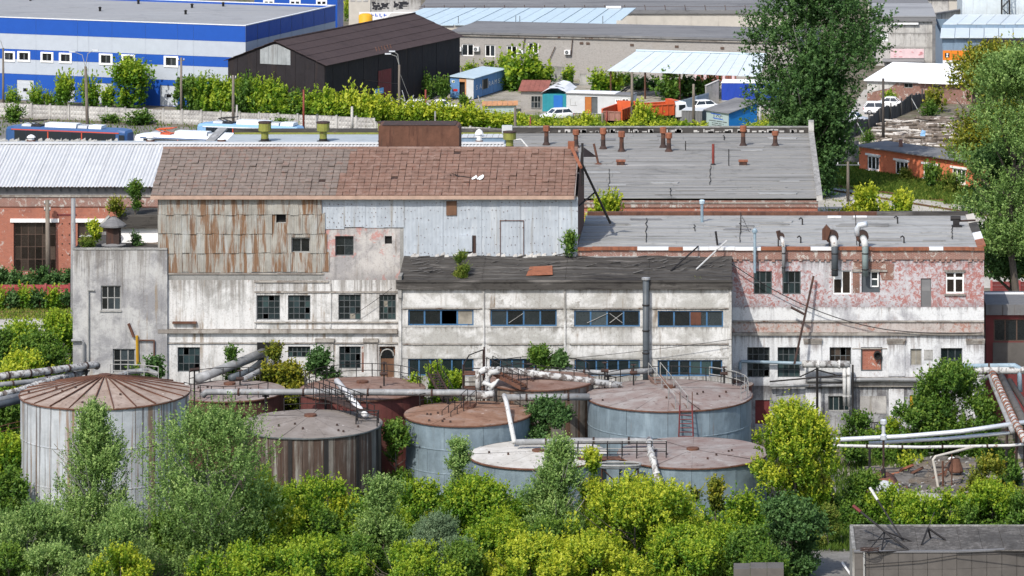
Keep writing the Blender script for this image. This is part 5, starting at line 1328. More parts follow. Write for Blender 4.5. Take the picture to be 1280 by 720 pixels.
def dump_truck(label,loc,rz,cabm):
 r=thing('dump_truck',label,'truck',loc,rz,'orange dump trucks in the yard')
 m=MB();m.box(-3.2,3.4,-.45,.45,.75,1.0);obj('chassis',m,Mt['black_steel'],r)
 for s in(-1,1):
  for x in(-2.1,-.8,2.6):wheel(r,x,s*.98,.52,.42,s)
 m=MB();loft(m,[(1.75,[(-1.2,.9),(1.2,.9),(1.2,2.5),(1.1,2.75),(-1.1,2.75),(-1.2,2.5)]),(3.2,[(-1.2,.9),(1.2,.9),(1.2,2.4),(1.05,2.7),(-1.05,2.7),(-1.2,2.4)]),(3.6,[(-1.15,.8),(1.15,.8),(1.15,1.7),(1.1,1.75),(-1.1,1.75),(-1.15,1.7)])])
 cab=obj('cab',m,Mt[cabm],r)
 m=MB();m.slab((3.32,-1.0,2.45),(3.62,-1.0,1.78),(3.62,1.0,1.78),(3.32,1.0,2.45),.02);obj('windscreen',m,Mt['car_glass'],cab)
 for s in(-1,1):m=MB();m.box(2.2,3.1,s*1.205-.01,s*1.205+.01,1.75,2.4);obj('side_window',m,Mt['car_glass'],cab)
 for s in(-1,1):m=MB();m.box(3.58,3.66,s*.85-.15,s*.85+.15,1.0,1.25);obj('headlight',m,Mt['rim'],cab)
 # open bed: floor, two sides, head and tail
 m=MB();m.box(-3.5,1.55,-1.1,1.1,1.15,1.25);bed=obj('bed_floor',m,Mt['truck_floor'],r)
 for s in(-1,1):
  m=MB();m.slab((-3.6,s*1.27,2.5),(1.6,s*1.27,2.5),(1.6,s*1.19,2.5),(-3.6,s*1.19,2.5),1.3)
  for k in range(7):x=-3.5+k*.82;m.box(x-.06,x+.06,min(s*1.275,s*1.36),max(s*1.275,s*1.36),1.2,2.48)
  m.box(-3.6,1.6,min(s*1.14,s*1.37),max(s*1.14,s*1.37),2.505,2.6);obj('bed_side',m,Mt['orange'],r)
 m=MB();m.box(1.5,1.6,-1.18,1.18,1.2,2.9);m.box(1.5,2.2,-1.18,1.18,2.905,2.98);obj('bed_head',m,Mt['orange'],r)
 m=MB();m.box(-3.62,-3.52,-1.18,1.18,1.2,2.35)
 for k in range(4):y=-1.1+k*.73;m.box(-3.70,-3.625,y-.05,y+.05,1.2,2.34)
 m.box(-3.69,-3.626,-1.18,1.18,2.2,2.33);obj('tailgate',m,Mt['tailgate'],r)
 return r
p=G(776,163);dump_truck('orange dump truck with rusty tailgate facing the roof vents',(p.x,p.y+3.4,.008),R(72),'orange')
p=G(823,158);dump_truck('orange dump truck with a white cab behind the yellow bush',(p.x,p.y+2.0,.008),R(28),'car_white')
def tram(label,C,rz,body,belt,stripe,L=16.0,gear='white'):
 r=thing('tram',label,'tram',C,rz,'trams standing in the street')
 h=1.25
 def ring(w,zt):return[(-w,.35),(w,.35),(w,zt-.25),(w*.82,zt),(-w*.82,zt),(-w,zt-.25)]
 m=MB();loft(m,[(0,ring(.85,2.7)),(.25,ring(1.08,2.95)),(1.2,ring(h,3.05)),(L-1.2,ring(h,3.05)),(L-.25,ring(1.08,2.95)),(L,ring(.85,2.7))]);obj('body',m,Mt[body],r)
 m=MB();m.box(1.2,L-1.2,-h-.02,-h-.003,.4,1.0);m.box(1.2,L-1.2,h+.003,h+.02,.4,1.0);obj('skirt',m,Mt[belt],r)
 m=MB();m.box(.9,L-.9,-h-.025,-h-.004,2.66,2.78);m.box(.9,L-.9,h+.004,h+.025,2.66,2.78);obj('stripe',m,Mt[stripe],r)
 n=9;x0=1.3;ww=(L-2.6)/n
 for k in range(n):
  for s in(-1,1):
   m=MB();y=s*(h+.012);m.box(x0+k*ww+.006,x0+(k+1)*ww-.006,min(y,y-s*.02),max(y,y-s*.02),1.02,2.62);obj('window',m,Mt['car_glass'],r)
  if k in(3,6):m=MB();m.box(x0+k*ww-.06,x0+k*ww+.06,-h-.04,-h-.005,.4,2.6);obj('door_edge',m,Mt['tram_red'],r)
 for x,s in((L-.05,1),(.05,-1)):
  m=MB();m.slab((x-s*.28,-.95,2.62),(x+s*.06,-.8,1.25),(x+s*.06,.8,1.25),(x-s*.28,.95,2.62),.03);obj('windscreen',m,Mt['car_glass'],r)
  for q in(-.6,.6):m=MB();m.box(x-.02 if s>0 else x-.06,x+.06 if s>0 else x+.02,q-.14,q+.14,.7,.9);obj('headlight',m,Mt['rim'],r)
 m=MB();y=-h-.03;m.box(L-1.1,L-.25,-1.2,-1.16,1.2,2.5);obj('driver_window',m,Mt['car_glass'],r)
 g={'white':('tram_white','tram_grey'),'orange':('tram_white','orange')}[gear]
 for k,(xa,xb,zz_,mt)in enumerate(((2.0,3.2,.25,'tram_grey'),(5.0,9.0,.45,g[0]),(9.2,10.4,.3,'tram_grey'),(10.6,12.2,.35,'tram_white'))):
  m=MB();m.prismx([(-.8,3.06),(.8,3.06),(.65,3.06+zz_),(-.65,3.06+zz_)],xa,xb);obj('roof_unit',m,Mt[mt],r)
 m=MB();b0=Vector((4.0,0,3.1))
 for s in(-.6,.6):m.bar(b0+Vector((0,s,0)),b0+Vector((-1.5,s*.6,.5)),.05);m.bar(b0+Vector((-1.5,s*.6,.5)),b0+Vector((.6,s,.65)),.05)
 m.bar(b0+Vector((.6,-.8,.68)),b0+Vector((.6,.8,.68)),.06);m.box(3.2,4.4,-.75,.75,3.055,3.16);obj('pantograph',m,Mt[g[1]if gear=='orange' else 'black_steel'],r)
 for x in(2.6,4.2,L-4.2,L-2.6):
  for s in(-1,1):wheel(r,x,s*.75,.33,.12,s)
 return r
fd=(G(640,172)-G(0,147));fd.normalize();frz=math.atan2(fd.y,fd.x)
E=D(163,178,467);E.z=0
tram('blue and red tram with a long row of dark windows',E-fd*15.6,frz,'tram_blue','tram_red','tram_red',15.6)
E=D(172,178,464);E.z=0
tram('white-fronted blue tram with orange roof gear behind the hall roof',E,frz,'tram_white','tram_blue','tram_blue',15.6,'orange')
E=D(250,172,474);E.z=0
tram('pale blue and white tram standing farther back beside the concrete fence',E,frz,'tram_sky','tram_white','tram_white',13.0)
# ================================================================= concrete fence with faceted panels
P0,P1,P2=G(-30,145),G(470,165),G(660,174)
def facet_panel(wd,ht):
 def mk():
  m=MB();m.box(-wd/2,wd/2,-.05,.05,0,ht);nx,nz=5,3;dx=(wd-.2)/nx;dz=(ht-.2)/nz
  for i in range(nx):
   for j in range(nz):
    x,z=-wd/2+.1+i*dx,.1+j*dz
    m.add([(x,-.051,z),(x+dx,-.051,z),(x+dx,-.051,z+dz),(x,-.051,z+dz),(x+dx/2,-.13,z+dz/2)],[(0,1,4),(1,2,4),(2,3,4),(3,0,4)])
  return m.mesh('fence_panel',Mt['pale_concrete'])
 return cached(('facet',round(wd,2),round(ht,2)),mk)
def conc_fence(A,B,n,ht,label):
 d=(B-A);L=d.length;d.normalize();r=thing('concrete_fence',label,'fence',A,math.atan2(d.y,d.x));s=L/n
 pm=box_mesh('post',.22,.22,ht+.15,Mt['pale_concrete'])
 for k in range(n):
  if random.random()<.03:continue
  o=link('fence_panel',facet_panel(s-.24,ht),r,((k+.5)*s,0,random.uniform(-.04,.04)));o.rotation_euler=(random.uniform(-.03,.03),random.uniform(-.012,.012),0)
  link('post',pm,r,(k*s,-.14,0))
 return r
conc_fence(P0,P1,21,1.75,'tall pale concrete fence with faceted panels along the tram street')
conc_fence(P1,P2,8,1.15,'lower run of pale concrete fence behind the rusty roof tank')
# back boundary wall by the scrap
A,B=G(700-38,103),G(716,107)
r=thing('boundary_wall','broken grey concrete wall below the brick building','wall',A,math.atan2((B-A).y,(B-A).x));s=(B-A).length/2
for k in range(2):m=MB();m.box(k*s+.02,k*s+s-.03,0,.2,0,2.3+.12*(k%2));obj('wall_panel',m,Mt['concrete'],r)
A,B=G(724,107),G(800,108)
r=thing('boundary_wall','dark stained concrete wall left of the metal canopy','wall',A,math.atan2((B-A).y,(B-A).x));s=(B-A).length/3
for k in range(3):m=MB();m.box(k*s+.02,k*s+s-.03,0,.2,0,1.6+.12*(k%2));obj('wall_panel',m,Mt['concrete'],r)
# fence of light corrugated metal, rising to the right
pts=[G(815,147),G(842,147),G(886,134)]
r=thing('metal_fence','pale blue-grey metal sheet fence behind the grey box','fence',pts[0])
for i in range(2):
 d=pts[i+1]-pts[i];n=4 if i==0 else 9
 for k in range(n):
  a=pts[i]+d*(k/n)-pts[0];b=pts[i]+d*((k+1)/n)-pts[0]
  m=MB();N_=6;v=[]
  off_=Vector((-d.y,d.x,0)).normalized()*.04
  for j in range(N_*2+1):
   q=a+(b-a)*(j/(N_*2))+off_*(j%2);v+=[(q.x,q.y,0.02),(q.x,q.y,1.9)]
  m.add(v,[(2*j,2*j+2,2*j+3,2*j+1)for j in range(N_*2)]);obj('fence_sheet',m,Mt['fence_metal'],r)
A=G(883,134);r=thing('concrete_wall','tilted grey concrete wall end beside the blue trailer','wall',A,R(35))
m=MB();m.prism([(0,0),(1.9,0),(2.0,3.3),(0,2.7)],0,.3);obj('wall_panel',m,Mt['concrete'],r);m=MB();m.slab((-.05,-.05,2.78),(2.05,-.05,3.4),(2.05,.35,3.4),(-.05,.35,2.78),.06);obj('wall_cap',m,Mt['pale_concrete'],r)
# dark board fence on the right
A,B=G(1056,176),G(1170,124)
r=thing('board_fence','long dark grey board fence running back beside the pale road','fence',A)
d=B-A;n=58
for k in range(n):
 q=d*(k/n);q2=d*((k+.9)/n);hh=1.75+random.uniform(-.12,.12)+.25*math.sin(k*.35);nrm=Vector((-d.y,d.x,0)).normalized()*.05
 m=MB();a,b=q,q2;m.add([a-nrm,b-nrm,b+nrm,a+nrm]+[a-nrm+Vector((0,0,hh)),b-nrm+Vector((0,0,hh)),b+nrm+Vector((0,0,hh)),a+nrm+Vector((0,0,hh))],[(0,3,2,1),(4,5,6,7),(0,1,5,4),(1,2,6,5),(2,3,7,6),(3,0,4,7)])
 obj('board',m,Mt['dark_wood'],r)
for k in range(9):
 q=d*(k/8.5);m=MB();m.bar(q+Vector((.15,-.12,0)),q+Vector((.15,-.12,2.2)),.09);obj('post',m,Mt['dark_wood'],r)
for k in(1,6):q=d*(k/8.5);m=MB();m.bar(q+Vector((1.0,-1.6,0)),q+Vector((.1,-.1,1.6)),.06);obj('brace',m,Mt['grey_wood'],r)
A,B=G(1014,206),G(1074,206)
r=thing('concrete_fence','dark grey concrete panel fence left of the orange cottage','fence',A,math.atan2((B-A).y,(B-A).x));s=(B-A).length/3
for k in range(3):
 for j in range(3):m=MB();m.box(k*s+.04,k*s+s-.04,0,.12,j*.92+.01,j*.92+.9);obj('fence_panel',m,Mt['grey_metal'],r)
 m=MB();m.box(k*s-.1,k*s+.04,-.06,.16,0,2.85);obj('post',m,Mt['grey_metal'],r)
 # ================================================================= containers, sheds, kiosks
C=G(592,124.5);far=G(632,112);d=far-C
r,w=root_wall('shipping_container','weathered blue container house with an open door and white letters on its side',C,(d.x,d.y),None,'container')
Lc,Wc,hc=d.length,3.3,2.75
def corr_wall(m,x0,x1,y,z0,z1,n):
 v=[]
 for j in range(n*4+1):
  x=x0+(x1-x0)*j/(n*4);yy=y-(.05 if j%4 in(1,2)else 0);v+=[(x,yy,z0),(x,yy,z1)]
 m.add(v,[(2*j,2*j+2,2*j+3,2*j+1)for j in range(n*4)])
m=MB();corr_wall(m,0,Lc,0,.1,hc,26);m.quad((Lc,0,.1),(Lc,Wc,.1),(Lc,Wc,hc),(Lc,0,hc));m.quad((Lc,Wc,.1),(0,Wc,.1),(0,Wc,hc),(Lc,Wc,hc));obj('wall',m,Mt['container_blue'],r)
m=MB();m.quad((.0,Wc,.1),(.0,Wc*.60,.1),(.0,Wc*.60,hc),(.0,Wc,hc));m.quad((0,Wc*.32,hc-.5),(0,0,hc-.5),(0,0,hc),(0,Wc*.32,hc));obj('end_wall',m,Mt['container_blue'],r)
m=MB();m.box(-.05,-.003,.0,Wc*.3,.1,hc-.05);obj('door',m,Mt['white_sheet'],r,label='white painted door leaf')
m=MB();m.box(-.06,.06,Wc*.30+.01,Wc*.36,.1,hc-.5);m.box(-.06,.06,Wc*.30,Wc*.60,hc-.49,hc-.1);obj('door_frame',m,Mt['wood_orange'],r)
m=MB();m.box(.3,.34,Wc*.3,Wc*.62,.1,hc-.4);obj('dark_doorway',m,Mt['dark_inside'],r)
m=MB();m.box(-.03,-.004,Wc*.68,Wc*.85,1.0,1.3);obj('plate',m,Mt['sign_red'],r);m=MB();m.box(-.03,-.004,Wc*.8,Wc*.93,2.1,2.4);obj('plate',m,Mt['white_paint'],r)
for k in range(5):
 a,b=-.25+(Lc+.5)*k/5,-.25+(Lc+.5)*(k+1)/5-.015
 m=MB();m.slab((a,-.25,hc+.06+.01*(k%2)),(b,-.25,hc+.06+.01*(k%2)),(b,Wc+.2,hc+.22+.01*(k%2)),(a,Wc+.2,hc+.22+.01*(k%2)),.07);obj('roof_sheet',m,Mt['lightblue_roof'],r)
q=w.rect(602,95,609,109);m=MB();m.box(q[0],q[1],-.12,-.06,1.0,2.25);wd_=obj('window',m,Mt['print_dark'],r)
for s in(q[0],q[1]-.12):m=MB();m.box(s,s+.12,-.16,-.122,1.0,2.25);obj('window_frame',m,Mt['cream'],wd_)
def text(parent,s,loc,size,mat,rot=(R(90),0,0),name='lettering',ext=.004,sx=1.0):
 c=bpy.data.curves.new(name,'FONT');c.body=s;c.size=size;c.extrude=ext;c.align_x='CENTER';c.align_y='CENTER'
 t=bpy.data.objects.new(name,c);COL.objects.link(t)
 dg=bpy.context.evaluated_depsgraph_get();me=bpy.data.meshes.new_from_object(t.evaluated_get(dg));me.name=name;me.materials.clear();me.materials.append(mat)
 bpy.data.objects.remove(t);bpy.data.curves.remove(c)
 o=link(name,me,parent,loc);o.rotation_euler=rot;o.scale=(sx,1,1);return o
for ch,px in(('S',595.5),('A',600),('R',611.5),('A',615),('M',619),('S',623)):
 t=w.t(px);text(r,ch,(t,-.075,1.45),.85,Mt['white_paint'],sx=1.4)
m=MB();a=G(593,112,1.2);m.bar(G(591,112)+Vector((-.1,-.2,1.25)),G(600,127)+Vector((0,0,.05)),.08);tag(obj('plank',m,Mt['grey_wood']),'pale plank leaning on the blue container corner','plank')
# lean-to with an orange board roof
A=G(604,141);r=thing('lean_to','low lean-to with an orange plank roof and grey-blue side','shed',A,R(8))
m=MB();m.box(0,4.2,0,2.4,0,.9);obj('wall',m,Mt['kiosk_grey'],r)
for k in range(7):m=MB();a=-.2+k*.66;m.slab((a,-.3,.95),(a+.62,-.3,.98),(a+.9,2.8,1.15),(a+.28,2.8,1.12),.06);obj('plank',m,Mt['wood_orange'],r)
# small shed with a red roof
A=G(651,138);r=thing('shed','small grey brick shed with a red pitched roof and old window','shed',A,R(-3))
m=MB();m.box(0,3.2,0,3,0,2.5);obj('wall',m,Mt['grey_brick'],r)
for k in range(6):m=MB();a=-.3+k*.63;m.slab((a,-.4,2.55),(a+.61,-.4,2.55),(a+.71,3.3,3.5),(a+.1,3.3,3.5),.07);obj('roof_sheet',m,Mt['red_roof'],r)
window(r,(1.3,2.6,.3,1.9),-.18,3,2,Mt['frame_grey'],Mt['glass_far'],.05)
# turquoise garage
A=G(678,139.5);r=thing('garage','turquoise steel garage with a blue door and white tarp roof','garage',A,R(-6))
m=MB();m.box(0,3.1,0,7.5,0,2.25);obj('wall',m,Mt['turquoise'],r)
m=MB();m.box(1.45,2.6,-.06,-.005,.05,2.1);obj('door',m,Mt['door_blue'],r)
for k in range(3):m=MB();a=.02+k*.48;m.box(a,a+.46,-.03,-.004,.05,2.15);obj('wall_panel',m,Mt['turquoise'],r)
n=8
for k in range(4):
 m=MB();y0,y1=-.25+k*2,-.25+(k+1)*2;v=[]
 for j in range(n+1):
  x=-.25+3.6*j/n;z=2.3+.75*math.sin(math.pi*j/n)+.05*math.sin(3*j+k)
  v+=[(x,y0,z),(x,y1,z+.08*math.sin(j+k))]
 m.add(v,[(2*j,2*j+2,2*j+3,2*j+1)for j in range(n)]);obj('tarp_roof',m,Mt['white_paint'],r)
 # white cabin
A=G(708,142);B=G(789,144.5);d=B-A
r,w=root_wall('site_cabin','long white site cabin with an orange door and two small windows',A,(d.x,d.y),None,'cabin')
Lk=d.length;hk=2.5
dq=w.rect(731,121,747,141);wqs=[w.rect(769,123.5,775,129),w.rect(777,123,786.5,128.5)]
m=MB();wall_open(m,0,Lk,.1,hk,0,[(dq[0],dq[1],.12,dq[3])]+wqs,.15);obj('wall',m,Mt['white_sheet'],r);closed_box(r,0,Lk,0,2.6,.1,hk,Mt['white_sheet'])
m=MB();m.box(dq[0],(dq[0]+dq[1])/2,.05,.1,.12,dq[3]);obj('door',m,Mt['door_orange'],r);m=MB();m.box((dq[0]+dq[1])/2,dq[1],.12,.15,.12,dq[3]);obj('dark_doorway',m,Mt['frame_dark'],r)
for q in wqs:window(r,q,-.03,2,1,Mt['frame_white'],Mt['glass_far'],.05,.12,.08)
m=MB();m.box(-.1,Lk+.1,-.15,2.7,hk+.002,hk+.12);obj('roof',m,Mt['darkgrey_roof'],r);m=MB();m.box(-.1,Lk*.75,.1,2.7,hk+.125,hk+.2);obj('roof_sheet',m,Mt['white_paint'],r)
m=MB();x,zc=w.tz(716,128)
for s in((x-.35,-.4,.9,.05),(x-.35,-.4,.05,.8),(x+.3,-.4,.05,.5)):m.box(s[0],s[0]+s[2],-.02,-.004,zc+s[1],zc+s[1]+s[3])
obj('faded_mark',m,Mt['frame_grey'],r)
# metal canopy
z1=4.4
a,b,c,d_=G(759,88,3.6),G(950,95.5,3.6),G(960,69,5.2),G(795,64,5.2)
r=thing('canopy','big pale metal canopy roof leaning against the grey brick building','canopy',(a.x,a.y,0))
n=14
for k in range(n):
 f0,f1=k/n,(k+1)/n-.003;o_=Vector((a.x,a.y,0));dz=Vector((0,0,.03*(k%2)))
 m=MB();m.slab(a+(b-a)*f0-o_+dz,a+(b-a)*f1-o_+dz,d_+(c-d_)*f1-o_+dz,d_+(c-d_)*f0-o_+dz,.08);obj('roof_sheet',m,Mt['pale_roof'],r)
for k in range(5):
 q=a+(b-a)*((k+.1)/4.4)-Vector((a.x,a.y,0));m=MB();m.bar((q.x,q.y+.5,0),(q.x,q.y+.5,3.5),.12);obj('post',m,Mt['rust'],r)
m=MB();q=d_-Vector((a.x,a.y,0));q2=c-Vector((a.x,a.y,0));m.bar(q+Vector((0,0,.1)),q2+Vector((0,0,.1)),.14);obj('ridge_roll',m,Mt['lightblue_roof'],r)
A=G(905,117);m=MB()
r=thing('plank_screen','row of faded reddish boards under the pale canopy edge','screen',G(868,104))
for k in range(14):m=MB();m.box(k*.42,k*.42+.36,0,.06,.3,1.8+.2*math.sin(k*2.1));obj('board',m,Mt['red_roof']if k%3 else Mt['banner_pink'],r)
# blue tarpaulin trailer
A=G(902,135);r=thing('trailer','truck trailer with a royal blue tarpaulin and white roof','trailer',A,R(-4))
m=MB();m.box(0,7.5,0,2.5,1.0,3.2);body=obj('tarpaulin',m,Mt['tarp_blue'],r)
m=MB();m.slab((-.05,-.05,3.27),(7.55,-.05,3.27),(7.55,2.6,3.4),(-.05,2.6,3.4),.06);obj('roof',m,Mt['white_roof'],r)
m=MB();m.box(-.02,7.52,-.03,2.53,.8,.995);obj('chassis',m,Mt['frame_grey'],r)
for s in(0,1):
 for x in(1.0,2.2,5.6):wheel(r,x,.15+s*2.2,.48,.3,-1 if s==0 else 1)
text(r,'ТУПИ',(4.6,-.02,2.55),.75,Mt['white_paint'],sx=1.1)
m=MB()
for k in range(8):x=.4+k*.95;m.bar((x,-.03,1.02),(x+.5,-.03,3.15),.012)
obj('tarp_rope',m,Mt['print_blue'],r)
# grey steel box
A=G(852,159);r=thing('storage_box','grey corrugated steel box standing behind the utility pole','container',A,R(-14))
m=MB();corr_wall(m,0,2.6,0,.1,2.05,7);m.quad((2.6,0,.1),(2.6,2.3,.1),(2.6,2.3,2.05),(2.6,0,2.05));m.quad((2.6,2.3,.1),(0,2.3,.1),(0,2.3,2.05),(2.6,2.3,2.05));m.quad((0,2.3,.1),(0,0,.1),(0,0,2.05),(0,2.3,2.05));obj('wall',m,Mt['grey_metal'],r)
m=MB();m.slab((-.05,-.1,2.12),(2.7,-.1,2.12),(2.7,2.4,2.2),(-.05,2.4,2.2),.06);obj('roof',m,Mt['white_sheet'],r)
# blue kiosk with a sign board
C=G(911,166);r,w=root_wall('kiosk','blue kiosk with a grey sign board front and sloping dark roof',C,(.75,.66),None,'kiosk')
f=lambda y:2.35+y*.16
m=MB();m.quad((0,0,0),(4.6,0,0),(4.6,0,3.35),(0,0,2.4));m.quad((4.6,0,0),(4.6,4.1,0),(4.6,4.1,3.35),(4.6,0,3.35));m.quad((4.6,4.1,0),(0,4.1,0),(0,4.1,2.4),(4.6,4.1,3.35));obj('wall',m,Mt['kiosk_blue'],r)
m=MB();m.box(-.06,-.003,-.02,4.1,.0,2.42);sb=obj('sign_board',m,Mt['kiosk_grey'],r)
for k in range(3):m=MB();y0=-.3+k*1.57;m.slab((-.3,y0,2.42+.01*k),(5.0,y0,3.5+.01*k),(5.0,y0+1.6,3.5+.01*k),(-.3,y0+1.6,2.42+.01*k),.06);obj('roof_strip',m,Mt['darkgrey_roof'],r)
o=text(sb,'Тёс',(-.035,0,1.75),.9,Mt['print_dark'],(R(90),0,R(-90)),sx=1.25)
m=MB()
for s,zz_,q in((1,2.0,.3),(-1,1.45,-.2)):m.prismx([(2.05+q-1.,zz_),(2.05+q+.8,zz_+.05),(2.05+q+1.1,zz_+.17),(2.05+q-.7,zz_+.10)],-.075,-.062)
obj('sign_swoosh',m,Mt['print_blue'],sb)
m=MB()
for zz_,segs in((1.22,((.2,.7),(.75,1.5),(1.6,2.5))),(.95,((.6,.75),(.85,1.2),(1.3,1.8),(1.9,2.1))),(.72,((.6,.75),(.85,1.4),(1.5,2.1))),(.4,((.8,1.3),(1.4,1.8)))):
 for a,b in segs:m.box(-.073,-.063,a*1.46,b*1.46,zz_-.05,zz_+.05)
obj('sign_small_print',m,Mt['frame_dark'],sb)
# scrap timber beside the barn door
r=thing('scrap_heap','heap of white and grey scrap timber before the black barn','scrap heap',G(515,137))
for k in range(60):
 a=Vector((random.gauss(0,2.0),random.gauss(.8,.8),random.uniform(0,.5)));an=random.uniform(0,6.28);el=random.uniform(-.1,1.1);l=random.uniform(.8,2.4)
 m=MB();m.bar(a,a+Vector((math.cos(an)*math.cos(el),math.sin(an)*math.cos(el),math.sin(el)))*l,random.choice((.04,.06,.09)));obj('plank',m,Mt[random.choice(('grey_wood','plywood_grey','pipe_white','dark_wood'))],r)
 # jib of a scrap crane under the canopy
m=MB();a,b=G(775,120)+Vector((0,0,.5)),D(805,96,537);m.bar(a,b,.12);m.bar(a+Vector((.6,.3,0)),b+Vector((.3,.3,.2)),.08)
for k in range(6):q=a+(b-a)*(k/6);m.bar(q,q+(b-a)/6+Vector((.5,.3,0)),.05)
tag(obj('crane_jib',m,Mt['dark_wood']),'dark lattice jib leaning beside the utility pole in the yard','crane jib')
# stacked round logs on the right
def log_mesh(l,rad,bm_,seed):
 rs=random.Random(seed);m=MB();n=8;pts=[(-l/2,0,rad),(-l/6,rs.uniform(-.05,.05),rad),(l/6,rs.uniform(-.05,.05),rad),(l/2,0,rad)]
 m.tube(pts,[rad,rad*.97,rad*.95,rad*.9],n,False);b=len(m.v)
 for e,k0 in((0,0),(3,1)):
  idx=[e*n+j for j in range(n)];m.f.append(tuple(reversed(idx))if e==0 else tuple(idx));m.m.append(1)
 return m.mesh('log',[bm_,Mt['log_end']])
lm=[log_mesh(random.uniform(3.2,5.6),random.uniform(.12,.24),Mt['birch']if k%4==0 else Mt['log_bark'],k)for k in range(10)]
for(pa,pb,rowsn,lab)in(((1093,182),(1176,183),5,'nearest low pile of pale peeled logs behind the cottage roof'),((1106,171),(1180,172),6,'middle pile of long grey logs beside the board fence'),((1112,160),(1182,160),6,'farthest log pile with dark gaps near the old brick shed')):
 A,B=G(*pa),G(*pb);r=thing('log_pile',lab,'log pile',A,0,'log piles behind the cottage');L=(B-A).x
 for j in range(rowsn):
  for i in range(9):
   o=link('log',random.choice(lm),r,(L*(i+random.uniform(.0,.9))/7,j*.42-1.0+random.uniform(-.2,.2),.16*j*random.uniform(.2,1.3)));o.rotation_euler=(0,random.uniform(-.14,.14),random.gauss(0,.2))
m=MB();c=G(1153,176)+Vector((0,-1,.9));m.add([c+Vector(v)for v in((-.3,0,0),(.3,0,0),(.35,0,.4),(-.1,.1,.55),(-.3,-.3,-.2),(.25,-.3,-.2))],[(0,1,2,3),(4,5,1,0)]);tag(obj('tarp',m,Mt['tram_sky']),'pale blue rag hanging on the log pile','tarp')
# ================================================================= poles and lamps
def pole(name,label,cat,base,ztop,rad=.13,mat='pole_wood',foot=None,group=None,lean=(0,0),arms=None):
 r=thing(name,label,cat,base,0,group)
 m=MB();m.tube([(0,0,0),(lean[0],lean[1],ztop)],[rad,rad*.72],8);obj('shaft',m,Mt[mat],r,True)
 if foot:m=MB();m.tube([(0,0,0),(lean[0]*foot/ztop,0,foot)],[rad*1.2,rad*1.18],8);obj('painted_foot',m,Mt['white_paint'],r)
 if arms:arms(r,ztop,lean)
 return r
def lamp_arms(sides):
 def fn(r,zt,lean):
  for sx,l,up in sides:
   m=MB();m.tube([(lean[0],0,zt-.1),(lean[0]+sx*l*.3,0,zt+up*.8),(lean[0]+sx*l,0,zt+up)],.045,6);a=obj('arm',m,Mt['frame_grey'],r)
   m=MB();m.prismx([(-.13,zt+up-.02),(.13,zt+up-.02),(.1,zt+up+.14),(-.1,zt+up+.14)],*sorted((lean[0]+sx*(l-.1),lean[0]+sx*(l+.65))));obj('lamp_head',m,Mt['rim'],a)
 return fn
def cross(w_,n=1,ins=True):
 def fn(r,zt,lean):
  for k in range(n):
   z=zt-.35-.6*k;m=MB();m.box(lean[0]-w_,lean[0]+w_,-.07,.07,z-.06,z+.06);cx=obj('crossarm',m,Mt['frame_dark'],r)
   for q in(-w_*.85,w_*.85):m=MB();m.tube([(lean[0]+q,0,z+.06),(lean[0]+q,0,z+.28)],.05,6);obj('insulator',m,Mt['white_paint'],cx)
 return fn
def top_of(base,py):return H-(py-PY)*base.y/F
def P(px,pyb,pyt,**k):
 b=G(px,pyb);return b,top_of(b,pyt)
GL='street lamps along the tram street';GP='utility poles round the yard'
b,t=P(4,146,60);pole('street_lamp','single-arm street lamp at the left edge by the concrete fence','street lamp',b,t,.17,'pole_wood',1.1,GL,arms=lamp_arms([(-1,1.0,1.1)]))
b,t=P(110,178,83);pole('street_lamp','double-arm street lamp standing in front of the tram','street lamp',b,t,.22,'pole_wood',None,GL,(-.3,0),lamp_arms([(-1,1.3,1.7),(1,.9,1.9)]))
b,t=P(226.5,154,72);pole('utility_pole','wooden pole with white foot between the warehouse bushes','pole',b,t,.18,'pole_wood',1.0,GP,arms=cross(.4))
b,t=P(291.5,166,94);pole('utility_pole','brown wooden pole just left of the second hall vent','pole',b,t,.2,'pole_wood',None,GP,arms=cross(.35))
b,t=P(296,166,131);pole('fence_post','short pale concrete post beside the brown wooden pole','post',b,t,.16,'pale_concrete')
b,t=P(282,108+16,65);pole('utility_pole','thin grey twin pole at the corner of the blue warehouse','pole',b,t,.12,'grey_wood',None,GP)
b,t=P(379.5,166,112);pole('steel_post','dark red steel post rising behind the olive vents','post',b,t,.15,'red_pipe')
b,t=P(440,164,133);pole('fence_post','pale stub post where the concrete fence steps down','post',b,t,.2,'pale_concrete')
b,t=P(499,160,81);pole('street_lamp','tall pole with two small lamps and a stay wire by the barn','street lamp',b,t,.18,'pole_wood',None,GL,arms=lamp_arms([(-1,1.1,1.3),(-1,.6,1.6)]))
m=MB();m.bar(b+Vector((0,0,t-.8)),b+Vector((2.6,.5,0)),.02);tag(obj('stay_wire',m,Mt['frame_grey']),'stay wire slanting from the lamp pole by the barn','wire')
b,t=P(532,160,112);pole('steel_post','rusty red steel post with a pale top near the white cars','post',b,t,.15,'red_pipe')
b,t=P(454,128,92);pole('sign_post','thin white-topped post before the black barn wall','post',b,t,.06,'white_paint')
b,t=P(544,168,139);pole('vent_post','short grey post with a flat cap right of the roof tank','post',b,t,.13,'pipe_grey')
b,t=P(644,175,134);pole('fence_post','grey post behind the white box vent in the weeds','post',b,t,.2,'pole_wood')
b,t=P(663,168,146);pole('steel_post','short dark red post in the weeds right of the white box','post',b,t,.13,'red_pipe')
b,t=P(753,163,141);pole('fence_post','short grey post left of the first dump truck tail','post',b,t,.18,'pole_wood')
b,t=P(758.5,163,138);pole('steel_post','thin red post touching the first dump truck tail','post',b,t,.13,'red_pipe')
b,t=P(790,163,90);pole('utility_pole','wooden pole standing between the two dump trucks','pole',b,t,.2,'pole_wood',None,GP)
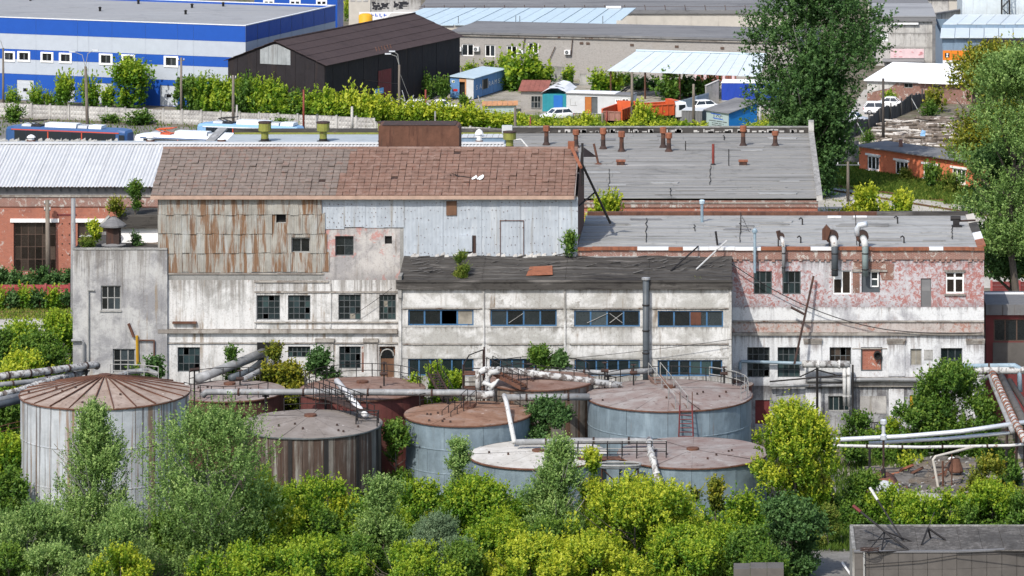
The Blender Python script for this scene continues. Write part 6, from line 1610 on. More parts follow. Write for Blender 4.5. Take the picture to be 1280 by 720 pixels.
b,t=P(867,164,105);pole('utility_pole','wooden pole in front of the grey steel box','pole',b,t,.2,'pole_wood',None,GP)
b,t=P(950,164,122);pole('concrete_post','white concrete post at the right side of the blue kiosk','post',b,t,.2,'pale_concrete')
b,t=P(1104,180,98);pole('utility_pole','dark wooden pole in front of the log piles','pole',b,t,.2,'pole_dark',None,GP)
b,t=P(1060,252,202);pole('utility_pole','short grey pole with a wide top bracket on the courtyard edge','pole',b,t,.18,'pole_wood',None,GP,arms=cross(1.3))
b,t=P(60.5,356,250);pole('utility_pole','brown wooden pole with white insulators before the brick hall window','pole',b,t,.26,'pole_wood',None,GP,(-.1,0),cross(.3,2))
b=Vector((XX(91.5,340),340,0));pole('steel_mast','grey steel tube mast at the left corner of the annex','mast',b,top_of(b,248),.26,'pipe_grey')
b,t=P(3,352,262);pole('drain_mast','thin rusty pipe at the left edge of the brick hall','post',b,t,.1,'rust')
b,t=P(1265,350,300);pole('steel_mast','dark round mast under the right tree crown','mast',b,t+3,.28,'pole_dark')
# ================================================================= rooftop vents on the hall and on the brick block
def roof_vent(name,label,cat,px,pyb,pyt,z,kind,group=None):
 b=G(px,pyb,z);hgt=top_of(b,pyt)-z
 r=thing(name,label,cat,b,0,group)
 if kind=='rust':
  m=MB();m.lathe((0,0,0),[(.42,-.02),(.36,.1),(.24,.3),(.22,hgt*.45)],12);obj('base',m,Mt['dark_rust'],r)
  m=MB();m.lathe((0,0,0),[(.215,hgt*.45+.002),(.215,hgt*.68)],12);obj('neck',m,Mt['rust'],r)
  m=MB();m.lathe((0,0,0),[(.22,hgt*.68),(.34,hgt*.72),(.34,hgt*.97),(.30,hgt),(.02,hgt+.03)],12);obj('head',m,Mt['orange_rust'],r)
 elif kind=='olive':
  m=MB();m.lathe((0,0,0),[(.62,0),(.62,.08),(.40,.12),(.40,.30)],12);obj('base',m,Mt['black_steel'],r)
  m=MB();m.lathe((0,0,0),[(.36,.28),(.36,hgt*.55)],12);obj('neck',m,Mt['olive'],r)
  m=MB();m.lathe((0,0,0),[(.38,hgt*.52),(.62,hgt*.54),(.62,hgt*.93)],14);obj('drum',m,Mt['olive'],r);m=MB();m.lathe((0,0,0),[(.66,hgt*.93),(.66,hgt),(.02,hgt+.05)],14);obj('lid',m,Mt['dark_rust'],r)
 elif kind=='white':
  m=MB();m.lathe((0,0,0),[(.42,0),(.42,.22)],10);obj('base',m,Mt['rust'],r)
  m=MB();m.lathe((0,0,0),[(.30,.2),(.30,hgt*.6),(.44,hgt*.62),(.30,hgt*.85),(.05,hgt)],10);obj('cowl',m,Mt['white_paint'],r)
 elif kind=='post':
  m=MB();m.tube([(0,0,0),(0,0,hgt)],.13,8);obj('pipe',m,Mt['red_pipe'],r);m=MB();m.lathe((0,0,0),[(.3,0),(.14,.15)],8);obj('collar',m,Mt['black_steel'],r)
 elif kind=='stub':
  m=MB();m.box(-.4,.4,-.35,.35,0,hgt*.7);obj('curb',m,Mt['dark_rust'],r);m=MB();m.box(-.46,.46,-.4,.4,hgt*.7,hgt);obj('lid',m,Mt['orange_rust'],r)
 return r
GR='rusty roof vents on the brick block'
for px,pb,pt,lab in((683,181,157,'leftmost rusty mushroom vent near the ridge end of the tiles'),(720,184,162,'rusty mushroom vent second from the left on the block roof'),(754,186,160,'rusty mushroom vent below the first dump truck'),(777,189,164,'shorter rusty vent just left of the utility pole'),(829,184,159,'tall rusty vent of the close pair on the block roof'),(836,189,166,'small rusty vent of the close pair on the block roof'),(929,182,157,'rusty vent in front of the blue kiosk'),(969,182,164,'dark vent at the right end beneath the big tree')):
 roof_vent('roof_vent',lab,'roof vent',px,pb,pt,ZB+.05,'rust',GR)
roof_vent('roof_hatch','low rusty hatch box on the left of the block roof','roof hatch',776,206,200,ZB+.05,'stub');roof_vent('roof_hatch','low rusty hatch box on the right of the block roof','roof hatch',929,206,200,ZB+.05,'stub')
roof_vent('vent_pipe','dark red upright pipe on the block roof','pipe',891.5,206,180,ZB+.05,'post')
b=G(748,205,ZB+.05);m=MB();m.bar(b,b+Vector((-.45,0,2.0)),.11,8);m.lathe((b.x,b.y,b.z),[(.4,0),(.12,.12)],8);tag(obj('leaning_pipe',m,Mt['rust']),'leaning rusty pipe at the left of the block roof','pipe')
for px,pb,pt,lab in((857,188,177,'short thin black rod on the block roof'),(911,207,187,'tall thin black rod on the block roof')):
 b=G(px,pb,ZB+.05);m=MB();m.bar(b,b+Vector((0,0,top_of(b,pt)-ZB)),.05,6);tag(obj('rod',m,Mt['black_steel']),lab,'rod')
b=G(639-2,178,HALL_Z);
for px,pb,pt,lab in((331,177,152,'left olive drum vent on the hall roof'),(404,177,152,'middle olive drum vent on the hall roof'),(480,177,152,'olive drum vent half behind the rusty roof tank'),(637,186,164,'olive vent under the white box at the hall end')):
 roof_vent('drum_vent',lab,'roof vent',px,pb,pt,HALL_Z,'olive','olive drum vents on the hall roof')
for px,lab in((39,'white cowl vent in front of the tram at far left'),(188,'white cowl vent in front of the white-fronted tram'),(277,'low white cowl vent right of the skylight')):
 roof_vent('cowl_vent',lab,'roof vent',px,177.5,168 if px<200 else 172,HALL_Z,'white','white cowl vents on the hall roof')
roof_vent('cowl_vent','ornate white cowl vent right of the rusty roof tank','roof vent',599,178,161,HALL_Z,'white','white cowl vents on the hall roof')
b=G(256,176.5,HALL_Z);m=MB();m.slab(b,b+Vector((.9,0,0)),b+Vector((1.9,2.4,1.0)),b+Vector((1.0,2.4,1.0)),.2);tag(obj('skylight',m,Mt['pipe_grey']),'slanting grey skylight frame on the hall roof','skylight')
b=G(577,186,HALL_Z-.6);r=thing('roof_box','long blue-grey box on the hall roof behind the tiled ridge','roof box',b)
m=MB();m.box(0,4.2,0,2,0,1.1);obj('box',m,Mt['blue_siding'],r)
for k in range(7):m=MB();m.box(k*.6,k*.6+.56,-.1,2.1,1.102,1.18);obj('lid_sheet',m,Mt['white_sheet'],r)
b=G(634,176,HALL_Z);r=thing('junction_box','white steel box on posts at the end of the hall roof','box',b)
m=MB();m.box(-.5,.5,-.3,.3,.8,1.5);obj('box',m,Mt['white_sheet'],r);m=MB();m.bar((-.4,0,0),(-.4,0,.8),.07);m.bar((.4,0,0),(.4,0,.8),.07);obj('legs',m,Mt['grey_wood'],r)
m=MB();a=G(640,179,HALL_Z)+Vector((0,0,.3));m.tube([a,a+Vector((.9,-.2,.1)),a+Vector((1.7,-1.5,-.6))],.09,6);tag(obj('cable_bundle',m,Mt['pipe_white']),'white cable bundle drooping from the white box','cable')
# rusty tank on the tiled ridge
Yt=316.0;a,b=D(473,187,Yt),D(574,187,Yt);zt=ZZ(157,Yt)
r=thing('roof_tank','long rusty brown tank standing on the tiled ridge','tank',((a.x+b.x)/2,Yt,a.z-1.2));h=(b.x-a.x)/2;ht=zt-a.z+1.2
for k in range(4):
 x0,x1=-h+2*h*k/4,-h+2*h*(k+1)/4
 m=MB();c_=.28
 poly=[(x0,0),(x1,0),(x1,ht),(x0,ht)]
 if k==3:poly=[(x0,0),(x1,0),(x1,ht-c_),(x1-c_*.4,ht-c_*.3),(x1-c_,ht),(x0,ht)]
 if k==0:poly=[(x0,0),(x1,0),(x1,ht),(x0+.15,ht),(x0,ht-.1)]
 m.prism(poly,-.004*k,2.6);obj('side_plate',m,Mt['rust'],r)
m=MB();m.box(-h+.3,h-.3,-.04,2.64,ht+.002,ht+.05);obj('lid',m,Mt['dark_rust'],r)
# bracket and struts at the right gable
tx=XX(722,Y0)
m=MB();a=D(714,183,312);m.bar(a,D(726,209,308.5),.14,6);m.box(a.x-.25,a.x+.25,a.y-.25,a.y+.25,a.z-.15,a.z+.4);tag(obj('stove_pipe',m,Mt['orange_rust']),'bent rusty stove pipe at the right end of the tiled roof','pipe')
m=MB();m.bar(D(728,179,309.5),D(728,232,309.5),.09,6);m.bar(D(728,206,309.5),D(763,279,312.5),.1,6);m.bar(D(724,257,309),D(743,241,311),.07,6);tag(obj('strut',m,Mt['black_steel']),'black steel struts bracing the brown gable wall','strut')
m=MB();a=D(728,184,309.5);m.prism([(0,0),(1.05,-.75),(.0,-.75)],-.05,.05);m.v=[(x+a.x+.1,y+a.y,zz_+a.z)for x,y,zz_ in m.v];tag(obj('warning_plate',m,Mt['barn_black']),'small black triangular plate at the tiled roof gable','plate')
# vents on the pink block's roof
def fan_vent(label,px,pyb,pyt,pyd,rad,mat,housing=True,hood='box',label_group='ventilation pipes on the pink block'):
 Yp=Y0-.55;x=XX(px,Yp);r=thing('vent_pipe',label,'vent pipe',(x,Yp,ZROOF),0,label_group)
 zt=ZZ(pyt,Yp)-ZROOF;zd=ZZ(pyd,Yp)-ZROOF
 m=MB();m.tube([(0,0,zd),(0,0,.15),(-.04,.25,.55),(-.16,.8,.8)],rad,10);p_=obj('duct',m,Mt[mat],r,True)
 m=MB();m.tube([(0,-.0,.16),(-.035,.22,.54),(-.12,.62,.76)],rad+.015,10);obj('elbow',m,Mt['pipe_white'],p_,True)
 for zz_ in(zd*.05-.2,zd*.75):m=MB();m.lathe((0,0,zz_),[(rad+.005,-.05),(rad+.03,0),(rad+.005,.05)],10);obj('clamp',m,Mt['black_steel'],p_)
 if housing:
  R_=rad*2.0;m=MB();pts=[(R_*math.cos(a),R_*math.sin(a))for a in[i*math.pi/8 for i in range(16)]]
  m.prism([(x_-.2,z_+.85)for x_,z_ in pts],.82,1.2);obj('fan_housing',m,Mt['dark_rust'],r)
  m=MB();m.box(-.45,-.45+.1,.8,1.3,-.02,.6);m.box(.0,.1,.8,1.3,-.02,.5);obj('stand',m,Mt['black_steel'],r)
 if hood=='box':m=MB();m.prism([(-.95,.6),(-.55,.6),(-.3,1.4),(-.62,1.75),(-.95,1.35)],.7,1.3);obj('outlet',m,Mt['rust'],r)
 if hood=='elbow':m=MB();m.tube([(-.55,1.0,.9),(-.58,1.0,zt-.45),(-.4,.9,zt-.1),(.15,.7,zt)],rad*.95,10);obj('outlet',m,Mt['pipe_silver'],r,True)
 if hood=='small':m=MB();m.tube([(-.3,1.0,.8),(-.42,1.0,zt)],.17,8);obj('outlet',m,Mt['dark_rust'],r)
 return r
fan_vent('left slim grey vent pipe with a small fan on the pink block',979.5,309,291,342,.14,'pipe_grey',True,'small')
fan_vent('middle thick vent duct with a boxy rust outlet above the white window',1043.5,309,286,345,.26,'downpipe',True,'box')
fan_vent('right vent duct with a bright bent tin outlet',1081.5,309,282,345,.25,'pipe_green',True,'elbow')
for px,pyb,pyt,lab,dn in((943.5,311,286,'thin grey capped flue standing at the roof edge by the tar roof',341),):
 Yp=Y0-.45;b=D(px,pyb,Yp);r=thing('flue',lab,'flue',b);hh=ZZ(pyt,Yp)-b.z;m=MB();m.tube([(0,0,ZZ(dn,Yp)-b.z),(0,0,hh-.2)],.11,8);obj('pipe',m,Mt['pipe_blue'],r);m=MB();m.lathe((0,0,hh-.2),[(.12,-.1),(.2,-.08),(.2,.1),(.06,.25)],8);obj('cap',m,Mt['pipe_blue'],r)
b=G(877.5,278,ZROOF);r=thing('flue','short grey flue with a pale cap in the middle of the pink block roof','flue',b);hh=top_of(b,250)-ZROOF;m=MB();m.tube([(0,0,0),(0,0,hh-.25)],.12,8);obj('pipe',m,Mt['pipe_blue'],r);m=MB();m.lathe((0,0,hh-.3),[(.2,0),(.24,.25),(.1,.35)],8);obj('cap',m,Mt['lightblue_roof'],r)
b=G(897,307,ZROOF);m=MB();m.bar(b,b+Vector((-.15,0,1.1)),.09,6);tag(obj('stub_pipe',m,Mt['black_steel']),'short black stub pipe near the red flashing','pipe')
b=G(1071,307,ZROOF);m=MB();m.bar(b,b+Vector((-.1,0,2.4)),.035,6);m.tube([b+Vector((-.1,0,2.4)),b+Vector((-.45,2,2.9)),b+Vector((-.6,6,3.4))],.02,4);tag(obj('aerial_rod',m,Mt['black_steel']),'thin black rod with a wire between the vent ducts','rod')
b=G(926,291,ZROOF);m=MB();m.bar(b,b+Vector((0,0,1.6)),.04,6);m.bar(b+Vector((0,0,1.5)),b+Vector((.7,0,0)),.015)
for k in range(4):m.bar(b+Vector((0,0,.3+.3*k)),b+Vector((.75-.16*k,0,.1+.3*k)),.012)
tag(obj('wire_stay',m,Mt['black_steel']),'thin stayed rod in the middle of the pink block roof','rod')
for px,py,lab in((1001,301,'left hooked breather pipe on the pink block roof'),(1130,301,'right front hooked breather pipe on the pink block roof'),(1122,276,'rear hooked breather pipe on the pink block roof'),(1003,278,'rear left hooked breather pipe on the pink block roof')):
 b=G(px,py+4,ZROOF);m=MB();m.tube([b,b+Vector((0,0,.5)),b+Vector((-.12,0,.62)),b+Vector((-.28,0,.5))],.06,6);tag(obj('breather_pipe',m,Mt['black_steel']),lab,'pipe','hooked breather pipes')
for px,py,lab in((1043,272,'white board lying at the back of the pink block roof'),(1075,272,'white and black boards near the back parapet')):
 b=G(px,py,ZROOF+.04);m=MB();m.box(b.x-.55,b.x+.55,b.y-.3,b.y+.3,ZROOF+.07,ZROOF+.16);tag(obj('board',m,Mt['white_paint']),lab,'board')
b=G(1196,284,ZROOF);r=thing('winch','small black winch with an arm at the right roof corner','winch',b);m=MB();m.box(-.4,.4,-.3,.3,.03,.15);m.box(-.3,.2,-.2,.2,.151,.6);m.tube([(-.5,0,.7),(.3,0,.7)],.2,8);obj('body',m,Mt['black_steel'],r);m=MB();m.bar((.2,0,.5),(1.5,0,.55),.08);obj('arm',m,Mt['dark_rust'],r)
m=MB();a=D(1017,345,Y0-.5);b=D(993,455,Y0-2.0);m.bar(a,b,.09,6);m.bar(D(1006,393,Y0-1.1),D(988.5,384,Y0-1.0),.1,6);tag(obj('leaning_mast',m,Mt['dark_rust']),'long dark pole leaning against the pink block wall','pole')
# loose cables
def cable(label,pts,rad=.025,mat='black_steel'):
 m=MB();m.tube(pts,rad,5);tag(obj('cable',m,Mt[mat]),label,'cable')
def sag(a,b,s,n=12):return[a+(b-a)*(i/n)-Vector((0,0,s*4*(i/n)*(1-i/n)))for i in range(n+1)]
cable('black cable drooping across the pink block front',sag(D(915,330,Y0-.6),D(1108,412,Y0-.4),.8)+sag(D(1108,412,Y0-.4),D(1228,416,Y0-.4),.15)[1:],.035)
cable('thin cable slanting over the workshop wall to the tank rail',sag(D(680,451,Y1-.8),D(915,424,Y1-.6),.1),.02)
cable('thin cable crossing the whitewashed wall to the tar roof',sag(D(440,395,Y0-.5),D(490,360,Y0-.5),.05),.02)
cable('thin power line across the black barn front',sag(D(410,90,515),D(500,105,497),.2),.03)
# ================================================================= storage tanks
def tank(label,cx,rpx,Y,py_rim,rise,shell,top,nplate=12,ncourse=2,sheets=12,ribs=False,rimmat='rust',straps=False,lip=.10,hatch=True,seams=True):
 x=XX(cx,Y);rad=rpx*Y/F;h=ZZ(py_rim,Y)
 r=thing('storage_tank',label,'storage tank',(x,Y,0),0,'old steel storage tanks beside the factory')
 seg=4
 key=[]
 ch=h/ncourse
 for c in range(ncourse):
  m=MB();rr=rad-.012*(c%2);n=seg
  m.lathe((0,0,0),[(rr,0),(rr,ch-.01)],n,0,0,2*math.pi/nplate-.004)
  if c==ncourse-1 or True:m.lathe((0,0,0),[(rr,ch-.01),(rr-.03,ch-.01)],n,0,0,2*math.pi/nplate-.004)
  me=m.mesh('shell_plate',Mt[shell],True)
  for k in range(nplate):
   o=link('shell_plate',me,r,(0,0,c*ch));o.rotation_euler=(0,0,2*math.pi*(k+.5*(c%2))/nplate)
 for c in range(1,ncourse):m=MB();m.lathe((0,0,c*ch),[(rad,-.05),(rad+.025,-.03),(rad+.025,.03),(rad,.05)],40);obj('weld_seam',m,Mt[shell],r)
 m=MB();m.lathe((0,0,0),[(rad-.06,0),(rad-.06,h-.02),(.01,h-.02)],32);obj('lining',m,Mt['dark_inside'],r)
 # roof: flat cone of sheets with a lip
 m=MB();a1=2*math.pi/sheets
 R2=rad+lip
 m.lathe((0,0,0),[(R2,.02),(R2,.09),(rad*.55,.09+rise*.45),(.25,.09+rise)],3,0,0,a1-.003)
 me=m.mesh('roof_sheet',Mt[top],False)
 for k in range(sheets):
  o=link('roof_sheet',me,r,(0,0,h+(.012 if k%2 else 0)));o.rotation_euler=(random.uniform(-.004,.004),random.uniform(-.004,.004),a1*k)
 m=MB();m.lathe((0,0,h),[(R2+.02,-.02),(R2+.03,.03),(R2+.03,.075),(R2-.05,.10)],40);m.lathe((0,0,h),[(rad-.02,.0),(R2+.02,-.02)],40);obj('rim',m,Mt[rimmat],r,True)
 m=MB();m.lathe((0,0,h+rise),[(.45,.05),(.45,.22),(.01,.24)],12);obj('hatch',m,Mt['rust'],r)
 if ribs:
  rb=MB();rb.add([(.5,-.035,rise*.98+.10),(R2,-.035,.10),(R2,.035,.10),(.5,.035,rise*.98+.10),(.5,-.035,rise*.98+.18),(R2,-.035,.18),(R2,.035,.18),(.5,.035,rise*.98+.18)],[(4,5,6,7),(0,1,5,4),(1,2,6,5),(2,3,7,6),(3,0,4,7)])
  me=rb.mesh('rib',Mt['rust'])
  for k in range(sheets):o=link('rib',me,r,(0,0,h));o.rotation_euler=(0,0,a1*k)
 if straps:
  sm=MB();sm.box(rad+.004,rad+.07,-.14,.14,.6,h-.02);me=sm.mesh('strap',Mt['black_steel'])
  for k in range(12):o=link('strap',me,r,(0,0,0));o.rotation_euler=(0,0,R(260+28.5*k))
  m=MB();m.lathe((0,0,0),[(rad+.004,.95),(rad+.09,.97),(rad+.09,1.12),(rad+.004,1.14)],40);obj('band',m,Mt['black_steel'],r)
  # handles, lugs and stains sticking up from the roof
 for k in range(7):
  a=random.uniform(math.pi,2*math.pi);q=rad*random.uniform(.4,.92);zz_=h+.12+rise*(1-q/rad)
  m=MB();m.box(q*math.cos(a)-.07,q*math.cos(a)+.07,q*math.sin(a)-.05,q*math.sin(a)+.05,zz_-.1,zz_+.12);obj('lug',m,Mt['dark_rust'],r)
 return dict(r=r,x=x,y=Y,rad=rad,h=h,rise=rise)
T1=tank('tall pale grey tank with rust runs and a ribbed brown conical roof at far left',131,104,281.25,492,1.15,'tank_white','top_brown',12,3,24,True,'rust')
T2=tank('squat tank clad in streaky brown panels with black straps',388,88,285.8,531,.55,'tank_panel','top_grey',40,1,20,False,'frame_dark',True)
T3=tank('blue-grey tank with an orange rusty roof in the middle of the yard',585,78,290.0,518,.40,'tank_blue','top_rust',10,3,12)
T4=tank('wide blue tank with a pinkish roof and a red ladder on its front',837,102.5,294.5,495,.55,'tank_blue','top_pink',12,3,16)
T5=tank('low blue tank with a pale whitish roof left of the walkway',673,85.5,281.5,569,.2,'tank_blue','top_pale',10,2,12)
T6=tank('low blue tank with a grey-pink roof, nearest the right maples',866,92.5,281.5,567,.2,'tank_blue','top_pink',10,2,12)
T7=tank('dark red tank with a brown rusty roof behind the strapped tank',453,77,297.6,487,.45,'tank_red','top_red',16,2,16)
T8=tank('dark tank with a pinkish roof close to the whitewashed wall',287,68,299.0,490,.5,'tank_dark','top_pink',12,2,12)
T9=tank('rusty grey tank with a brown roof behind the round dark bush',675,67,297.4,476,.45,'tank_rustgrey','top_red',24,1,12)
T10=tank('small pink-topped tank tucked behind the wide blue one',918,22,304.6,481,.15,'tank_red','top_pink',8,1,8)
# ---------------------------------------------------------------- rails, stairs, ladders
def railing(label,pts,hgt=1.0,every=1.1,mat='black_steel',rails=2,rad=.036,cat='railing'):
 """one railing: posts along a line of world points"""
 r=thing('railing',label,cat,pts[0],0,None);o=Vector(pts[0]);m=MB();rm=MB()
 P_=[Vector(p)-o for p in pts];posts=[]
 for i in range(len(P_)-1):
  d=P_[i+1]-P_[i];n=max(1,int(round(d.length/every)))
  for k in range(n+(1 if i==len(P_)-2 else 0)):posts.append(P_[i]+d*(k/n))
 pm=None
 for q in posts:
  m=MB();m.bar((0,0,0),(random.uniform(-.04,.04),random.uniform(-.04,.04),hgt),rad)
  link('post',m.mesh('post',Mt[mat]),r,q)
 for j in range(rails):rm.tube([q+Vector((0,0,hgt*(j+1)/rails))for q in P_],rad*.85,5)
 obj('rail',rm,Mt[mat],r);return r
def arc(T,a0,a1,n=7,k=.93):return[Vector((T['x']+T['rad']*k*math.cos(R(a0+(a1-a0)*i/n)),T['y']+T['rad']*k*math.sin(R(a0+(a1-a0)*i/n)),T['h']+.15))for i in range(n+1)]
railing('dark railing along the back rim of the wide blue tank',arc(T4,160,20,10))
railing('dark railing round the back of the red tank',arc(T7,150,5,9))
railing('dark railing along the front of the pink-roofed dark tank',arc(T8,215,325,8))
railing('dark railing round the back of the pink-roofed dark tank',arc(T8,150,60,6))
railing('thin railing round the back of the brown-roofed rusty tank',arc(T9,170,10,9))
railing('light railing on the back rim of the ribbed tank',arc(T1,95,55,3),.9,1.2,'frame_grey')
railing('railing across the back of the strapped tank',arc(T2,120,20,7),.95)
railing('railing at the back of the orange-roofed tank',arc(T3,150,30,7),.9)
# box platform on the strapped tank
c=D(459,533,285.2);r=thing('platform','dark angle-iron cage platform at the right rim of the strapped tank','platform',(c.x,c.y,c.z-.2))
for q in((-.75,-.5),(.75,-.5),(.75,.6),(-.75,.6)):m=MB();m.bar((q[0],q[1],0),(q[0],q[1],1.25),.045);obj('post',m,Mt['black_steel'],r)
m=MB();
for zz_ in(.15,.7,1.2):
 for a,b in(((-.75,-.5),(.75,-.5)),((.75,-.5),(.75,.6)),((-.75,.6),(.75,.6)),((-.75,-.5),(-.75,.6))):m.bar((*a,zz_),(*b,zz_),.035)
obj('frame',m,Mt['black_steel'],r);m=MB();m.box(-.75,.75,-.5,.6,.1,.14);obj('deck',m,Mt['rust'],r)
# catwalk from the red tank to the cage
A,B=D(398,492,292.6),D(452,512,286.4)
r=thing('catwalk','narrow dark catwalk running down from the red tank to the cage','catwalk',A);d=B-A;s=Vector((-d.y,d.x,0)).normalized()*.4
m=MB();m.slab(-s,d-s,d+s,s,.08);obj('deck',m,Mt['dark_rust'],r)
for sd in(-1,1):
 m=MB()
 for hh in(.5,1.0):m.bar(s*sd+Vector((0,0,hh)),d+s*sd+Vector((0,0,hh)),.035)
 for k in range(8):q=d*(k/7)+s*sd;m.bar(q-Vector((0,0,.5)),q+Vector((0,0,1.0)),.035)
 obj('railing',m,Mt['black_steel'],r)
 # stairs with brown stringers
def stairs(label,A,B,wd=.7,n=10,mat='rust',railm='black_steel',rh=.95):
 r=thing('stairs',label,'stairs',A);d=B-A;s=Vector((-d.y,d.x,0));s=s.normalized()*wd/2 if s.length>.01 else Vector((wd/2,0,0))
 for sd in(-1,1):
  m=MB();m.slab(s*sd-s.normalized()*.04+Vector((0,0,.1)),d+s*sd-s.normalized()*.04+Vector((0,0,.1)),d+s*sd+s.normalized()*.04+Vector((0,0,.1)),s*sd+s.normalized()*.04+Vector((0,0,.1)),.25);obj('stringer',m,Mt[mat],r)
  if rh:
   m=MB();m.bar(s*sd+Vector((0,0,rh)),d+s*sd+Vector((0,0,rh)),.03)
   for k in range(5):q=d*(k/4)+s*sd;m.bar(q,q+Vector((0,0,rh)),.03)
   obj('handrail',m,Mt[railm],r)
 u=d.copy();u.z=0;u=u.normalized()*.13 if u.length>.01 else Vector((0,.13,0))
 for k in range(n):q=d*((k+.5)/n);m=MB();m.slab(q-s-u,q+s-u,q+s+u,q-s+u,.05);obj('tread',m,Mt[mat],r)
 return r
stairs('brown plank ramp with thin rails on the orange-roofed tank',D(558,531,288.0),D(590,503,290.5),.8,14,'rust')
stairs('brown steel stairs rising behind the white pipe cluster',D(655,484,293.2),D(612,462,295.2),.7,12,'rust')
stairs('black stairs with rails between the red tank and the workshop',D(560,500,293.5),D(541,466,298.5),.7,10,'dark_rust')
stairs('handrailed steps crossing the roof of the wide blue tank',D(852,512,289.0),D(818,470,299.3),.9,12,'top_red','frame_grey',1.0)
# ladder on the blue tank
A=D(857.5,556,287.7);B=D(857.5,511,288.3)
r=thing('ladder','red-brown ladder standing against the front of the wide blue tank','ladder',A);d=B-A
for sx in(-.55,.55):m=MB();m.bar((sx,0,-.3),(d.x+sx*.8,d.y,d.z+.25),.055);obj('rail',m,Mt['maroon'],r);m=MB();m.tube([(d.x+sx*.8,d.y,d.z+.25),(d.x+sx*.8,d.y+.1,d.z+1.2),(d.x+sx*.8,d.y+.9,d.z+.9),(d.x+sx*.8,d.y+1.0,d.z)],.03,5);obj('hoop',m,Mt['rust'],r)
for k in range(9):q=d*(k/8.5);m=MB();m.bar((q.x-.52+.01*k,q.y,q.z),(q.x+.52-.01*k,q.y,q.z),.032);obj('rung',m,Mt['maroon'],r)
# walkway between the two low blue tanks
c=D(776,575,279.6);zt=T5['h']+.15
r=thing('walkway','railed steel walkway bridging the two low blue tanks','walkway',(c.x,c.y,zt))
m=MB();m.box(-3.0,3.2,-.4,.5,-.02,.06);obj('deck',m,Mt['rust'],r)
for y in(-.4,.5):
 for k in range(7):x=-3.0+k*1.03;m=MB();m.bar((x,y,.06),(x,y,1.15),.035);obj('post',m,Mt['black_steel'],r)
 m=MB();m.bar((-3.0,y,1.15),(3.2,y,1.15),.035);m.bar((-3.0,y,.6),(3.2,y,.6),.03);obj('rail',m,Mt['frame_grey']if y>0 else Mt['black_steel'],r)
c=D(775,583,276.4)
r=thing('ring_platform','oval railed ring platform standing between the low blue tanks','platform',(c.x,c.y,0));z_=c.z
for dz,mt in((0,'frame_dark'),(.16,'frame_grey')):
 m=MB();pts=[(1.42*math.copysign(abs(math.cos(a))**.7,math.cos(a)),.62*math.copysign(abs(math.sin(a))**.7,math.sin(a)),z_+dz)for a in[2*math.pi*k/24 for k in range(25)]];m.tube(pts,.075,6,False);obj('ring',m,Mt[mt],r)
for x in(-1.25,1.25):
 for y in(-.35,.35):m=MB();m.bar((x,y,0),(x,y,z_),.06);obj('leg',m,Mt['dark_rust'],r)
m=MB();m.bar((-1.2,-.35,z_-.1),(0.2,-.35,z_-1.5),.05);m.bar((1.2,-.35,z_-.1),(-.2,-.35,z_-1.5),.05);m.bar((-1.2,-.35,z_-1.5),(1.2,-.35,z_-1.5),.05);m.bar((-1.2,-.35,z_-2.3),(1.2,-.35,z_-2.3),.05);obj('brace',m,Mt['dark_rust'],r)
# ---------------------------------------------------------------- pipes
def pipe(label,pts,rad,mat,collars=0,posts=(),n=10,cmat='dark_rust',flange=True):
 r=thing('pipe',label,'pipe',pts[0]);o=Vector(pts[0]);q=[Vector(p)-o for p in pts]
 m=MB();m.tube(q,rad,n);b=obj('pipe_run',m,Mt[mat],r,True)
 tot=[(q[i],q[i+1])for i in range(len(q)-1)]
 for a,c in tot:
  L=(c-a).length;k=int(L/collars)if collars else 0
  for j in range(1,k+1):
   f=(j-.5)/max(k,1);p=a+(c-a)*f;u=(c-a).normalized()*.07
   m=MB();m.tube([p-u,p+u],rad*1.18,n);obj('collar',m,Mt[cmat],r)
 for p in posts:
  w_=Vector(p)-o;m=MB();m.bar((w_.x,w_.y,-o.z),(w_.x,w_.y,w_.z-rad*.9),.09);m.box(w_.x-.25,w_.x+.25,w_.y-.05,w_.y+.05,w_.z-rad-.12,w_.z-rad-.01);obj('support',m,Mt['black_steel'],r)
 return r
Yp=293.2
pipe('long grey pipe crossing in front of the dark and red tanks',[D(253,495,Yp),D(258,490,Yp),D(420,490,Yp-.3),D(580,491,Yp-.5),D(612,493,Yp-.8)],.24,'pipe_grey',4.0,[D(332,490,Yp),D(407,490,Yp),D(560,491,Yp-.5)])
pipe('grey-blue pipe passing in front of the rusty grey tank',[D(632,497,292.6),D(737,496,292.6)],.25,'pipe_grey',3.0)
pipe('spotted white lagged pipe sloping over the brown tank roof',[D(598,492,294.6),D(598,466,294.6),D(606,462,294.8),D(640,464,295.5),D(690,470,296.0),D(777,482,296.4)],.25,'pipe_lag',1.6,cmat='pipe_lag')
pipe('thin grey pipe above the lagged one leading to the blue tank rail',[D(640,463,300.2),D(760,466,300.2),D(820,463,300.2)],.2,'pipe_grey',3.0,[D(760,466,300.2)])
pipe('white inner pipe loop of the pipe cluster',[D(611,492,293.9),D(609,474,293.9),D(613,466,293.9),D(624,464,294.0)],.22,'pipe_lag')
pipe('short bright pipe elbow in the pipe cluster',[D(604,478,293.2),D(614,482,293.0),D(622,476,293.0),D(611,488,292.8)],.17,'pipe_white')
pipe('thick knobbly pipe joint at the middle of the pipe cluster',[D(594,494,292.2),D(608,494,292.2),D(618,492,292.2)],.28,'pipe_lag',.9)
pipe('straight white pipe slanting down beside the orange-roofed tank',[D(630,494,289.6),D(633,503,288.6),D(643,553,283.4)],.17,'pipe_white')
pipe('straight white pipe slanting from the red tank to the cage',[D(421,476,293.0),D(452,514,286.8),D(458,520,286.4)],.22,'white_paint')
pipe('grey pipe lying across the tops of the low blue tanks',[D(645,553,282.6),D(720,551,282.6),D(808,551,282.6),D(813,555,282.2)],.22,'pipe_grey',2.4)
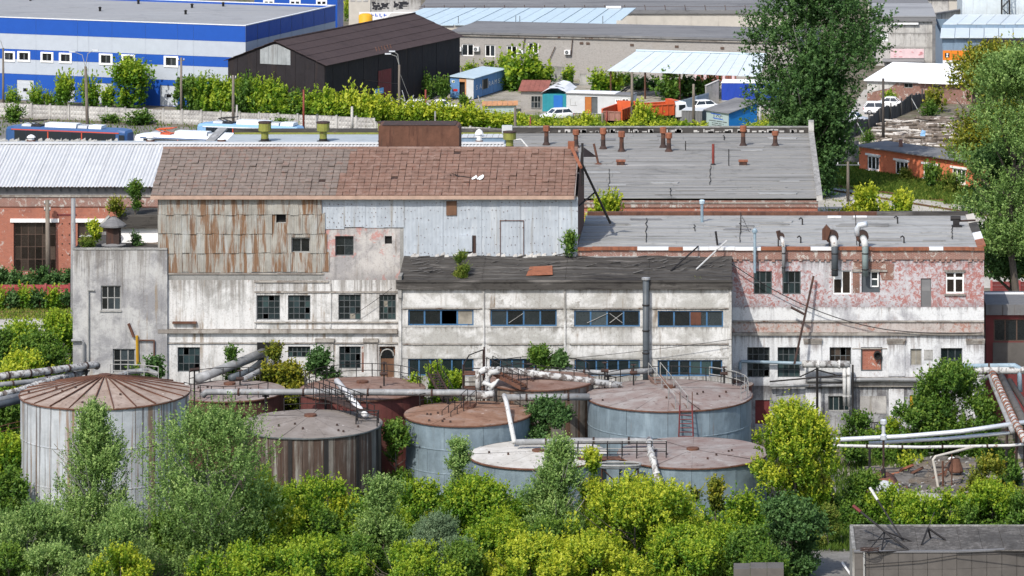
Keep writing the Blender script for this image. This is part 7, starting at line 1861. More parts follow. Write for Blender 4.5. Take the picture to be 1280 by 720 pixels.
pipe('flaking white pipe running down over the front of the right low tank',[D(812,549,281.5),D(813,565,278.6),D(817,577,276.3),D(824,606,275.6),D(826,640,275.4)],.22,'pipe_lag',1.0,cmat='pipe_white')
pipe('dark lower pipe under the walkway rail',[D(714,565,281.0),D(722,570,280.6),D(808,571,280.6)],.18,'downpipe',2.0)
pipe('large grey duct slanting up into the whitewashed wall',[D(246,474,301.0),D(300,453,304.8),D(336,438,307.8)],.36,'pipe_grey',0)
pipe('middle slanting duct below the large one',[D(288,473,301.6),D(312,464,303.6),D(330,450,307.5)],.26,'downpipe',0)
pipe('smallest slanting duct nearest the olive bush',[D(304,474,301.4),D(328,462,304.4),D(346,453,307.5)],.2,'pipe_grey',0)
a=D(336,437,Y0-.1);m=MB();m.box(a.x-.9,a.x+.9,Y0-.12,Y0-.02,a.z-.45,a.z+.55);tag(obj('duct_opening',m,Mt['dark_inside']),'dark duct opening in the whitewashed wall','opening')
# pipe bundle at the left edge
pipe('bright lagged pipe, uppermost of the left bundle',[D(-60,477,289),D(50,465,295),D(118,456,300),D(122,458,300.3)],.27,'pipe_lag',1.8,[D(60,464,295.6),D(108,458,299.2)])
pipe('grey pipe, second from the top of the left bundle',[D(-60,487,289),D(40,477,293.5),D(108,465,299.8)],.19,'pipe_grey',3,)
pipe('dirty lagged pipe, third from the top of the left bundle',[D(-60,508,287),D(20,489,290.5),D(70,473,296),D(100,468,299.0)],.22,'pipe_lag',1.5,cmat='pipe_lag')
pipe('lowest grey pipe of the left bundle',[D(-60,512,286),D(26,495,289)],.24,'pipe_grey',3)
pipe('thick grey pipe emerging below the left bundle',[D(-60,520,285.5),D(26,500,288.5)],.24,'downpipe',0)
railing('rusty low railing left of the ribbed tank',[D(-40,560,283),D(10,544,286),D(28,540,287)],.8,.9,'rust')
c=D(165,466,303);m=MB();m.tube([D(146,471,300),D(160,465,301),D(185,463,302),D(197,468,302)],.2,8);tag(obj('hose',m,Mt['pipe_grey']),'thick grey hose curling behind the ribbed tank roof','hose')
r=thing('valve_post','thin dark valve post beside the ribbed tank','valve',(D(243,500,294).x,294,0));m=MB();m.bar((0,0,0),(0,0,ZZ(455,294)),.06,6);obj('post',m,Mt['black_steel'],r);m=MB();m.tube([(-.3,-.2,ZZ(462,294)),(.3,.2,ZZ(462,294))],.12,8);obj('valve',m,Mt['dark_rust'],r)
# pipes in front of the pink block
Yq=Y0-1.1
pipe('thick lagged pipe with two drops before the pink block',[D(1003,455,Yq),D(1010,455,Yq),D(1062,455.5,Yq)],.28,'pipe_lag',1.3,cmat='pipe_white')
pipe('left hanging lagged drop pipe before the pink block',[D(1055.5,458,Yq),D(1056,507,Yq)],.15,'pipe_white',1.2,cmat='pipe_lag')
pipe('right hanging lagged drop pipe before the pink block',[D(1061,456,Yq-.05),D(1061.5,508,Yq)],.16,'pipe_white',1.2,cmat='pipe_lag')
m=MB();m.bar(D(1021.5,459,Yq),D(1021.5,530,Yq),.1);m.bar(D(1066,456,Yq),D(1066,530,Yq),.07);m.bar(D(1000,471,Yq+.1),D(1021,461,Yq+.1),.05);m.bar(D(1021,462,Yq+.1),D(1050,470,Yq+.1),.05);m.bar(D(962,477,Yq),D(1052,469,Yq),.06);tag(obj('pipe_rack',m,Mt['black_steel']),'black angle-iron rack carrying the lagged pipe by the pink block','rack')
pipe('blue-grey pipe at the corner of the pink block',[D(1205,458,305),D(1268,457,304.5),D(1274,460,304.4),D(1275,490,304.2)],.2,'pipe_blue',3)
pipe('ragged lagged pipe under the blue-grey one at the right edge',[D(1203,466,305),D(1232,463,304.6),D(1330,463,304.2)],.28,'pipe_lag',1.5,cmat='pipe_grey')
pipe('rust-flecked white pipe slanting down at the right edge',[D(1240,466,303.6),D(1244,474,302.0),D(1270,530,289.5),D(1282,552,285)],.24,'pipe_lag',.8,cmat='orange_rust')
pipe('plain pale pipe left of the rust-flecked one',[D(1226,476,303.6),D(1238,470,303.2),D(1241,480,301.6),D(1266,540,288.5)],.19,'pipe_grey',0)
pipe('dark ragged pipe right of the rust-flecked one',[D(1252,472,303.4),D(1280,528,290.5)],.3,'dark_wood',0)
pipe('dark sagging pipe on the far right behind the slanting ones',[D(1262,476,303),D(1296,528,291.5)],.22,'pole_dark',0)
pipe('bright silver pipe curving up to the right edge',[D(1018,551,290),D(1130,545.5,290),D(1200,539.5,290),D(1290,526.5,290)],.17,'pipe_silver',0)
pipe('second silver pipe just below the curving one',[D(1086,554,290.4),D(1180,548.5,290.4),D(1262,541,290.4)],.13,'pipe_silver',0)
pipe('third straight whitish pipe of the right pipe rack',[D(1017,556.5,289.4),D(1150,559,289.4),D(1262,557,289.4),D(1292,554,289.4)],.11,'pipe_white',2.5,[D(1087,557,289.4),D(1258,557,289.4)])
r=thing('pipe_rack','black pipe rack post in the shade near the right edge','rack',G(1262,588));
for x in(-.2,.5,1.1):m=MB();m.bar((x,0,0),(x,0,3.5),.1);obj('post',m,Mt['dark_rust'],r)
m=MB();m.bar((-.3,0,2.9),(1.3,0,2.9),.06);m.bar((-.2,0,.3),(1.1,0,2.6),.05);obj('brace',m,Mt['rust'],r)
c=D(592,500,298.2);r=thing('stair_tower','brown steel landing tower left of the white pipe cluster','platform',(c.x,298.2,0))
for x in(-.75,.75):
 for y in(-.5,.6):m=MB();m.bar((x,y,0),(x,y,7.3 if x<0 else 8.4),.06);obj('post',m,Mt['dark_rust'],r)
for zz_ in(4.2,5.4,6.5):m=MB();m.box(-.8,.8,-.55,.65,zz_,zz_+.1);obj('deck',m,Mt['rust'],r)
m=MB();m.tube([(-.75,-.5,7.2),(-.3,-.5,8.0),(.75,-.5,8.4)],.05,5);m.bar((-.75,-.5,6.0),(.75,-.5,6.0),.04);m.bar((-.75,-.5,7.0),(.75,-.5,7.0),.04);obj('rail',m,Mt['black_steel'],r)
for px,pyb,pyt,Yv,lab in((480,490,452,297,'tall dark valve post on the red tank roof'),(662,474,454,297.5,'green-topped valve post on the brown tank roof'),(300,490,462,299,'dark valve post on the pink-roofed dark tank'),(756,480,452,296.5,'dark post beside the lagged pipe end'),(792,482,455,297,'dark stub post behind the steps of the wide blue tank'),(905,480,458,298.5,'pale stub post at the right rim of the wide blue tank')):
 b=D(px,pyb,Yv);r=thing('valve_post',lab,'valve',b);hh=ZZ(pyt,Yv)-b.z;m=MB();m.bar((0,0,-.4),(0,0,hh),.06,6);obj('post',m,Mt['black_steel'],r);m=MB();m.tube([(-.28,0,hh*.6),(.28,0,hh*.6)],.13,8);m.lathe((0,0,hh*.95),[(.22,0),(.22,.04),(.02,.05)],8);obj('valve',m,Mt['dark_rust'],r)
railing('pale railing along the right rim of the wide blue tank',arc(T4,60,-25,6,.96),1.05,1.0,'frame_grey')
railing('dark railing beside the lagged pipe over the brown tank roof',[D(640,470,296.6),D(700,477,297),D(770,488,297.2)],1.0,1.0)
railing('dark railing on the left rim of the red tank',arc(T7,215,150,5),.95,1.0)
# barrel tank and vent pole
c=G(1105,640);r=thing('barrel_tank','half-buried whitish barrel tank with an orange rusty back','tank',c)
m=MB();pts=[(-.02,.001),(0,1.05),(.15,1.18)];
m.lathe((0,0,0),[(.01,.12),(.8,.06),(1.1,0),(1.2,-.18)],20);m.v=[(x,-q,1.0+y)for x,y,q in m.v];obj('end_plate',m,Mt['tank_white'],r,True)
m=MB();m.lathe((0,0,0),[(1.2,-.18),(1.2,-3.2),(.01,-3.3)],20);m.v=[(x,-q,1.0+y)for x,y,q in m.v];obj('barrel',m,Mt['orange_rust'],r,True)
m=MB();m.tube([(0,1.0,2.1),(0,1.0,2.8)],.16,8);obj('stub',m,Mt['black_steel'],r)
m=MB();m.tube([(0,1.0,2.75),(0,1.0,5.3)],.08,8);obj('vent_pole',m,Mt['dark_rust'],r);m=MB();m.lathe((0,1.0,5.0),[(.1,-.2),(.24,-.1),(.24,.2),(.13,.3),(.13,.9),(.24,1.0),(.24,1.25),(.1,1.35)],10);obj('vent_head',m,Mt['pipe_silver'],r)
# ruined bunker roof with rubble
c=G(1090,612);r=thing('ruined_bunker','collapsed low concrete bunker roof strewn with rubble and weeds','ruin',c)
a_=[(G(x,y)-c)for x,y in((1092,606),(1128,604),(1146,577),(1215,580),(1226,600),(1215,625),(1180,637),(1150,632),(1128,624))]
def lump(n,z0):
 for k in range(n):
  cx_,cy_=random.uniform(.5,7),random.uniform(-4,5)
cells=MB()
for i in range(7):
 for j in range(6):
  px=1096+18.5*i+random.uniform(-2,2);py=584+9*j+random.uniform(-1.5,1.5)
  if(px<1140 and py<600)or(px>1205 and py>620)or(px<1125 and py>622):continue
  q=G(px,py)-c;s=random.uniform(.55,.8);an=random.uniform(-.25,.25);hz_=random.uniform(.45,.8);t1,t2=random.uniform(-.12,.12),random.uniform(-.12,.12)
  pts=[]
  for(u,v)in((-s,-1.3),(s,-1.3),(s,1.3),(-s,1.3)):x_,y_=u*math.cos(an)-v*math.sin(an),u*math.sin(an)+v*math.cos(an);pts.append((q.x+x_,q.y+y_,hz_+t1*u+t2*v))
  m=MB();m.slab(*pts,.22);obj('roof_slab',m,Mt['slab_dark']if random.random()<.5 else Mt['rubble'],r)
m=MB();m.prism([(q.x,q.y)for q in a_],0,.45);m.v=[(x,zz_,y)for x,y,zz_ in m.v];obj('base',m,Mt['rubble'],r)
m=MB()
for k in range(230):
 px,py=random.uniform(1096,1222),random.uniform(580,634)
 if(px<1140 and py<600):continue
 q=G(px,py);s=random.choice((.06,.1,.15,.24));m.add([q+Vector((random.uniform(-s,s),random.uniform(-s,s),.75+random.uniform(0,s)))for _ in range(4)],[(0,1,2),(0,2,3),(0,3,1),(1,3,2)])
tag(obj('rubble',m,Mt['concrete'],kind='stuff'),'pale broken stones scattered over the bunker roof')
for k in range(14):
 q=G(random.uniform(1100,1215),random.uniform(592,632));an=random.uniform(0,3.1);l=random.uniform(.5,1.4);m=MB();m.bar(q+Vector((0,0,.8)),q+Vector((l*math.cos(an),l*math.sin(an),.9+random.uniform(-.1,.4))),random.choice((.05,.08,.12)))
 tag(obj('scrap_bar',m,Mt[random.choice(('rust','dark_rust','grey_wood','orange_rust'))]),'bent scrap bar lying in the rubble on the bunker roof','scrap bar','scrap bars on the bunker roof')
m=MB();a,b=G(1160,630),G(1213,616);
c0=G(1168,636)+Vector((0,0,.7));m=MB();m.slab(c0+Vector((-2.4,-.3,.1)),c0+Vector((1.8,-.9,.0)),c0+Vector((2.0,.1,.25)),c0+Vector((-2.2,.9,.35)),.3);tag(obj('slab',m,Mt['concrete']),'tilted grey slab at the front edge of the bunker ruin','slab')
r=thing('swan_neck_pipe','bent cream pipe with a long arm standing in the bunker rubble','pipe',G(1175,622));zt=ZZ(573,285.5)
m=MB();m.tube([(0,0,0),(-.35,.1,zt-.9),(-.5,.1,zt-.2),(-.3,.3,zt),(2.6,2.5,zt+.25)],.1,8);obj('pipe_run',m,Mt['cream'],r);m=MB();m.bar((.25,.2,0),(.2,.2,zt-.3),.08);m.bar((.9,1.0,0),(.9,1.0,zt),.05);m.bar((.2,.2,zt-.9),(.9,1.0,zt-.2),.04);obj('support',m,Mt['rust'],r)
c=G(1195,605);r=thing('hooded_vent','rusty round hood on legs in the bunker rubble','vent',c);m=MB();m.lathe((0,0,.9),[(.52,0),(.55,.1),(.25,.95),(.02,1.0)],12);obj('hood',m,Mt['rust'],r);m=MB();[m.bar((x,y,0),(x,y,.95),.06)for x,y in((-.35,-.2),(.35,-.2),(.35,.3),(-.35,.3))];obj('legs',m,Mt['dark_rust'],r)
c=G(1190,590);r=thing('cap_vent','small white mushroom vent behind the rusty hood','vent',c);m=MB();m.tube([(0,0,0),(0,0,1.0)],.13,8);obj('pipe',m,Mt['frame_grey'],r);m=MB();m.lathe((0,0,.95),[(.3,0),(.3,.06),(.02,.2)],10);obj('cap',m,Mt['white_paint'],r)
# frames on the foreground roof
fr,fz,fa=FG
def onroof(px,py):return G(px,py,fz+.06)
m=MB();m.bar(onroof(1134,687),D(1076,640,257.6),.07,6);a=D(1076,640,257.6);t=(a-onroof(1134,687)).normalized()
r=thing('leaning_pole','long black pole with a red tip leaning across the front roof','pole',onroof(1134,687));o=Vector(r.location);m=MB();m.bar((0,0,0),a-o,.07,6);obj('shaft',m,Mt['black_steel'],r);m=MB();m.bar(a-o,a-o+t*.75,.11,6);obj('tip',m,Mt['maroon'],r)
a=D(1097,625,258.5);o=onroof(1130,677);t=(a-o).normalized();r=thing('leaning_pole','black pole with a white upper end leaning over the shrubs','pole',o);m=MB();m.bar((0,0,0),a-o,.06,6);obj('shaft',m,Mt['black_steel'],r);m=MB();m.bar(a-o,a-o+t*1.0,.09,6);obj('tip',m,Mt['pipe_white'],r)
o=onroof(1104,690);r=thing('pole_stand','black angle-iron frame with a wire coil on the front roof','frame',o);m=MB()
pk=D(1106,664,256.5)-o
for q in(onroof(1084,690),onroof(1136,687),onroof(1102,688),onroof(1140,677)):m.bar(q-o,pk,.05)
m.bar(onroof(1084,691)-o,onroof(1136,688)-o,.05);m.bar(D(1085,676,256)-o,D(1120,672,257)-o,.04);obj('frame',m,Mt['black_steel'],r)
m=MB();cc=onroof(1087,691)-o;m.tube([cc+Vector((.6*math.cos(a),.3*math.sin(a),.1+.02*a))for a in[k*.5 for k in range(26)]],.03,4);obj('wire_coil',m,Mt['dark_rust'],r)
o=onroof(1160,676);r=thing('tripod','black tripod standing on the front roof','tripod',o);m=MB();pk=D(1160,660,257.2)-o
for q in(onroof(1152,681),onroof(1163,672),onroof(1182,675)):m.bar(q-o,pk,.07)
m.bar(pk,D(1168,640,257.6)-o,.035);obj('legs',m,Mt['black_steel'],r)
cable('thin black cable lying across the front panel wall',[D(1080,706,253.8),D(1150,701,253.8),D(1195,694,253.8),D(1290,692,253.9)],.03)
m=MB();m.bar(G(1066,722),G(1053,709)+Vector((0,0,.3)),.09);tag(obj('stake',m,Mt['white_paint']),'short white stake lying by the front panel wall','stake')
# gate in front of the block base
r=thing('gate','dark barred gate and bins at the foot of the pink block','gate',D(1086,540,304.5));r.location.z=0
for k in range(12):m=MB();m.bar((k*.22,0,0),(k*.22,0,1.6),.025);obj('bar',m,Mt['black_steel'],r)
m=MB();m.bar((0,0,1.6),(2.5,0,1.6),.04);m.bar((0,0,.3),(2.5,0,.3),.04);obj('frame',m,Mt['black_steel'],r)
m=MB();m.box(0,1.2,0,.8,0,1.2);c=D(1048,135,560);
# ================================================================= trees, shrubs, grass
rng=np.random.default_rng(11)
def unit(v):return v/np.maximum(np.linalg.norm(v,axis=-1,keepdims=True),1e-6)
def leaf_mesh(name,P,Dr,Nn,L,Wd,tone,mat):
 """one folded four-cornered leaf per point"""
 S=unit(np.cross(Dr,Nn));n=len(P)
 L=L[:,None];Wd=Wd[:,None]
 v=np.stack([P-Dr*L*.5,P+S*Wd*.5+Dr*L*.05,P+Dr*L*.5,P-S*Wd*.5+Dr*L*.05],1).reshape(-1,3)
 me=bpy.data.meshes.new(name)
 me.vertices.add(4*n);me.loops.add(4*n);me.polygons.add(n)
 me.vertices.foreach_set('co',v.astype(np.float32).ravel())
 me.loops.foreach_set('vertex_index',np.arange(4*n,dtype=np.int32))
 me.polygons.foreach_set('loop_start',np.arange(0,4*n,4,dtype=np.int32))
 me.update(calc_edges=True)
 at=me.attributes.new('tone','FLOAT','FACE');at.data.foreach_set('value',np.clip(tone,0,1).astype(np.float32))
 me.materials.append(mat);return me
SP={'maple':('leaf_maple',.9,.62,16,6.5,1.5,.68,2.2),'bright':('leaf_bright',.9,.62,16,6.5,1.6,.72,2.3),'green':('leaf_green',.9,.62,14,5.5,.9,.50,2.3),'silver':('leaf_silver',.66,.62,14,7.5,.8,.45,1.35),'poplar':('leaf_poplar',.78,.75,16,5.0,.4,.30,2.9),'willow':('leaf_willow',.80,.25,18,5.0,.5,.30,3.2),'olive':('leaf_olive',.95,.62,13,5.0,.7,.55,2.0),'weed':('leaf_grass',.8,.35,12,5.0,1.3,.5,2.0),}
def crown_mesh(w,h,z0,sp,leaf,profile='round',seed=0,nl=None,tops=None,flat=1.0):
 rg=np.random.default_rng(seed);mat,lf,sl,k,slen,up,tip,cover=SP[sp]
 leaf=leaf*lf;hc=h-z0
 def env(t):
  if profile=='round':return np.sqrt(np.clip(1-(2*t-.95)**2*.93,.03,1))
  if profile=='cone':return np.clip(1.05-t,.06,1)**.8*np.clip(t*5+.5,0,1)
  if profile=='dome':return np.sqrt(np.clip(1-t**2.2,.02,1))
  if profile=='column':return np.clip(np.sin(np.pi*(.12+t*.84)),.1,1)**.55
  return np.ones_like(t)
 nl=nl or int(np.clip(8+w*h*.45,9,64));w=w*1.10
 t=rg.uniform(.02,.98,nl);ang=rg.uniform(0,2*np.pi,nl)
 e=env(t)*w/2
 rl=np.clip(rg.uniform(.24,.46,nl)*min(w,hc*1.1)*.55,leaf*1.8,None);rl=np.minimum(rl,e*.9+leaf)
 rad=np.sqrt(rg.uniform(.15,1,nl))*np.clip(e-rl*.75,0,None)
 C=np.stack([rad*np.cos(ang),rad*np.sin(ang),z0+t*hc],1)
 C[:,2]=np.clip(C[:,2],z0+rl*.4,h-rl*.75)
 if tops is not None:
  T=np.array([[a,rg.uniform(-.3,.3),b-c]for a,b,c in tops]);C=np.concatenate([C,T]);rl=np.concatenate([rl,[c for _,_,c in tops]])
 rz=rl*.95
 if sp in('maple','bright','green','olive','silver','poplar'):
  k2=nl*(3 if sp in('maple','bright')else 1 if sp=='poplar' else 2);q=rg.integers(0,len(C),k2);e_=unit(rg.normal(size=(k2,3))*np.array([1,1,.8]));e_[:,2]=np.abs(e_[:,2])
  r2=np.maximum(rl[q]*rg.uniform(.16,.30,k2),leaf*.8);z2=r2*rg.uniform(1.6,3.2,k2)
  C2=C[q]+e_*(rl[q]*rg.uniform(.7,1.12,k2))[:,None];C2[:,2]=np.minimum(C2[:,2],h-z2*rg.uniform(.55,1.3,k2))
  C=np.concatenate([C,C2]);rl=np.concatenate([rl,r2]);rz=np.concatenate([rz,z2])
 nl=len(C);tl=rg.uniform(-.14,.14,nl)
 area=math.pi*w*hc*.95
 N=int(cover*area/(leaf*leaf*sl*.5));N=min(int(N*1.75),60000);ns=max(12,N//k)
 pl=rl*rz;pl/=pl.sum();li=rg.choice(nl,ns,p=pl)
 d=unit(rg.normal(size=(ns,3)));d[:,2]=np.where(d[:,2]<-.3,-d[:,2],d[:,2])
 fr=rg.uniform(.2,1.0,ns)**.6*rg.uniform(.85,1.2,ns)
 B=C[li]+d*fr[:,None]*np.stack([rl[li],rl[li],rz[li]],1)
 sd=unit(d*.75+np.array([0,0,up])+rg.normal(size=(ns,3))*.35)
 sl_=leaf*slen*rg.uniform(.4,1.25,ns)
 u=rg.uniform(0,1,(ns,k));u.sort(1)
 P=B[:,None,:]+sd[:,None,:]*(sl_[:,None]*(u-.35))[...,None]
 side=unit(rg.normal(size=(ns,k,3)));sp_=leaf*(1.05-.75*u)
 P=P+side*sp_[...,None]*.8
 P[...,2]=np.maximum(P[...,2],.05)
 Dl=unit(side*1.0+sd[:,None,:]*.6+rg.normal(size=(ns,k,3))*.3)
 Nn=unit(np.array([0,0,1.0])*.9+d[:,None,:]*.9+rg.normal(size=(ns,1,3))*.3+rg.normal(size=(ns,k,3))*.24)
 n=ns*k
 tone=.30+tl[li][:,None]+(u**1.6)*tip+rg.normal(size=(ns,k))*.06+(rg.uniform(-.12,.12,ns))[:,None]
 L=leaf*rg.uniform(.65,1.25,n)
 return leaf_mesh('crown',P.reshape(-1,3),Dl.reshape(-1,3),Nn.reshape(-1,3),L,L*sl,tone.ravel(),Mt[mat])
def trunk_mesh(h,w,rad,seed,mat,n=5,z0=0):
 rs=random.Random(seed);m=MB();pts=[(0,0,-.05)];k=5
 for i in range(1,k+1):pts.append((rs.uniform(-.04,.04)*h*.5,rs.uniform(-.03,.03)*h*.5,h*.85*i/k))
 m.tube(pts,[rad*(1-.8*i/k)for i in range(k+1)],7)
 for j in range(n):
  f=rs.uniform(.25,.75);i=int(f*k);b=Vector(pts[i])+(Vector(pts[i+1])-Vector(pts[i]))*(f*k-i);a=rs.uniform(0,6.28);l=w*rs.uniform(.22,.4)
  e=b+Vector((math.cos(a)*l,math.sin(a)*l,l*rs.uniform(.5,1.3)));e.z=min(e.z,h*.9)
  mid=(b+e)/2+Vector((0,0,-.1*l));m.tube([b,mid,e],[rad*.45,rad*.3,rad*.1],5)
 return m.mesh('trunk',mat)
SEED=[100]
def tree(name,label,cat,px,pytop,Y,wpx,sp='maple',profile='round',bot=.06,group=None,z0=0.0,tops=None,leafk=4.3,bark='bark',rad=None,nl=None):
 SEED[0]+=1;s=SEED[0]
 x=XX(px,Y);h=ZZ(pytop,Y)-z0;w=wpx*Y/F;leaf=leafk*.95*Y/F
 r=thing(name,label,cat,(x,Y,z0),0,group)
 tp=None
 if tops:tp=[(XX(a,Y)-x,ZZ(b,Y)-z0,c*Y/F)for a,b,c in tops]
 link('trunk',trunk_mesh(h,w,rad or max(.05,h*.018),s,Mt[bark],14 if h>8 else 5),r)
 link('crown',crown_mesh(w,h,h*bot,sp,leaf,profile,s,nl,tp),r)
 return r
def ordn(k):return('first','second','third','fourth','fifth','sixth','seventh','eighth','ninth','tenth','eleventh','twelfth','thirteenth','fourteenth','fifteenth')[k]
def bush(label,px,pytop,Y,wpx,sp='maple',profile='dome',group=None,**k):return tree('bush',label,'bush',px,pytop,Y,wpx,sp,profile,.0,group,**k)
FGP='trees in front of the tanks'
# --- foreground row
tree('silver_poplar','big grey-green silvery tree in front of the ribbed and strapped tanks','tree',262,516,262,178,'silver','round',.05,FGP,tops=[(268,513,22),(215,545,24),(305,530,20),(190,590,26),(318,580,22)],leafk=4.6,bark='pale_bark')
tree('birch_tree','slender green tree with a pointed top before the ribbed tank','tree',118,506,267,132,'silver','cone',.05,FGP,tops=[(121,508,12),(124,535,16),(105,585,18),(150,560,14)],leafk=4.4,bark='pale_bark')
tree('silver_poplar','broad grey-green sapling clump at the lower left corner','tree',35,640,261,150,'silver','dome',.0,FGP,tops=[(8,640,16),(40,628,14),(75,650,18)],bark='pale_bark')
tree('silver_poplar','small grey-green tree under the slender one, left of the silvery tree','tree',150,640,259,80,'silver','round',.0,FGP,bark='pale_bark')
tree('maple','yellow-green maple under the strapped tank, left of the dark poplar','tree',385,610,272,128,'maple','round',.02,FGP,tops=[(350,616,12),(395,612,12),(420,608,10),(330,592,10)])
tree('maple','yellow maple bush low beside the silvery tree trunk','tree',330,610,266,80,'bright','round',.02,FGP)
tree('poplar','green pyramid-shaped poplar between two yellow maples','tree',478,602,263,88,'silver','cone',.02,FGP,tops=[(466,598,9),(498,606,10)],leafk=4.2)
tree('maple','yellow maple behind the pyramid poplar by the tank gap','tree',520,610,272,70,'maple','round',.02,FGP,tops=[(540,612,8),(510,612,9)])
tree('willow','round blue-green willow bush in front of the yellow maple','tree',548,650,258,78,'willow','round',.0,FGP,leafk=4.6)
tree('maple','yellow-topped maple at the foot of the pale-roofed tank','tree',608,605,268,98,'maple','round',.02,FGP,tops=[(592,605,14),(618,606,13),(580,622,14)])
tree('maple','yellow-green maple at the bottom edge left of centre','tree',500,694,255,190,'maple','round',.0,FGP)
tree('maple','dark yellow-green maple at the bottom edge by the silvery tree','tree',378,692,256,150,'maple','round',.0,FGP)
tree('maple','small bright maple at the bottom edge in front of the silvery tree','tree',150,690,254,86,'bright','dome',.0,FGP)
tree('maple','deep green maple filling the gap under the strapped tank','tree',440,640,268,110,'green','round',.0,FGP)
tree('poplar','tall grey-green poplar with a pointed top before the pale-roofed tank','tree',697,547,265,106,'silver','cone',.03,FGP,tops=[(704,546,9),(708,565,13),(690,590,18),(660,610,14)],leafk=4.3,bark='pale_bark')
tree('maple','thin yellow maple shoot beside the pointed poplar','tree',738,572,270,26,'bright','column',.1,FGP,tops=[(739,572,5)])
tree('maple','large bright yellow maple in the lower centre','tree',794,612,262,222,'bright','dome',.0,FGP,nl=40,tops=[(768,610,8),(782,604,6),(803,602,6),(828,610,8),(745,632,12),(872,645,12),(715,650,14),(850,628,12),(888,662,10)],leafk=4.4)
tree('maple','bright maple clump at the bottom edge left of the large one','tree',662,684,256,150,'bright','round',.0,FGP)
tree('maple','thin dark maple standing before the right low tank','tree',893,604,270,24,'olive','column',.1,FGP,tops=[(896,602,6),(870,615,7)])
tree('maple','dull green maple between the large yellow maple and the right low tank','tree',932,628,268,44,'maple','round',.0,FGP,tops=[(918,614,5),(936,622,6)])
tree('maple','tall yellow-green maple right of the low blue tanks','tree',994,510,276,98,'bright','round',.06,FGP,tops=[(974,506,9),(992,512,14),(1022,535,14),(964,526,9),(1035,572,14)],leafk=4.3)
tree('bird_cherry','dark grey-green tree under the tall right maple','tree',990,628,262,84,'poplar','round',.0,FGP,leafk=4.8)
tree('maple','green underwood at the bottom edge right of the large yellow maple','tree',935,668,257,80,'green','dome',.0,FGP)
tree('poplar_sapling','slim poplar sapling in front of the orange-roofed tank','tree',573,556,274,36,'silver','column',.1,FGP,tops=[(574,556,5),(580,568,8)],leafk=3.9)
bush('round dark bush in front of the rusty grey tank',684,499,289.8,60,'poplar','round',leafk=4.2)
bush('dark shrub in the gap between the strapped and orange-roofed tanks',495,535,287,40,'green','round')
bush('small shrub standing behind the strapped tank roof',555,472,300,34,'green','round')
for k,(px,top,Yb,w_,sp)in enumerate(((60,690,256,110,'silver'),(215,650,268,100,'green'),(300,660,264,130,'maple'),(440,680,259,110,'green'),(575,690,255,90,'green'),(630,655,263,100,'maple'),(560,640,270,90,'green'),(690,660,261,90,'green'),(860,668,258,170,'maple'),(740,684,255,150,'bright'),(955,690,254,70,'green'),(10,690,257,90,'green'),(480,640,268,80,'maple'),(905,662,261,80,'maple'),(655,636,272,50,'maple'),(540,640,272,60,'bright'),(425,628,272,60,'bright'),(290,692,255,140,'maple'))):
 bush(('low green underwood','low yellow-green underwood','low silvery underwood')[0 if sp=='green' else 2 if sp=='silver' else 1]+' between the front trees, '+('by the ribbed tank','by the ribbed tank foot','beside the silvery tree','under the strapped tank','left of the willow bush','under the pale-roofed tank','behind the willow bush','under the pointed poplar','right side of the large yellow maple','left side of the large yellow maple','under the dark cherry','in the left bottom corner','behind the pyramid poplar','before the right low tank','beside the pale-roofed tank foot','below the orange-roofed tank','at the strapped tank foot','under the silvery tree')[k],px,top,Yb,w_,sp)
 # --- beside the facade
bush('leafy sapling against the whitewashed wall',401,442,304.5,42,'poplar','round',leafk=4.6)
bush('olive bush hanging over the slanting ducts',343,438,304.8,46,'olive','round')
bush('low olive bush right of the slanting ducts',362,462,304.0,50,'olive','round')
bush('thin sapling over the large slanting duct',290,440,304.5,26,'green','column',leafk=3.6)
bush('small green bush behind the ribbed tank roof',192,448,304,26,'poplar','round')
bush('narrow shrub left of the small bush behind the ribbed tank',168,458,303,20,'green','round')
bush('bushy tree growing behind the brown tank roof',676,432,301.0-.4,34,'green','column',leafk=3.8)
bush('low bush on the right of the brown tank roof',700,446,300.5,28,'poplar','round',leafk=3.8)
tree('bird_cherry','dark green tree in front of the pink block corner','tree',1188,462,299,92,'green','round',.02,None,tops=[(1192,455,10),(1160,480,16),(1218,490,16)])
bush('lower dark green shrub left of the pink block tree',1150,505,298,60,'green','round')
bush('low weeds at the foot of the pink block',1075,525,303,60,'green','dome')
bush('weedy tuft between barred gate and pipe rack',1110,535,300,44,'maple','dome')
bush('green bush right of the pink block tree under the pipes',1230,508,298,40,'green','round')
# --- right foreground
for px,top,base,w_,sp,lab in((1082,598,662,70,'green','green bush covering the near end of the barrel tank'),(1115,615,668,76,'maple','yellow-green bush in front of the barrel tank'),(1150,628,672,62,'maple','yellowish bush right behind the black tripod'),(1188,626,668,64,'maple','yellow-green bush before the tilted slab'),(1240,612,664,72,'maple','light green bush at the right edge before the rack'),(1240,580,640,74,'olive','tall olive-green bush beside the rusty hood'),(1062,640,668,44,'green','low green bush at the path corner'),(1275,625,668,40,'green','green bush cut by the right edge'),(1210,640,670,40,'green','small green bush between two yellow-green ones'),(1250,575,612,46,'green','shaded bush behind the olive-green one'),(1140,580,592,40,'bright','low bright bush at the corner of the bunker ruin'),(1060,560,592,60,'green','shaded weeds under the silver pipes at left'),(1130,566,584,80,'green','shaded weeds under the silver pipes in the middle'),(1210,560,582,70,'green','shaded weeds under the silver pipes at right'),(1020,590,640,40,'olive','dry olive shrub beside the path'),(1035,640,690,30,'weed','tall grass clump beside the path')):
 Yb=F*H/(base-PY)+w_*.028;bush(lab,px,top,Yb,w_,sp)
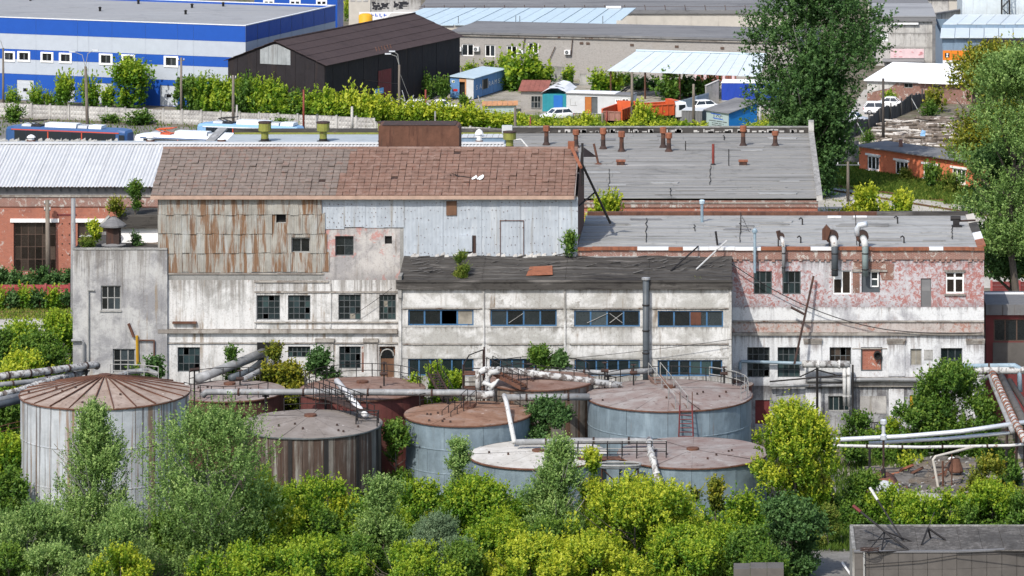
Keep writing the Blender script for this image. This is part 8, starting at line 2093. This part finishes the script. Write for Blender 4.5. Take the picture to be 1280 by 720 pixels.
 # --- left of the annex
for px,top,Yb,w_,sp,lab in((30,412,319,76,'maple','bright green maple by the pale street at left'),(74,402,318,62,'maple','green maple against the annex corner'),(5,418,314,50,'green','dark green maple at the left edge'),(52,424,311,70,'green','dark green maple below the bright ones by the annex'),(30,452,299,76,'bright','yellow bush over the pipe bundle'),(2,470,296,40,'bright','yellow bush at the left edge of the pipe bundle'),(55,480,303,60,'green','shaded bush behind the left pipe bundle'),(8,548,280,46,'maple','green maple at the left edge beside the ribbed tank'),(10,500,291,50,'green','dark bush under the pipe bundle'),(14,590,276,40,'green','dark green bush beside the ribbed tank foot')):
 bush(lab,px,top,Yb,w_,sp,'round')
for k in range(6):
 bush(ordn(k)+' low shrub from the left in the row below the red fence',-5+18*k,367+(k%2)*3,363.5,24,'poplar' if k%2 else 'maple','dome','shrubs below the red concrete fence')
for k in range(6):
 bush(ordn(k)+' dark scrub bush from the left along the brick hall wall',4+16*k,342+(k%3),371,24,'poplar','dome','scrub along the brick hall')
 # --- right edge trees
tree('white_willow','large grey-green tree at the right edge over the pink block corner','tree',1270,66,345,140,'silver','round',.30,None,tops=[(1225,120,26),(1280,80,24),(1205,180,20),(1215,245,24),(1230,290,18)],leafk=4.8,rad=.4,nl=44)
tree('poplar','dark green lower crown at the right edge above the courtyard','tree',1270,180,350,130,'poplar','round',.28,None,leafk=4.8,rad=.35)
tree('linden','olive yellow-green tree behind the grey-green one at the right edge','tree',1245,62,420,140,'olive','round',.25,None,tops=[(1270,62,16),(1225,75,18),(1200,95,18)],leafk=4.6,rad=.35)
tree('poplar','huge dark green poplar rising past the top edge','tree',1012,-40,438,180,'poplar','round',.22,None,tops=[(945,30,26),(1085,20,26),(1060,90,24),(1000,-40,30),(1000,160,22),(1035,150,24),(1095,5,18),(930,10,18),(965,60,24)],leafk=4.6,bark='pale_bark',rad=.5,nl=46)
tree('poplar','lower dark mass of leaves under the huge poplar','tree',1020,70,434,95,'poplar','round',.0,None,leafk=4.6,rad=.3)
# --- yellow bushes behind the pink block
bush('yellow bush between the brick block and the pink block roof',760,246,366,56,'bright','round')
bush('yellow bush at the courtyard pole',1082,243,414,52,'bright','dome')
bush('yellow bush right of the courtyard pole one',1128,250,410,48,'bright','dome')
# --- small growth on roofs
bush('small fir-like weed growing on the tar roof',575,318,303.2,20,'weed','column',z0=ZZ(355,303.2),leafk=3.0)
bush('green climber at the right foot of the blue cladding',712,296,306.7,12,'green','column',z0=ZZ(321,306.7),leafk=3.4)
bush('yellow-green shrub behind the slate chimney hood',145,252,311.5,16,'olive','round',z0=ZZ(275,311.5),leafk=3.4)
bush('thin sapling growing on the roof hut edge',169,232,312,15,'green','column',z0=ZZ(268,312),leafk=3.4)
bush('bright tuft on the annex parapet corner',107,300,307.8,18,'weed','dome',z0=ZZ(312,307.8),leafk=3.2)
bush('yellow-green shrub between the stub and the hooded chimney',117,281,309.5,16,'bright','round',z0=ZZ(308,309.5),leafk=3.2)
bush('thin leaning plant against the white roof hut',171,294,310.6,9,'poplar','round',z0=ZZ(312,310.6),leafk=3.4)
for px,py,v in((873,352,.1),(820,358,.05)):
 p=tarpt(px,v);bush('tiny weed tuft at the tar roof eave, '+('near the big drain pipe' if px<850 else 'near the pink block'),px,py,p.y,7,'weed','dome','weed tufts at the tar roof eave',z0=p.z-.05,leafk=2.6)
for px,top,zz_,Yb,lab in((545,462,0,299.8,'weeds between the workshop wall and the black stairs'),(570,470,0,299.4,'weeds left of the pipe cluster'),(520,478,0,300.0,'weeds behind the red tank rim')):bush(lab,px,top,Yb,26,'maple','dome',leafk=3.6)
# --- yard and fence bushes: a few kinds, then copies
PROTO={}
def far_bush(label,px,top,base,wpx,sp,group):
 Y=F*H/(base-PY);h=ZZ(top,Y)*.96;w_=wpx*Y/F;v=random.randrange(3);key=(sp,v,h>3.4)
 if key not in PROTO:
  SEED[0]+=1;hp_=4.4 if h>3.4 else 2.0;wp_=4.0 if h>3.4 else 3.0
  PROTO[key]=(crown_mesh(wp_,hp_,0.0,sp,4.3*.1,'dome' if h<=3.4 else 'round',SEED[0]),trunk_mesh(hp_,wp_,.07,SEED[0],Mt['bark'],3),wp_,hp_)
 cm,tm_,wp_,hp_=PROTO[key]
 r=thing('bush',label,'bush',(XX(px,Y),Y,0),random.uniform(0,6.28),group)
 r.scale=(w_/wp_,w_/wp_,h/hp_)
 link('crown',cm,r);link('trunk',tm_,r)
 return r
for px,top,base,w_,sp,lab in((163,86,136,54,'maple','round young maple in front of the blue warehouse doors'),(15,118,132,20,'maple','small bush left of the first warehouse door'),(45,116,133,22,'maple','small bush right of the first warehouse door'),(62,121,133,16,'maple','tiny bush between the first two warehouse doors'),(83,106,134,30,'maple','bush covering the second warehouse door'),(112,108,135,28,'maple','bush behind the double street lamp'),(138,118,136,24,'maple','low bush at the third warehouse door')):
 far_bush(lab,px,top,base,w_,sp,None)
GB='bushes along the concrete fence'
for k,(px,top)in enumerate(((236,97),(258,95),(282,99),(306,95),(330,100),(350,106),(372,112),(392,113),(410,122),(248,112),(272,115),(296,112),(320,116),(342,118),(362,125),(384,128),(404,132),(424,134))):
 far_bush(ordn(k if k<9 else k-9)+(' tall bush' if k<9 else ' low front bush')+' from the left in the hedge below the black barn',px,top+7,(146+(px-236)*.07),36,'maple' if k%3 else 'green',GB)
GW='yellow-green weeds behind the low fence'
for k in range(15):
 far_bush(ordn(k)+' yellow-green bush from the left in the strip behind the low fence',436+k*15,(126,130,131,135,138,139,138,141,140,143,142,146,148,150,150)[k],158+k*.5,32,'bright',GW)
for k,(px,top,base)in enumerate(((688,152,165),(712,154,166),(735,150,165),(757,159,167),(700,158,168),(725,158,168),(742,158,168),(672,158,168),(802,140,163),(815,146,163),(795,156,167),(838,156,166),(855,157,167),(876,158,167),(898,164,169),(938,160,169),(950,158,168),(772,158,168),(650,160,169),(820,158,168))):
 far_bush('yellow-green weed clump before the yard, %s'%('under the white car','left of the cabin door','below the cabin door','left of the truck tail','low under the cabin','low below the cabin door','low near the truck','low under the turquoise garage','in front of the second truck','hiding the second truck wheels','between the trucks','before the grey box','right of the grey box pole','between grey box and kiosk','at the kiosk foot','at the blue kiosk wall','by the white post','at the truck wheels','left of all','under the cab')[k],px,top,base,28,'bright' if k%3 else 'maple','weed clumps before the yard')
for px,top,base,w_,sp,lab in((655,80,112,52,'maple','big green bush right of the blue container'),(676,90,110,40,'maple','green bush above the red-roofed shed'),(642,92,112,34,'green','darker bush touching the blue container end'),(700,76,90,18,'maple','small bush at the foot of the grey brick wall'),(722,72,92,26,'green','bush on the boundary wall'),(746,100,121,34,'maple','bush behind the white tarp roof'),(768,102,120,30,'maple','bush behind the site cabin'),(712,92,108,20,'maple','bush in front of the boundary wall'),(588,84,96,24,'maple','small bush behind the container roof at left'),(612,82,96,26,'maple','small bush behind the container roof'),(632,78,98,24,'maple','bush behind the container end'),(836,99,124,40,'green','tall shaded bush under the pale canopy'),(862,100,122,36,'poplar','shaded bush under the canopy behind the pole'),(886,102,122,30,'green','shaded bush at the canopy right end'),(808,99,112,30,'poplar','shaded bush at the canopy left end'),(785,97,108,24,'green','bush behind the crane jib'),(533,100,124,20,'green','dark bush at the barn foot'),(552,106,126,22,'green','dark low bush between barn and container'),(581,124,134,18,'green','low weeds before the container door'),(672,118,132,14,'maple','small yellowish bush left of the red-roofed shed'),(436,5,26,12,'bright','yellow-green bush beside the blue warehouse parapet'),(1134,111,126,20,'green','green bush before the old brick shed'),(1162,132,146,20,'green','bush at the far end of the board fence'),(1170,118,140,26,'olive','olive bush near the far end of the board fence'),(1112,120,132,18,'maple','low bush between the white cars and the old shed'),(1085,168,182,16,'green','weeds at the near end of the board fence'),(1168,214,236,26,'green','bush under the third cottage window'),(1188,222,242,30,'weed','tall grass clump under the last cottage window'),(1130,214,226,24,'weed','weeds under the second cottage window'),(175,143,156,34,'green','green bush before the fence between the trams'),(138,145,154,20,'green','low bush behind the first tram'),(18,136,152,26,'green','bush at the left edge before the fence'),(352,152,164,30,'green','low bush in front of the fence by the vents'),(245,136,154,8,'green','narrow climber on the concrete fence'),(835,150,158,18,'green','grass tuft at the metal fence foot')):
 far_bush(lab,px,top,base,w_,sp,None)
 # --- grass: countless blades as one object per patch
def grass(name,label,rects,n,hgt,mat='leaf_grass',tone=(.1,.8),wid=.10):
 P_=[]
 for(x0,y0,x1,y1,f)in rects:
  k=int(n*f);X=rng.uniform(x0,x1,k);Yp_=rng.uniform(y0,y1,k);yy=F*H/(Yp_-PY);P_.append(np.stack([(X-PX)*yy/F,yy,np.zeros(k)],1))
 P_=np.concatenate(P_);k=len(P_)
 Dl=unit(np.stack([rng.normal(0,.35,k),rng.normal(0,.35,k),np.ones(k)],1));L=hgt*rng.uniform(.5,1.3,k)
 Nn=unit(rng.normal(size=(k,3))*np.array([1,1,.3]))
 me=leaf_mesh(name,P_+Dl*L[:,None]*.48,Dl,Nn,L,np.full(k,wid)*rng.uniform(.6,1.5,k),rng.uniform(*tone,k),Mt[mat])
 tag(link(name,me),label,None,None,'stuff')
grass('grass','tall green grass on the bank below the orange cottage',[(1024,192,1078,232,1),(1076,214,1130,240,1),(1120,222,1200,250,1.4),(1180,236,1250,256,.6)],5000,.45,wid=.16)
grass('grass','weedy grass strip behind the low concrete fence',[(560,146,1000,168,1.2),(430,150,600,162,.6)],5000,.6,tone=(.3,1),wid=.16)
grass('grass','dry grass tufts in the courtyard rails',[(1030,232,1260,272,.3),(1020,262,1110,276,.2),(1225,330,1300,348,.25)],3500,.25,tone=(.6,1),wid=.14)
grass('grass','grass beside the path in the right foreground',[(1010,580,1080,640,.6),(1000,620,1050,690,.6),(1040,640,1080,690,.5),(1070,560,1270,585,.9),(1130,610,1230,640,.25)],3500,.5,tone=(.0,.6),wid=.09)
grass('grass','dry grass along the rails at the left',[(-20,380,95,400,1)],2500,.3,tone=(.4,1),wid=.1)
grass('grass','grass at the foot of the fence by the trams',[(-20,150,660,170,1)],2500,.4,tone=(.1,.7),wid=.15)
grass('grass','weeds in the factory yard between the tanks',[(0,560,1000,720,1)],9000,.55,tone=(.0,.6),wid=.09)
# one continuous thicket of shoots under and between the front trees
def thicket(label,px0,px1,y0,y1,n,hmax,mat,leaf,k=18):
 px=rng.uniform(px0,px1,n);py=rng.uniform(y0,y1,n);Y=F*H/(py-PY);X=(px-PX)*Y/F
 cl=.5+.5*np.sin(X*.9+1.3*np.sin(Y*.7))*np.sin(Y*.8+X*.23);hh=hmax*(.35+.65*cl)*rng.uniform(.6,1.1,n)
 sd=unit(np.stack([rng.normal(0,.22,n),rng.normal(0,.22,n),np.ones(n)],1));u=np.sort(rng.uniform(.12,1,(n,k)),1)
 side=unit(rng.normal(size=(n,k,3))*np.array([1,1,.5]));P=np.stack([X,Y,0*X],1)[:,None,:]+sd[:,None,:]*(hh[:,None]*u)[...,None]+side*(leaf*(1.9-1.5*u))[...,None]
 P[...,2]=np.maximum(P[...,2],.05);Dl=unit(side+sd[:,None,:]*.5);Nn=unit(np.array([0,0,1.])+rng.normal(size=(n,k,3))*.4);N=n*k;L=leaf*rng.uniform(.7,1.3,N)
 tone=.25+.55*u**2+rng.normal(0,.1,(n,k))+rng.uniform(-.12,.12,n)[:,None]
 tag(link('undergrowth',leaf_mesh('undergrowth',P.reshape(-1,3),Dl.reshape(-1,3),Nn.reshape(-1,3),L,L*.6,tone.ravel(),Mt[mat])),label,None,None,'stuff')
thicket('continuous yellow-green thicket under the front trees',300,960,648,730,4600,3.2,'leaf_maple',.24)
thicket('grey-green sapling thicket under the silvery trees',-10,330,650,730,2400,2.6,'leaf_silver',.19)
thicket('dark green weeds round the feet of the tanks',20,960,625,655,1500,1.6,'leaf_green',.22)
thicket('green weeds round the barrel tank and the bunker ruin',1045,1285,628,668,1200,1.4,'leaf_green',.22)
